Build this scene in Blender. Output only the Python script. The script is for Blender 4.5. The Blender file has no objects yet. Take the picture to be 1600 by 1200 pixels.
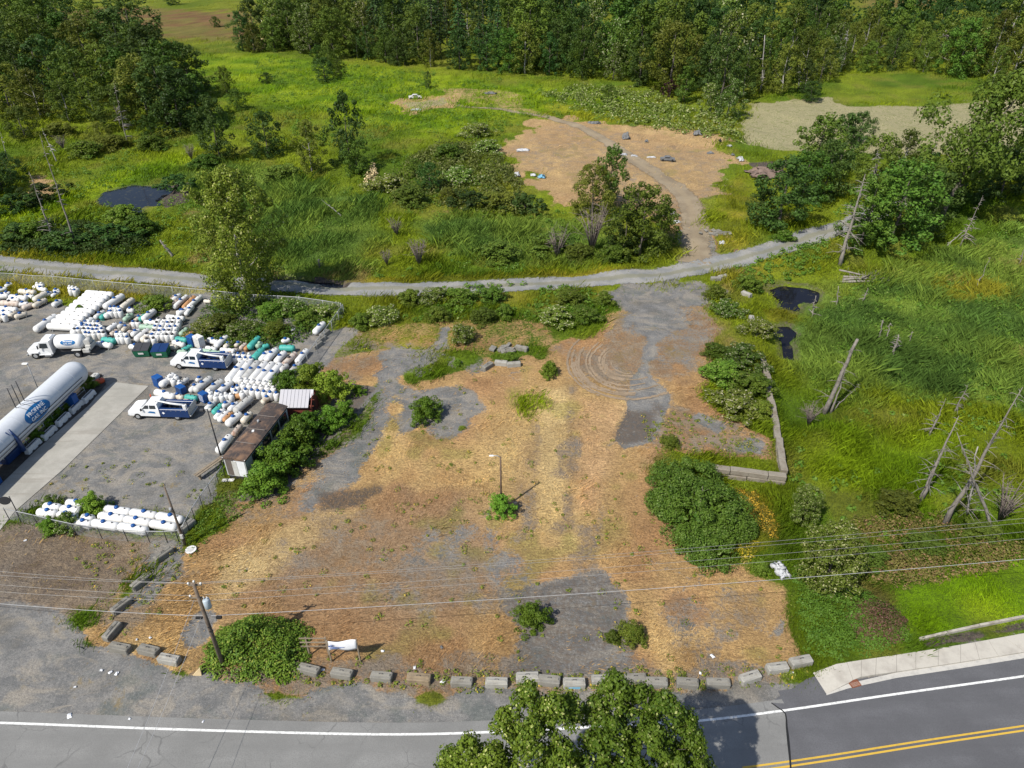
import bpy, math, random
import numpy as np
from mathutils import Vector, Matrix

# ------------------------------------------------------------------ camera, sky, sun, exposure
scene = bpy.context.scene
COL = scene.collection
H = 50.0
PITCH = math.radians(33.6)
F = 1111.0                       # focal length in pixels of the 1600 px wide photograph
cam_d = bpy.data.cameras.new("camera")
cam = bpy.data.objects.new("camera", cam_d)
COL.objects.link(cam)
cam.location = (0, 0, H)
cam.rotation_euler = (math.pi / 2 - PITCH, 0, 0)
cam_d.sensor_width = 36.0
cam_d.lens = 36.0 * F / 1600.0
cam_d.clip_start = 0.5
cam_d.clip_end = 6000.0
scene.camera = cam

SUN_EL = math.radians(50)
SUN_TO = Vector((0.695, 0.72, 0)).normalized()      # the way the light travels over the ground
w = bpy.data.worlds.new("World")
scene.world = w
w.use_nodes = True
wn = w.node_tree
for n in list(wn.nodes):
    wn.nodes.remove(n)
sky = wn.nodes.new("ShaderNodeTexSky")
sky.sky_type = 'NISHITA'
sky.sun_disc = False
sky.sun_elevation = SUN_EL
sky.sun_rotation = math.atan2(-SUN_TO.x, -SUN_TO.y)
bg = wn.nodes.new("ShaderNodeBackground")
bg.inputs[1].default_value = 0.105
wo = wn.nodes.new("ShaderNodeOutputWorld")
wn.links.new(sky.outputs[0], bg.inputs[0])
wn.links.new(bg.outputs[0], wo.inputs[0])
sd = bpy.data.lights.new("sun", 'SUN')
sd.energy = 4.6
sd.angle = math.radians(0.5)
sd.color = (1.0, 0.95, 0.86)
sun = bpy.data.objects.new("sun", sd)
COL.objects.link(sun)
sdir = Vector((SUN_TO.x * math.cos(SUN_EL), SUN_TO.y * math.cos(SUN_EL), -math.sin(SUN_EL)))
sun.rotation_euler = sdir.to_track_quat('-Z', 'Y').to_euler()
sun.location = (-60, -40, 120)
scene.view_settings.view_transform = 'Standard'
scene.view_settings.look = 'None'
scene.view_settings.gamma = 1
scene.view_settings.exposure = 0.38
scene.cycles.max_bounces = 5
scene.cycles.diffuse_bounces = 2
scene.cycles.glossy_bounces = 2
scene.cycles.transmission_bounces = 2
scene.cycles.transparent_max_bounces = 10

R = np.random.default_rng(7)
random.seed(7)
_fw = np.array([0, math.cos(PITCH), -math.sin(PITCH)])
_up = np.array([0, math.sin(PITCH), math.cos(PITCH)])
_rt = np.array([1.0, 0, 0])


# ------------------------------------------------------------------ helpers: survey of the place, noise, polygons
def ray(u, v):
    return _rt * ((u - 800) / F) + _up * ((600 - v) / F) + _fw


def G0(u, v, z=0.0):
    d = ray(u, v)
    if d[2] > -0.02:
        d = d.copy(); d[2] = -0.02
    return np.array([0, 0, H]) + d * ((z - H) / d[2])


def poly(*p):
    return np.array([G0(u, v)[:2] for u, v in p])


def _h(ix, iy, s):
    n = (ix * 374761393 + iy * 668265263 + s * 974634777) & 0x7fffffff
    n = ((n ^ (n >> 13)) * 1274126177) & 0x7fffffff
    return ((n ^ (n >> 16)) & 0xffff) / 65535.0


def noise(x, y, sc, s=0):
    x = np.asarray(x) / sc + 1000; y = np.asarray(y) / sc + 1000
    ix = np.floor(x).astype(np.int64); iy = np.floor(y).astype(np.int64)
    fx = x - ix; fy = y - iy
    fx = fx * fx * (3 - 2 * fx); fy = fy * fy * (3 - 2 * fy)
    a = _h(ix, iy, s); b = _h(ix + 1, iy, s); c = _h(ix, iy + 1, s); d = _h(ix + 1, iy + 1, s)
    return (a * (1 - fx) + b * fx) * (1 - fy) + (c * (1 - fx) + d * fx) * fy


def sdf(P, pl):
    """signed distance to a polygon, negative inside"""
    lo = pl.min(0) - 12; hi = pl.max(0) + 12
    out = np.full(len(P), 50.0)
    k = np.where((P[:, 0] > lo[0]) & (P[:, 0] < hi[0]) & (P[:, 1] > lo[1]) & (P[:, 1] < hi[1]))[0]
    if len(k) == 0:
        return out
    Q = P[k]
    d2 = np.full(len(Q), 1e9)
    ins = np.zeros(len(Q), bool)
    for i in range(len(pl)):
        a = pl[i]; b = pl[(i + 1) % len(pl)]
        e = b - a
        w_ = Q - a
        t = np.clip((w_ @ e) / max(e @ e, 1e-9), 0, 1)
        q = w_ - t[:, None] * e
        d2 = np.minimum(d2, (q * q).sum(1))
        c = ((a[1] > Q[:, 1]) != (b[1] > Q[:, 1]))
        if a[1] != b[1]:
            c &= Q[:, 0] < (b[0] - a[0]) * (Q[:, 1] - a[1]) / (b[1] - a[1]) + a[0]
        ins ^= c
    d = np.sqrt(d2)
    out[k] = np.where(ins, -d, d)
    return out


def sst(a, b, x):
    t = np.clip((x - a) / (b - a), 0, 1)
    return t * t * (3 - 2 * t)


LOW = [  # lower wet ground: east of the old block wall, and north of the gravel track
    (poly((1205, 545), (1220, 650), (1236, 755), (1120, 742), (1110, 760), (1180, 800), (1240, 860), (1330, 880), (1700, 800), (2400, 700), (2400, 330), (1600, 330), (1330, 400), (1180, 440)), 1.3, 1.6),
    (poly((-500, 385), (0, 392), (330, 420), (530, 432), (800, 425), (900, 418), (1000, 412), (1040, 380), (900, 335), (790, 290), (560, 270), (300, 200), (-100, 250), (-500, 300)), 0.9, 4.0),
]
PONDS = [
    (poly((150, 308), (168, 291), (205, 283), (240, 286), (258, 282), (264, 291), (250, 303), (246, 316), (226, 316), (208, 328), (192, 317), (165, 314)), -1.05),
    (poly((1203, 440), (1230, 434), (1262, 437), (1283, 445), (1277, 458), (1255, 464), (1246, 478), (1226, 470), (1222, 455)), -1.45),
    (poly((1208, 502), (1232, 497), (1246, 508), (1240, 525), (1243, 548), (1228, 545), (1225, 520)), -1.45),
    (poly((430, 428), (470, 430), (540, 437), (530, 445), (480, 440), (430, 436)), -1.0),
]
LOT = poly((-700, 470), (330, 455), (520, 470), (900, 455), (1100, 430), (1180, 540), (1230, 745), (1100, 760), (1250, 880), (2400, 900), (3000, 1600), (-2500, 1600))


def hz(x, y):
    x = np.atleast_1d(np.asarray(x, float)); y = np.atleast_1d(np.asarray(y, float))
    P = np.stack([x, y], 1)
    z = np.zeros(len(x))
    for pl, d, wd in LOW:
        z -= d * sst(wd, -wd, sdf(P, pl))
    lot = sst(6, -2, sdf(P, LOT))
    rough = (noise(x, y, 9, 3) - 0.5) * 0.7 + (noise(x, y, 3.3, 4) - 0.5) * 0.5
    z += rough * (1 - lot)
    far = sst(420, 1500, y)
    z += far * (noise(x, y, 300, 5) * 26)
    for pl, wz in PONDS:
        sd_ = sdf(P, pl)
        z = np.where(sd_ < 5, np.maximum(z, wz + 0.04 + 0.10 * np.clip(sd_, 0, 5)), z)
        k = sst(0.7, -0.7, sd_ + (noise(x, y, 2.0, 9) - .5) * 1.6)
        z = z * (1 - k) + (wz - 0.5) * k
    return z


def hz1(x, y):
    return float(hz(x, y)[0])


def G(u, v, dz=0.0):
    """the point of the ground (raised by dz) seen at a place of the photograph"""
    z = dz
    for _ in range(5):
        p = G0(u, v, z)
        z = hz1(p[0], p[1]) + dz
    p = G0(u, v, z)
    return Vector((p[0], p[1], z))


# ------------------------------------------------------------------ node helpers
def new_mat(name):
    m = bpy.data.materials.new(name)
    m.use_nodes = True
    nt = m.node_tree
    for n in list(nt.nodes):
        nt.nodes.remove(n)
    out = nt.nodes.new("ShaderNodeOutputMaterial")
    return m, nt, out


def nd(nt, t, ins=None, **kw):
    n = nt.nodes.new("ShaderNode" + t)
    for k, v in kw.items():
        setattr(n, k, v)
    for k, v in (ins or {}).items():
        s = n.inputs[k]
        if hasattr(v, "is_linked") or hasattr(v, "links"):
            nt.links.new(v, s)
        else:
            if isinstance(v, tuple) and len(v) == 3 and s.type == 'RGBA':
                v = (*v, 1)
            s.default_value = v
    return n


def nz(nt, co, sc, det=3, rough=0.55, dist=0.0):
    return nd(nt, "TexNoise", {"Vector": co, "Scale": sc, "Detail": det, "Roughness": rough, "Distortion": dist}).outputs[0]


def mapr(nt, x, a, b, c=0.0, d=1.0, smooth=True):
    n = nd(nt, "MapRange", {0: x, 1: a, 2: b, 3: c, 4: d})
    n.interpolation_type = 'SMOOTHSTEP' if smooth else 'LINEAR'
    return n.outputs[0]


def mixc(nt, f, a, b, mode='MIX'):
    n = nt.nodes.new("ShaderNodeMix")
    n.data_type = 'RGBA'
    n.blend_type = mode
    for k, v in ((0, f), (6, a), (7, b)):
        s = n.inputs[k]
        if hasattr(v, "links"):
            nt.links.new(v, s)
        else:
            s.default_value = (*v, 1) if isinstance(v, tuple) and len(v) == 3 else v
    return n.outputs[2]


def mth(nt, op, a, b=0.0):
    n = nt.nodes.new("ShaderNodeMath")
    n.operation = op
    for k, v in ((0, a), (1, b)):
        if hasattr(v, "links"):
            nt.links.new(v, n.inputs[k])
        else:
            n.inputs[k].default_value = v
    return n.outputs[0]


def finish(nt, out, col, rough=0.8, metal=0.0, bump=None, bd=0.05, spec=0.3, alpha=None):
    b = nd(nt, "BsdfPrincipled", {"Roughness": rough, "Metallic": metal})
    b.inputs["Specular IOR Level"].default_value = spec
    if hasattr(col, "links"):
        nt.links.new(col, b.inputs["Base Color"])
    else:
        b.inputs["Base Color"].default_value = (*col, 1)
    if bump is not None:
        bn = nd(nt, "Bump", {"Strength": 1.0, "Distance": bd, "Height": bump})
        nt.links.new(bn.outputs[0], b.inputs["Normal"])
    if alpha is not None:
        tr = nd(nt, "BsdfTransparent")
        mx = nd(nt, "MixShader", {0: alpha, 1: tr.outputs[0], 2: b.outputs[0]})
        nt.links.new(mx.outputs[0], out.inputs[0])
    else:
        nt.links.new(b.outputs[0], out.inputs[0])
    return b


MATS = {}


def paint(name, c, rough=0.6, metal=0.0, dirt=0.25, dirtc=None, sc=1.5, spec=0.3, bump=0.0):
    """a surface with grime, streaks and fine mottling of its own"""
    if name in MATS:
        return MATS[name]
    m, nt, out = new_mat(name)
    g = nd(nt, "TexCoord")
    oi = nd(nt, "ObjectInfo")
    off = nd(nt, "VectorMath", {0: g.outputs["Object"], 1: oi.outputs["Location"]}, operation='ADD').outputs[0]
    n1 = nz(nt, off, sc, 5, 0.65)
    n2 = nz(nt, off, sc * 9, 3, 0.6)
    dc = dirtc or tuple(x * 0.45 for x in c)
    rn = oi.outputs["Random"]
    f = mth(nt, 'MULTIPLY', mapr(nt, n1, 0.42, 0.72), mapr(nt, rn, 0, 1, dirt * 1.0, min(dirt * 3.0, 1.0), False))
    col = mixc(nt, f, c, dc)
    col = mixc(nt, mapr(nt, mth(nt, 'FRACT', mth(nt, 'MULTIPLY', rn, 13.7)), 0.4, 1.0, 0, 0.22), col, tuple(x * 0.6 for x in dc))
    col = mixc(nt, mapr(nt, n2, 0.3, 0.7, 0, 0.22), col, tuple(x * 0.7 for x in c))
    finish(nt, out, col, rough, metal, n2 if bump else None, bump or 0.01, spec)
    MATS[name] = m
    return m


def leafmat(name, c1, c2, c3=None, amt3=0.0, trans=0.25):
    m, nt, out = new_mat(name)
    geo = nd(nt, "NewGeometry")
    oi = nd(nt, "ObjectInfo")
    rnd = geo.outputs["Random Per Island"]
    col = mixc(nt, rnd, c1, c2)
    n1 = nz(nt, nd(nt, "TexCoord").outputs["Object"], 0.45, 2)
    col = mixc(nt, mapr(nt, n1, 0.4, 0.62, 0, 0.65), col, c2)
    if c3:
        r2 = mth(nt, 'FRACT', mth(nt, 'MULTIPLY', rnd, 17.31))
        col = mixc(nt, mapr(nt, r2, 1 - amt3 - 0.02, 1 - amt3 + 0.02), col, c3)
    hsv = nd(nt, "HueSaturation", {"Hue": mapr(nt, oi.outputs["Random"], 0, 1, 0.470, 0.522, False), "Saturation": 0.95,
                                   "Value": mapr(nt, mth(nt, 'FRACT', mth(nt, 'MULTIPLY', oi.outputs["Random"], 7.7)), 0, 1, 0.62, 1.45, False), "Color": col})
    col = hsv.outputs[0]
    d = nd(nt, "BsdfPrincipled", {"Base Color": col, "Roughness": 0.5})
    d.inputs["Specular IOR Level"].default_value = 0.14
    t = nd(nt, "BsdfTranslucent", {"Color": mixc(nt, 0.35, col, (0.12, 0.17, 0.015))})
    mx = nd(nt, "MixShader", {0: trans, 1: d.outputs[0], 2: t.outputs[0]})
    nt.links.new(mx.outputs[0], out.inputs[0])
    MATS[name] = m
    return m


# ------------------------------------------------------------------ mesh helpers
def mesh_np(name, V, faces, mat=None, smooth=False):
    """V (n,3); faces (m,k) array of equal-sized faces"""
    me = bpy.data.meshes.new(name)
    V = np.asarray(V, np.float32); faces = np.asarray(faces, np.int32)
    m, k = faces.shape
    me.vertices.add(len(V)); me.vertices.foreach_set("co", V.ravel())
    me.loops.add(m * k); me.loops.foreach_set("vertex_index", faces.ravel())
    me.polygons.add(m)
    me.polygons.foreach_set("loop_start", np.arange(0, m * k, k, dtype=np.int32))
    try:
        me.polygons.foreach_set("loop_total", np.full(m, k, np.int32))
    except Exception:
        pass
    if smooth:
        me.polygons.foreach_set("use_smooth", np.ones(m, bool))
    me.update(calc_edges=True)
    if mat:
        me.materials.append(mat)
    return me


def link(name, me, parent=None, loc=None, rot=None, scale=None):
    o = bpy.data.objects.new(name, me)
    COL.objects.link(o)
    if parent:
        o.parent = parent
    if loc is not None:
        o.location = loc
    if rot is not None:
        o.rotation_euler = rot
    if scale is not None:
        o.scale = scale
    return o


def tag(o, label=None, cat=None, group=None, kind=None):
    if label: o["label"] = label
    if cat: o["category"] = cat
    if group: o["group"] = group
    if kind: o["kind"] = kind
    return o


def thing(name, loc, rz=0.0, label=None, cat=None, group=None, scale=None):
    o = link(name, None, None, loc, (0, 0, rz), scale)
    return tag(o, label, cat, group)


class MB:
    """collects boxes, tubes, capsules and prisms into one mesh"""
    def __init__(self):
        self.v = []; self.f = []; self.mi = []; self.sm = []; self.m = 0

    def add(self, V, Fs, smooth=False):
        b = len(self.v)
        self.v += [tuple(p) for p in V]
        for f in Fs:
            self.f.append([i + b for i in f]); self.mi.append(self.m); self.sm.append(smooth)
        return self

    def box(self, c, s, rz=0.0, taper=1.0, rot=None, bev=0.0):
        hx, hy, hz_ = s[0] / 2, s[1] / 2, s[2] / 2
        M = rot if rot is not None else Matrix.Rotation(rz, 3, 'Z')
        if bev <= 0:
            P = [(x * (taper if z > 0 else 1), y * (taper if z > 0 else 1), z) for z in (-hz_, hz_) for x, y in ((-hx, -hy), (hx, -hy), (hx, hy), (-hx, hy))]
            Fs = [(3, 2, 1, 0), (4, 5, 6, 7), (0, 1, 5, 4), (1, 2, 6, 5), (2, 3, 7, 6), (3, 0, 4, 7)]
        else:
            b = min(bev, hx * .9, hy * .9, hz_ * .9)
            P = []
            for z, k in ((-hz_, b), (-hz_ + b, 0), (hz_ - b, 0), (hz_, b)):
                tp = taper if z > 0 else 1
                for x, y in ((-hx + b, -hy), (hx - b, -hy), (hx, -hy + b), (hx, hy - b), (hx - b, hy), (-hx + b, hy), (-hx, hy - b), (-hx, -hy + b)):
                    kx = (hx - k) / hx; ky = (hy - k) / hy
                    P.append((x * kx * tp, y * ky * tp, z))
            Fs = [tuple(range(7, -1, -1)), tuple(range(24, 32))]
            for r in range(3):
                for i in range(8):
                    j = (i + 1) % 8
                    Fs.append((r * 8 + i, r * 8 + j, r * 8 + 8 + j, r * 8 + 8 + i))
        return self.add([Vector(c) + M @ Vector(p) for p in P], Fs)

    def tube(self, pts, rad, n=8, caps=True, smooth=True):
        pts = [Vector(p) for p in pts]
        if not isinstance(rad, (list, tuple)):
            rad = [rad] * len(pts)
        V = []; Fs = []
        prev = None
        for i, p in enumerate(pts):
            d = (pts[min(i + 1, len(pts) - 1)] - pts[max(i - 1, 0)])
            if d.length < 1e-6: d = Vector((0, 0, 1))
            d.normalize()
            a = prev if prev is not None else (Vector((1, 0, 0)) if abs(d.x) < 0.8 else Vector((0, 1, 0)))
            a = (a - d * a.dot(d)).normalized(); prev = a
            b = d.cross(a)
            for k in range(n):
                t = 2 * math.pi * k / n
                V.append(p + (a * math.cos(t) + b * math.sin(t)) * rad[i])
        for i in range(len(pts) - 1):
            for k in range(n):
                j = (k + 1) % n
                Fs.append((i * n + k, i * n + j, i * n + n + j, i * n + n + k))
        self.add(V, Fs, smooth)
        if caps:
            b = len(self.v) - len(V)
            self.f.append([b + k for k in range(n - 1, -1, -1)]); self.mi.append(self.m); self.sm.append(False)
            self.f.append([b + (len(pts) - 1) * n + k for k in range(n)]); self.mi.append(self.m); self.sm.append(False)
        return self

    def capsule(self, a, b, r, n=18, dome=0.8, rings=5):
        """a pressure vessel from a to b (overall length) with dished ends"""
        a = Vector(a); b = Vector(b)
        d = (b - a).normalized(); L = (b - a).length
        h = r * dome
        pts = []; rad = []
        for i in range(rings + 1):
            t = math.pi / 2 * i / rings
            pts.append(a + d * (h - h * math.cos(t))); rad.append(max(r * math.sin(t), 0.004))
        for i in range(rings, -1, -1):
            t = math.pi / 2 * i / rings
            pts.append(b - d * (h - h * math.cos(t))); rad.append(max(r * math.sin(t), 0.004))
        return self.tube(pts, rad, n)

    def prism(self, pl, z0, z1, M=None):
        n = len(pl)
        V = [Vector((x, y, z0)) for x, y in pl] + [Vector((x, y, z1)) for x, y in pl]
        if M is not None: V = [M @ p for p in V]
        Fs = [tuple(range(n - 1, -1, -1)), tuple(range(n, 2 * n))] + [(i, (i + 1) % n, n + (i + 1) % n, n + i) for i in range(n)]
        return self.add(V, Fs)

    def quad(self, *p):
        return self.add(p, [tuple(range(len(p)))])

    def mesh(self, name, mats):
        me = bpy.data.meshes.new(name)
        me.from_pydata([tuple(p) for p in self.v], [], self.f)
        mats = mats if isinstance(mats, (list, tuple)) else [mats]
        for m in mats: me.materials.append(m)
        me.polygons.foreach_set("material_index", np.array(self.mi, np.int32))
        me.polygons.foreach_set("use_smooth", np.array(self.sm, bool))
        me.update()
        return me

    def build(self, name, mats, parent=None, **kw):
        return link(name, self.mesh(name, mats), parent, **kw)


def dup(root, loc, rz=None, scale=None, label=None, group=None):
    """a copy of a thing with copies of its parts and sub-parts (mesh data shared)"""
    def cp(o, par):
        c = o.copy(); COL.objects.link(c)
        if par: c.parent = par
        for ch in o.children: cp(ch, c)
        return c
    r = cp(root, None)
    r.location = loc
    if rz is not None: r.rotation_euler[2] = rz
    if scale is not None: r.scale = scale if isinstance(scale, (tuple, list)) else (scale,) * 3
    if label: r["label"] = label
    if group: r["group"] = group
    return r


ORD = "first second third fourth fifth sixth seventh eighth ninth tenth eleventh twelfth thirteenth fourteenth fifteenth sixteenth seventeenth eighteenth nineteenth twentieth".split()


def ordn(i):
    if i < 20: return ORD[i]
    t = ["", "", "twenty", "thirty", "forty", "fifty", "sixty", "seventy", "eighty"][(i + 1) // 10]
    r = (i + 1) % 10
    return (t[:-1] + "ieth") if r == 0 else t + "-" + ORD[r - 1]
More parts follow.
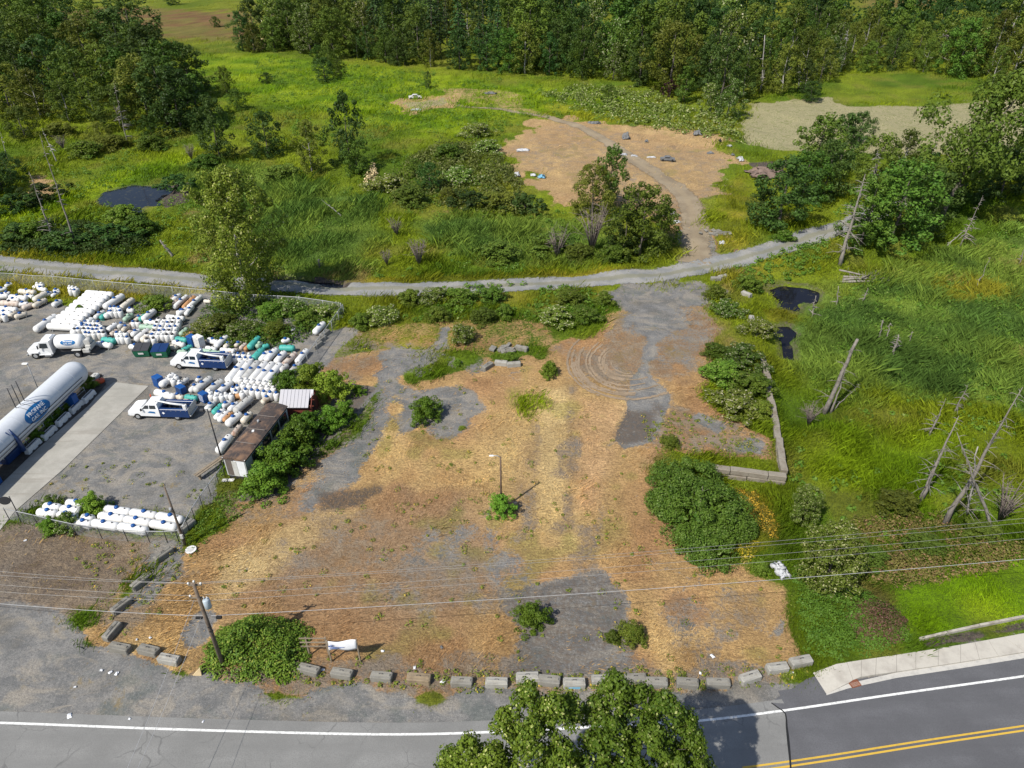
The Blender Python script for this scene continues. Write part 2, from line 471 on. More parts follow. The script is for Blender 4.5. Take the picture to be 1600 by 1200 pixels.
# ------------------------------------------------------------------ what covers the ground where
COVER = {
 "gravel": [
  (poly((-700, 440), (0, 462), (60, 470), (120, 480), (330, 460), (480, 505), (510, 520), (445, 650), (350, 735), (300, 815), (60, 795), (-20, 830), (-700, 1000)), 1.0, 1.5, 1.0),
  (poly((-700, 960), (30, 950), (110, 965), (185, 1018), (300, 1045), (440, 1080), (700, 1085), (1100, 1085), (1260, 1056), (1500, 1000), (2600, 800), (2600, 1500), (-2600, 1500), (-2600, 900)), 0.9, 1.2, 1.0),
  (poly((597, 548), (640, 541), (695, 550), (668, 572), (630, 588), (620, 640), (608, 690), (565, 735), (580, 745), (540, 770), (500, 780), (490, 800), (470, 795), (510, 720), (565, 650)), 1.8, 2.0, 0.74),
  (poly((612, 605), (660, 598), (705, 602), (745, 615), (757, 645), (745, 668), (715, 690), (680, 700), (655, 668), (640, 672), (615, 690)), 1.8, 2.0, 0.74),
  (poly((690, 550), (765, 562), (775, 578), (735, 590), (705, 578)), 1.5, 2.0, 0.72), (poly((640, 578), (680, 572), (690, 586), (650, 592)), 1.2, 1.5, 0.6),
  (poly((690, 515), (700, 513), (702, 545), (670, 548)), 1, 0.8, 0.9),
  (poly((820, 915), (870, 905), (940, 900), (985, 945), (990, 1060), (830, 1060), (815, 990), (800, 930)), 1.6, 1.8, 0.80),
  (poly((1015, 500), (1040, 505), (1022, 580), (1040, 615), (1010, 690), (958, 730), (975, 660), (985, 600)), 1.0, 1.4, 0.85),
  (poly((940, 455), (1090, 430), (1130, 455), (1085, 490), (1040, 520), (1000, 515), (975, 485)), 2.5, 3.5, 0.82),
  (poly((960, 470), (1120, 455), (1110, 540), (1060, 590), (1000, 600), (980, 540)), 3.0, 4.0, 0.44),
  (poly((1060, 360), (1105, 355), (1120, 400), (1075, 415), (1060, 410)), 1.2, 1.5, 0.9),
  (poly((540, 598), (595, 608), (560, 660), (480, 720), (435, 770), (385, 778), (440, 700)), 0.8, 0.9, 1.0),
  (poly((500, 520), (555, 515), (540, 545), (500, 585), (470, 600), (470, 560)), 0.8, 1.5, 0.9),
  (poly((190, 905), (240, 850), (300, 835), (290, 870), (230, 930), (190, 960)), 0.8, 1.8, 0.7),
  (poly((270, 990), (310, 955), (340, 960), (330, 1010), (280, 1025)), 0.8, 1.4, 0.75),
  (poly((1205, 945), (1250, 945), (1260, 1000), (1225, 1015), (1160, 1005)), 0.8, 2.0, 0.7),
  (poly((1020, 950), (1100, 965), (1100, 990), (1040, 990)), 0.8, 2.0, 0.55),
  (poly((1090, 640), (1140, 660), (1120, 670), (1085, 655)), 0.6, 1.4, 0.7),
  (poly((1165, 680), (1200, 690), (1190, 712), (1150, 702)), 0.6, 1.2, 0.75),
  (poly((640, 830), (760, 800), (760, 850), (620, 880), (560, 900), (520, 870)), 2.5, 3.0, 0.5),
  (poly((400, 890), (480, 840), (520, 850), (440, 920)), 1.5, 3.0, 0.5),
 ],
 "dirt": [
  (poly((930, 458), (1100, 430), (1125, 465), (1105, 545), (1060, 600), (1010, 640), (950, 622), (890, 575), (885, 545), (930, 505), (960, 490)), 3.0, 4.0, 0.60),
  (poly((-200, 840), (60, 808), (300, 840), (290, 870), (240, 900), (190, 1040), (110, 1000), (0, 960), (-200, 970)), 3.0, 4.5, 0.72),
  (poly((400, 850), (520, 780), (640, 765), (700, 800), (640, 900), (480, 940), (400, 920)), 2.5, 4.0, 0.52),
  (poly((540, 870), (700, 850), (800, 880), (790, 960), (640, 960)), 2.5, 4.0, 0.50),
  (poly((1010, 640), (1130, 640), (1210, 690), (1215, 722), (1030, 712)), 1.5, 3.0, 0.58),
  (poly((300, 1030), (480, 1040), (1260, 1025), (1280, 1075), (1100, 1110), (440, 1110), (160, 1060)), 1.0, 2.0, 0.60),
  (poly((1010, 930), (1180, 900), (1255, 930), (1262, 1030), (1040, 1020)), 2.0, 4.0, 0.50),
  (poly((360, 745), (440, 690), (520, 640), (600, 600), (610, 640), (480, 800), (340, 870)), 1.5, 3.0, 0.5),
  (poly((880, 600), (905, 600), (900, 800), (870, 830)), 0.8, 2.0, 0.55), (poly((940, 690), (965, 690), (935, 900), (905, 900)), 0.8, 2.0, 0.54), (poly((838, 640), (850, 640), (830, 840), (812, 840)), 0.6, 1.5, 0.5),
  (poly((785, 245), (870, 182), (1165, 255), (1110, 390), (1040, 350)), 3.0, 6.0, 0.42),
  (poly((480, 540), (540, 515), (640, 540), (600, 560), (540, 620), (500, 620)), 1.5, 3.0, 0.48),
 ],
 "dry": [
  (poly((355, 745), (440, 660), (480, 560), (530, 555), (600, 545), (640, 600), (760, 560), (850, 565), (880, 540), (950, 490), (985, 480), (1090, 445), (1115, 520), (1110, 600), (1125, 640), (1215, 690), (1215, 722), (1030, 715), (1045, 790), (1090, 880), (1180, 885), (1240, 905), (1285, 1062), (1100, 1105), (440, 1105), (310, 1075), (160, 1055), (90, 1000), (230, 920), (300, 850), (390, 790), (560, 680), (590, 600)), 1.2, 2.0, 1.0),
  (poly((-60, 850), (60, 812), (290, 838), (300, 860), (240, 900), (190, 1030), (110, 985), (0, 950), (-200, 960)), 2.0, 3.0, 0.62),
  (poly((785, 245), (800, 215), (830, 180), (870, 182), (1000, 195), (1100, 205), (1140, 220), (1165, 255), (1130, 290), (1105, 350), (1110, 390), (1060, 400), (1040, 350), (890, 322), (825, 292)), 3.5, 8.0, 0.85),
  (poly((615, 160), (650, 150), (715, 148), (725, 162), (640, 182)), 1.5, 3.0, 0.9),
  (poly((660, 135), (800, 140), (850, 180), (800, 175), (720, 160)), 2.0, 3.0, 0.5),
  (poly((40, 270), (70, 262), (85, 300), (40, 305)), 1.5, 2.0, 0.8),
  (poly((640, 505), (870, 500), (880, 530), (760, 560), (560, 550), (540, 520)), 2.0, 3.0, 0.5),
 ],
 "lawn": [
  (poly((1390, 915), (1480, 880), (1700, 860), (2400, 780), (2400, 860), (1600, 975), (1440, 998), (1405, 990)), 0.8, 1.5, 1.0),
  (poly((280, 90), (400, 85), (600, 105), (800, 130), (960, 140), (1080, 180), (1060, 205), (850, 180), (760, 190), (720, 215), (660, 215), (560, 190), (480, 170), (380, 160), (330, 130)), 6, 8.0, 0.8),
  (poly((0, 335), (150, 272), (300, 225), (310, 240), (200, 285), (40, 350)), 2, 3, 0.8),
  (poly((810, 620), (865, 610), (860, 640), (820, 655)), 0.5, 1.2, 0.85),
  (poly((1250, 740), (1220, 640), (1280, 680), (1420, 640), (1500, 680), (1420, 760), (1300, 780)), 2, 5, 0.6),
 ],
 "reed": [
  (poly((1250, 470), (1320, 440), (1400, 410), (1600, 345), (2000, 300), (2400, 420), (2000, 640), (1600, 640), (1480, 620), (1340, 600), (1250, 560)), 2.5, 5.0, 1.0),
  (poly((290, 250), (400, 250), (560, 310), (600, 360), (560, 420), (380, 420), (330, 380)), 2.5, 5.0, 0.9),
  (poly((660, 340), (850, 330), (950, 350), (1000, 380), (900, 400), (700, 390)), 2.5, 4.0, 1.0),
  (poly((420, 405), (560, 405), (560, 430), (430, 428)), 0.8, 1.0, 1.0),
 ],
 "brown": [
  (poly((90, 18), (160, 12), (250, 14), (390, 22), (395, 62), (270, 62), (140, 45)), 8, 18.0, 1.0),
  (poly((1340, 0), (1480, -2), (1460, 14), (1350, 16)), 6, 9.0, 0.8),
  (poly((1320, 900), (1400, 930), (1415, 980), (1340, 1000)), 1.0, 2.0, 0.5),
 ],
 "pale": [
  (poly((1158, 195), (1175, 162), (1290, 152), (1320, 165), (1480, 165), (1560, 150), (1700, 165), (1700, 240), (1500, 240), (1250, 238), (1165, 225)), 1.5, 2.5, 1.0),
  (poly((630, 160), (690, 152), (715, 158), (650, 178)), 1.0, 3.0, 0.6),
 ],
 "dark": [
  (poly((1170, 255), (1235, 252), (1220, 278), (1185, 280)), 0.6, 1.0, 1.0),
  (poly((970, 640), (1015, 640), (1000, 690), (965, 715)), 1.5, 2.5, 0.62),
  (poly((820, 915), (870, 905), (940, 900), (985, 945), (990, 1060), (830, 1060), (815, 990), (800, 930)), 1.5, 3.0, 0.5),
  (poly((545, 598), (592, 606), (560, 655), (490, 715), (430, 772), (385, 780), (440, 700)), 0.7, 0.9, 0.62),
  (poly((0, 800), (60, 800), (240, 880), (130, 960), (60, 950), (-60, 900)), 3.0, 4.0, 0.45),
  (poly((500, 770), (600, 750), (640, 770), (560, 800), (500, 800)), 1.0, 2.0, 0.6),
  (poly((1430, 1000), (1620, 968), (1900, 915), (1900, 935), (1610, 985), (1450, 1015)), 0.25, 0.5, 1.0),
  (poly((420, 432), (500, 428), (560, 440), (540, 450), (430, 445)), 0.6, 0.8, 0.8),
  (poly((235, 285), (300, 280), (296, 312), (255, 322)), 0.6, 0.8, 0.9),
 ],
 "yellow": [
  (poly((1150, 755), (1200, 760), (1225, 820), (1200, 850), (1150, 870), (1170, 800)), 0.5, 1.2, 0.9),
  (poly((0, 422), (330, 448), (330, 462), (0, 470)), 0.8, 1.5, 0.8),
  (poly((560, 440), (950, 430), (940, 470), (560, 480)), 1.5, 3, 0.5),
  (poly((0, 395), (330, 425), (335, 436), (0, 405)), 0.5, 0.8, 0.9),
  (poly((560, 431), (900, 422), (1000, 414), (1000, 420), (800, 436), (560, 442)), 0.5, 0.6, 0.9),
  (poly((850, 160), (1150, 190), (1160, 240), (1000, 200), (860, 180)), 2, 4, 0.5),
  (poly((1110, 330), (1150, 260), (1170, 280), (1180, 330), (1160, 385), (1110, 385)), 1.5, 3, 0.7),
  (poly((1230, 470), (1250, 466), (1245, 495), (1200, 490), (1205, 475)), 0.5, 1.0, 1.0),
  (poly((1440, 435), (1560, 420), (1580, 450), (1480, 470)), 1.5, 4, 0.7),
  (poly((1110, 430), (1290, 365), (1300, 400), (1200, 430), (1130, 450)), 1.2, 2, 0.5),
  (poly((540, 520), (620, 490), (760, 505), (700, 540), (600, 545)), 1.5, 3, 0.6),
 ],
}
CNAMES = list(COVER)


def covers(P):
    n1 = (noise(P[:, 0], P[:, 1], 6.0, 11) - 0.5) * 2
    n2 = (noise(P[:, 0], P[:, 1], 2.0, 12) - 0.5) * 2
    res = {}
    for c in CNAMES:
        v = np.zeros(len(P))
        for pl, wd, amp, s in COVER[c]:
            d = sdf(P, pl) + amp * (n1 * 0.6 + n2 * 0.5)
            v = np.maximum(v, s * sst(wd, -wd, d))
        res[c] = v
    bare = sst(0.56, 0.70, noise(P[:, 0], P[:, 1], 15, 51) * 0.6 + noise(P[:, 0], P[:, 1], 5, 52) * 0.4)
    pw = np.min([np.abs(sdf(P, pl) - 0.5) for pl, _ in PONDS], 0)
    res["dark"] = np.maximum(res["dark"], 0.5 * sst(1.2, 0.2, pw))
    near = sst(125, 105, P[:, 1])
    ash = sst(4, -4, sdf(P, ASH))
    straw = sst(3, -3, sdf(P, STRAW))
    res["gravel"] = np.maximum(res["gravel"], res["dry"] * near * np.clip(bare * 0.34 + ash * 0.34 * (0.4 + noise(P[:, 0], P[:, 1], 3.5, 53)), 0, 0.8) * (1 - 0.8 * straw))
    return res


ASH = poly((400, 830), (520, 780), (760, 790), (800, 900), (720, 1000), (420, 960), (330, 900))
STRAW = poly((850, 600), (1000, 640), (980, 760), (960, 880), (880, 880), (760, 800), (740, 720), (770, 640))


STRIPS = [(poly((846, 605), (892, 605), (890, 690), (882, 790), (838, 790)), (0.74, 0.56, 0.27), 0.6), (poly((902, 622), (985, 632), (962, 700), (935, 800), (895, 800)), (0.64, 0.40, 0.21), 0.75),
          (poly((812, 690), (836, 690), (826, 800), (800, 800)), (0.36, 0.24, 0.13), 0.6), (poly((893, 610), (901, 610), (892, 860), (880, 860)), (0.32, 0.21, 0.12), 0.7), (poly((330, 870), (520, 790), (560, 800), (420, 900), (330, 950)), (0.72, 0.55, 0.24), 0.55), (poly((560, 700), (760, 690), (790, 760), (640, 770)), (0.70, 0.48, 0.19), 0.5), (poly((455, 1000), (800, 960), (800, 1040), (460, 1045)), (0.42, 0.25, 0.11), 0.5)]


def lerp3(A_, B_, t):
    return np.asarray(A_) * (1 - t[:, None]) + np.asarray(B_) * t[:, None]


def tints(P, c):
    """the plants' own colours from place to place: living green cover, and dead dry cover"""
    x, y = P[:, 0], P[:, 1]
    n30, n12, n5, n2 = noise(x, y, 30, 61), noise(x, y, 12, 62), noise(x, y, 5, 63), noise(x, y, 1.8, 64)
    g = lerp3((0.090, 0.158, 0.011), (0.195, 0.245, 0.014), sst(0.3, 0.7, n12 * .5 + n30 * .5))
    g = lerp3(g, (0.18, 0.175, 0.03), sst(0.58, 0.78, n5) * 0.6)
    far = sst(230, 420, y)
    g = lerp3(g, (0.18, 0.19, 0.018), far * (0.4 + 0.6 * n30) * .8)
    for k_, A_, B_ in (("lawn", (0.135, 0.24, 0.007), (0.245, 0.33, 0.011)), ("reed", (0.098, 0.178, 0.036), (0.185, 0.262, 0.040)), ("brown", (0.21, 0.105, 0.055), (0.17, 0.14, 0.04)), ("yellow", (0.17, 0.18, 0.014), (0.33, 0.28, 0.025))):
        q = lerp3(A_, B_, sst(0.3, 0.7, n5 * .5 + n12 * .5))
        g = lerp3(g, q, c[k_])
    g = lerp3(g, (0.22, 0.16, 0.06), sst(0.70, 0.82, n5 * .4 + n2 * .3 + n12 * .3) * .8 * (1 - c["lawn"]) * (y < 140))
    g = g * (0.62 + 0.5 * n2 + 0.3 * n5)[:, None]
    d = lerp3((0.49, 0.315, 0.135), (0.63, 0.44, 0.19), sst(0.3, 0.7, n5))
    d = lerp3(d, (0.40, 0.225, 0.105), sst(0.45, 0.62, n12 * .55 + n5 * .45) * .95)
    d = lerp3(d, (0.235, 0.145, 0.08), sst(0.50, 0.66, n30 * .3 + n5 * .4 + n2 * .3) * .9)
    d = lerp3(d, (0.27, 0.215, 0.15), sst(4, -6, sdf(P, ASH)) * (0.25 + 0.6 * n5))
    d = lerp3(d, (0.68, 0.50, 0.21), sst(4, -4, sdf(P, STRAW)) * (0.3 + 0.6 * n5))
    for pl_, col_, wt in STRIPS:
        d = lerp3(d, col_, sst(1.0, -1.0, sdf(P, pl_) + (n2 - .5) * 1.5) * wt * (0.6 + 0.5 * n2))
    d = lerp3(d, (0.60, 0.43, 0.215), sst(120, 150, y) * 0.5)
    d = lerp3(d, (0.17, 0.19, 0.03), sst(0.66, 0.8, noise(x, y, 7, 65) * .5 + n2 * .5) * .45)
    d = d * (0.80 + 0.36 * n2 + 0.26 * n5)[:, None]
    return g, d


def axis(a, b, step, far_lo, far_hi, g=1.045):
    core = list(np.arange(a, b + step / 2, step))
    s = step; x = core[-1]
    while x < far_hi:
        s *= g; x += s; core.append(x)
    s = step; x = core[0]; pre = []
    while x > far_lo:
        s *= g; x -= s; pre.append(x)
    return np.array(pre[::-1] + core)


gx = axis(-75, 80, 0.42, -2600, 2600)
gy = axis(22, 130, 0.42, -60, 5000, 1.02)
GX, GY = np.meshgrid(gx, gy)
GP = np.stack([GX.ravel(), GY.ravel()], 1)
GZ = hz(GP[:, 0], GP[:, 1])
cv = covers(GP)
nx, ny = len(gx), len(gy)
ii = np.arange(nx * ny).reshape(ny, nx)
quads = np.stack([ii[:-1, :-1].ravel(), ii[:-1, 1:].ravel(), ii[1:, 1:].ravel(), ii[1:, :-1].ravel()], 1)
ground_me = mesh_np("ground", np.column_stack([GP, GZ]), quads, None, True)
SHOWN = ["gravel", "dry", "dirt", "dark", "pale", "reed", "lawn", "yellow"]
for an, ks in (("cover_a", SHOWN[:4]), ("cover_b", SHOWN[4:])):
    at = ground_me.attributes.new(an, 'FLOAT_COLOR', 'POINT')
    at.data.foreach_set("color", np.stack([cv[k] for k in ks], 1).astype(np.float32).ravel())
tg, td = tints(GP, cv)
for an, q in (("tint_green", tg), ("tint_dry", td)):
    at = ground_me.attributes.new(an, 'FLOAT_COLOR', 'POINT')
    at.data.foreach_set("color", np.column_stack([q, np.ones(len(q))]).astype(np.float32).ravel())


def ground_material():
    m, nt, out = new_mat("ground_cover")
    P = nd(nt, "NewGeometry").outputs["Position"]
    fine = nz(nt, P, 2.6, 5, 0.7)
    mid = nz(nt, P, 0.5, 4, 0.6, 0.6)
    big = nz(nt, P, 0.09, 4, 0.6, 0.3)
    grit = nz(nt, P, 11.0, 3, 0.75)
    # combed, lodged hay: noise stretched along the wind and twisted
    st = nd(nt, "Mapping", {"Vector": P, "Rotation": (0, 0, 0.62), "Scale": (0.75, 1.7, 1)}).outputs[0]
    hay = nz(nt, st, 1.7, 6, 0.72, 2.6)
    chip = nz(nt, P, 4.6, 4, 0.8)
    A = {}
    for an, ks in (("cover_a", SHOWN[:4]), ("cover_b", SHOWN[4:])):
        at = nd(nt, "Attribute", attribute_name=an)
        sp = nd(nt, "SeparateColor", {0: at.outputs["Color"]})
        for k, o in zip(ks, (sp.outputs[0], sp.outputs[1], sp.outputs[2], at.outputs["Alpha"])):
            A[k] = o

    def edge(k, amp=0.8, sharp=0.12, n=None):
        v = mth(nt, 'ADD', A[k], mth(nt, 'MULTIPLY', mth(nt, 'SUBTRACT', n or fine, 0.5), amp))
        return mapr(nt, v, 0.5 - sharp, 0.5 + sharp)
    tgn = nd(nt, "Attribute", attribute_name="tint_green").outputs["Color"]
    tdn = nd(nt, "Attribute", attribute_name="tint_dry").outputs["Color"]
    edgen = mth(nt, 'ADD', mth(nt, 'MULTIPLY', fine, 0.55), mth(nt, 'MULTIPLY', mid, 0.45))
    g = mixc(nt, mapr(nt, fine, 0.35, 0.62, 0.6, 0), tgn, (0.03, 0.05, 0.010))
    g = mixc(nt, mapr(nt, grit, 0.5, 0.75, 0, 0.25), g, (0.16, 0.15, 0.05))
    d = mixc(nt, mapr(nt, hay, 0.33, 0.62, 0.75, 0), tdn, (0.17, 0.10, 0.05))
    d = mixc(nt, mapr(nt, hay, 0.55, 0.75, 0, 0.35), d, (0.62, 0.46, 0.23))
    d = mixc(nt, mapr(nt, fine, 0.3, 0.48, 0.6, 0), d, (0.12, 0.085, 0.05))
    d = mixc(nt, mapr(nt, grit, 0.52, 0.75, 0, 0.3), d, (0.22, 0.19, 0.16))
    d = mixc(nt, mapr(nt, chip, 0.36, 0.5, 0.38, 0), d, (0.11, 0.075, 0.04))
    g = mixc(nt, edge("dry", 1.2, 0.12, edgen), g, d)
    e_ = mixc(nt, mapr(nt, mid, 0.35, 0.65), (0.21, 0.15, 0.10), (0.33, 0.25, 0.165))
    e_ = mixc(nt, mapr(nt, big, 0.42, 0.62, 0, 0.7), e_, (0.235, 0.215, 0.19))
    e_ = mixc(nt, mapr(nt, grit, 0.38, 0.7, 0, 0.5), e_, (0.12, 0.095, 0.075))
    e_ = mixc(nt, mapr(nt, grit, 0.6, 0.72, 0, 0.5), e_, (0.42, 0.37, 0.30))
    e_ = mixc(nt, mapr(nt, chip, 0.38, 0.5, 0.5, 0), e_, (0.10, 0.075, 0.055))
    g = mixc(nt, edge("dirt", 1.7, 0.16, edgen), g, e_)
    p = mixc(nt, mapr(nt, mid, 0.35, 0.65), (0.30, 0.27, 0.15), (0.43, 0.375, 0.235))
    p = mixc(nt, mapr(nt, edgen, 0.47, 0.56, 0, 0.75), p, (0.15, 0.165, 0.05))
    g = mixc(nt, edge("pale", 1.0, 0.15), g, p)
    # gravel and worn chip surface
    sw = nz(nt, nd(nt, "Mapping", {"Vector": P, "Rotation": (0, 0, 0.9), "Scale": (0.16, 0.26, 1)}).outputs[0], 1.0, 4, 0.62, 2.6)
    c = mixc(nt, mapr(nt, mid, 0.35, 0.65), (0.145, 0.145, 0.143), (0.225, 0.217, 0.205))
    c = mixc(nt, mapr(nt, sw, 0.45, 0.62, 0, 0.75), c, (0.31, 0.275, 0.225))
    c = mixc(nt, mapr(nt, big, 0.52, 0.66, 0, 0.6), c, (0.125, 0.11, 0.085))
    c = mixc(nt, mapr(nt, nz(nt, P, 0.22, 4, 0.65), 0.53, 0.66, 0, 0.55), c, (0.10, 0.12, 0.11))
    c = mixc(nt, mapr(nt, grit, 0.35, 0.7, 0, 0.55), c, (0.07, 0.07, 0.07))
    c = mixc(nt, mapr(nt, grit, 0.6, 0.72, 0, 0.75), c, (0.44, 0.42, 0.39))
    c = mixc(nt, mth(nt, 'MULTIPLY', mapr(nt, nz(nt, P, 0.35, 4, 0.7, 0.4), 0.57, 0.68), mapr(nt, fine, 0.4, 0.6, 0, 0.75)), c, (0.20, 0.15, 0.07))
    c = mixc(nt, mapr(nt, chip, 0.38, 0.5, 0.45, 0), c, (0.075, 0.075, 0.075))
    c = mixc(nt, mapr(nt, chip, 0.56, 0.66, 0, 0.4), c, (0.36, 0.34, 0.31))
    g = mixc(nt, edge("gravel", 1.7, 0.10, edgen), g, c)
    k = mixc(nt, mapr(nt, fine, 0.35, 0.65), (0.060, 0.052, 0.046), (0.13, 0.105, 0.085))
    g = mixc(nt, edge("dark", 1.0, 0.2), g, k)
    hb = mth(nt, 'ADD', mth(nt, 'MULTIPLY', hay, 1.0), mth(nt, 'MULTIPLY', fine, 0.9))
    hb = mth(nt, 'MULTIPLY', hb, mth(nt, 'SUBTRACT', 1.0, mth(nt, 'MULTIPLY', A["gravel"], 0.85)))
    hb = mth(nt, 'ADD', hb, mth(nt, 'MULTIPLY', grit, 0.12))
    finish(nt, out, g, 0.95, 0, hb, 0.28, 0.1)
    return m


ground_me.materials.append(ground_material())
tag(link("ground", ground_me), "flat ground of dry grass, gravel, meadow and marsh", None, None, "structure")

# water
wm, nt, out = new_mat("pond_water")
P_ = nd(nt, "NewGeometry").outputs["Position"]
finish(nt, out, mixc(nt, mapr(nt, nz(nt, P_, 0.9, 4, 0.7), 0.56, 0.66, 0, 0.8), (0.008, 0.008, 0.012), (0.05, 0.045, 0.02)), 0.05, 0, nz(nt, P_, 3.0, 2), 0.004, 0.12)
for pl, wz in PONDS:
    c = pl.mean(0)
    q = c + (pl - c) * 1.12
    mb = MB()
    n = len(q)
    mb.add([(x, y, wz) for x, y in q], [tuple(range(n))])
    o = mb.build("pond_water", wm)
    tag(o, "still dark pond water among reeds", None, None, "structure")


# ------------------------------------------------------------------ tracks, road, kerb
def resample(pts, step):
    pts = [np.array(p[:2], float) for p in pts]
    out = []
    for i in range(len(pts) - 1):
        p0 = pts[max(i - 1, 0)]; p1 = pts[i]; p2 = pts[i + 1]; p3 = pts[min(i + 2, len(pts) - 1)]
        n = max(2, int(np.linalg.norm(p2 - p1) / step))
        for k in range(n):
            t = k / n
            out.append(0.5 * (2 * p1 + (p2 - p0) * t + (2 * p0 - 5 * p1 + 4 * p2 - p3) * t * t + (3 * p1 - p0 - 3 * p2 + p3) * t ** 3))
    out.append(pts[-1])
    return np.array(out)


def ribbon(name, pts, lo, hi, off, mat, step=0.8, nc=9, jit=0.0, follow=True, label=None):
    """a sheet laid on the ground along a line, from offset lo (left) to hi (right)"""
    C = resample(pts, step)
    if isinstance(hi, tuple):
        q_ = np.interp(np.linspace(0, 1, len(C)), np.linspace(0, 1, len(hi)), hi); lo, hi = -q_, q_
    T = np.gradient(C, axis=0); T /= np.linalg.norm(T, axis=1)[:, None]
    Nn = np.stack([T[:, 1], -T[:, 0]], 1)
    n = len(C)
    s = np.linspace(0, 1, nc)
    jl = (noise(C[:, 0], C[:, 1], 2.2, 41) - 0.5) * 2 * jit; jh = (noise(C[:, 0], C[:, 1], 2.2, 42) - 0.5) * 2 * jit
    L = (np.asarray(lo) + jl)[:, None] * (1 - s) + (np.asarray(hi) + jh)[:, None] * s
    XY = C[:, None, :] + Nn[:, None, :] * L[:, :, None]
    XY = XY.reshape(-1, 2)
    z = (hz(XY[:, 0], XY[:, 1]) if follow else 0.0) + off
    V = np.column_stack([XY, z * np.ones(len(XY))])
    i = np.arange(n * nc).reshape(n, nc)
    q = np.stack([i[:-1, :-1].ravel(), i[:-1, 1:].ravel(), i[1:, 1:].ravel(), i[1:, :-1].ravel()], 1)[:, ::-1]
    me = mesh_np(name, V, q, mat, True)
    a = me.attributes.new("across", 'FLOAT', 'POINT')
    a.data.foreach_set("value", np.tile(s * 2 - 1, n).astype(np.float32))
    o = link(name, me)
    return tag(o, label, None, None, "structure")


def track_mat(name, c1, c2, cm, mid_w=0.2, edge_amp=0.9, mid_amt=0.8):
    m, nt, out = new_mat(name)
    P = nd(nt, "NewGeometry").outputs["Position"]
    ac = mth(nt, 'ABSOLUTE', nd(nt, "Attribute", attribute_name="across").outputs["Fac"])
    f1 = nz(nt, P, 1.6, 4, 0.65); f2 = nz(nt, P, 8, 3, 0.7); f3 = nz(nt, P, 0.3, 3)
    col = mixc(nt, mapr(nt, f3, 0.35, 0.65), c1, c2)
    col = mixc(nt, mapr(nt, f2, 0.4, 0.7, 0, 0.5), col, tuple(x * 0.55 for x in c1))
    mid = mapr(nt, mth(nt, 'ADD', ac, mth(nt, 'MULTIPLY', mth(nt, 'SUBTRACT', f1, 0.5), 0.5)), mid_w * 0.6, mid_w * 1.5, mid_amt, 0)
    col = mixc(nt, mid, col, cm)
    al = mapr(nt, mth(nt, 'ADD', ac, mth(nt, 'MULTIPLY', mth(nt, 'SUBTRACT', f1, 0.5), edge_amp)), 0.68, 0.82, 1, 0)
    finish(nt, out, col, 0.95, 0, f2, 0.03, 0.1, al)
    return m


gr = track_mat("track_gravel", (0.20, 0.205, 0.205), (0.29, 0.28, 0.26), (0.17, 0.165, 0.10), 0.18, 0.7, 0.6)
fd = track_mat("field_track_dust", (0.22, 0.175, 0.12), (0.28, 0.23, 0.16), (0.27, 0.215, 0.14), 0.2, 0.9, 0.5)
ribbon("gravel_track", [G(u, v) for u, v in ((-260, 395), (-60, 404), (0, 411), (150, 426), (330, 441), (530, 452), (650, 451), (800, 446), (900, 441), (1010, 431), (1080, 421), (1180, 397), (1290, 362), (1360, 335), (1450, 300))],
       -3.4, 3.4, 0.07, gr, 1.0, 11, 0.3, label="pale gravel track crossing the whole site")
ribbon("field_track", [G(u, v) for u, v in ((1082, 412), (1086, 395), (1086, 360), (1080, 325), (1058, 295), (1010, 262), (960, 230), (905, 198), (850, 181), (790, 172), (715, 165))],
       0, (3.6, 3.2, 3.0, 2.4, 1.9, 1.7, 1.6), 0.07, fd, 1.0, 11, 0.25, label="two-wheel dirt track curving up through the dry field")
ruts = track_mat("wheel_rut", (0.23, 0.175, 0.12), (0.31, 0.235, 0.16), (0.25, 0.2, 0.14), 0.01, 3.4, 0.0)
k = 0
for k in range(17):
    f_ = 0.30 + 0.043 * k + 0.035 * math.sin(k * 2.3)
    a0 = math.radians(88 + 34 * math.sin(k * 1.7)); a1 = math.radians(190 + 40 * math.sin(k * 2.9))
    ribbon("wheel_rut", [G(985 + 4 * math.sin(k * 5.1) + 102 * f_ * math.cos(a0 + (a1 - a0) * i / 9), 566 + 62 * f_ * math.sin(a0 + (a1 - a0) * i / 9)) for i in range(10)], -0.16 - 0.08 * (k % 3), 0.2, 0.033 + 0.0015 * k, ruts, 0.5, 5, 0.1)
k = 12
# the road: old chip-seal on the left, newer asphalt on the right
WL = [G0(u, v)[:2] for u, v in ((-700, 1106), (-300, 1122), (0, 1130), (300, 1141), (600, 1148), (800, 1143), (1000, 1132), (1100, 1126), (1230, 1110), (1400, 1085), (1600, 1057), (1800, 1026), (2200, 960), (2800, 860))]


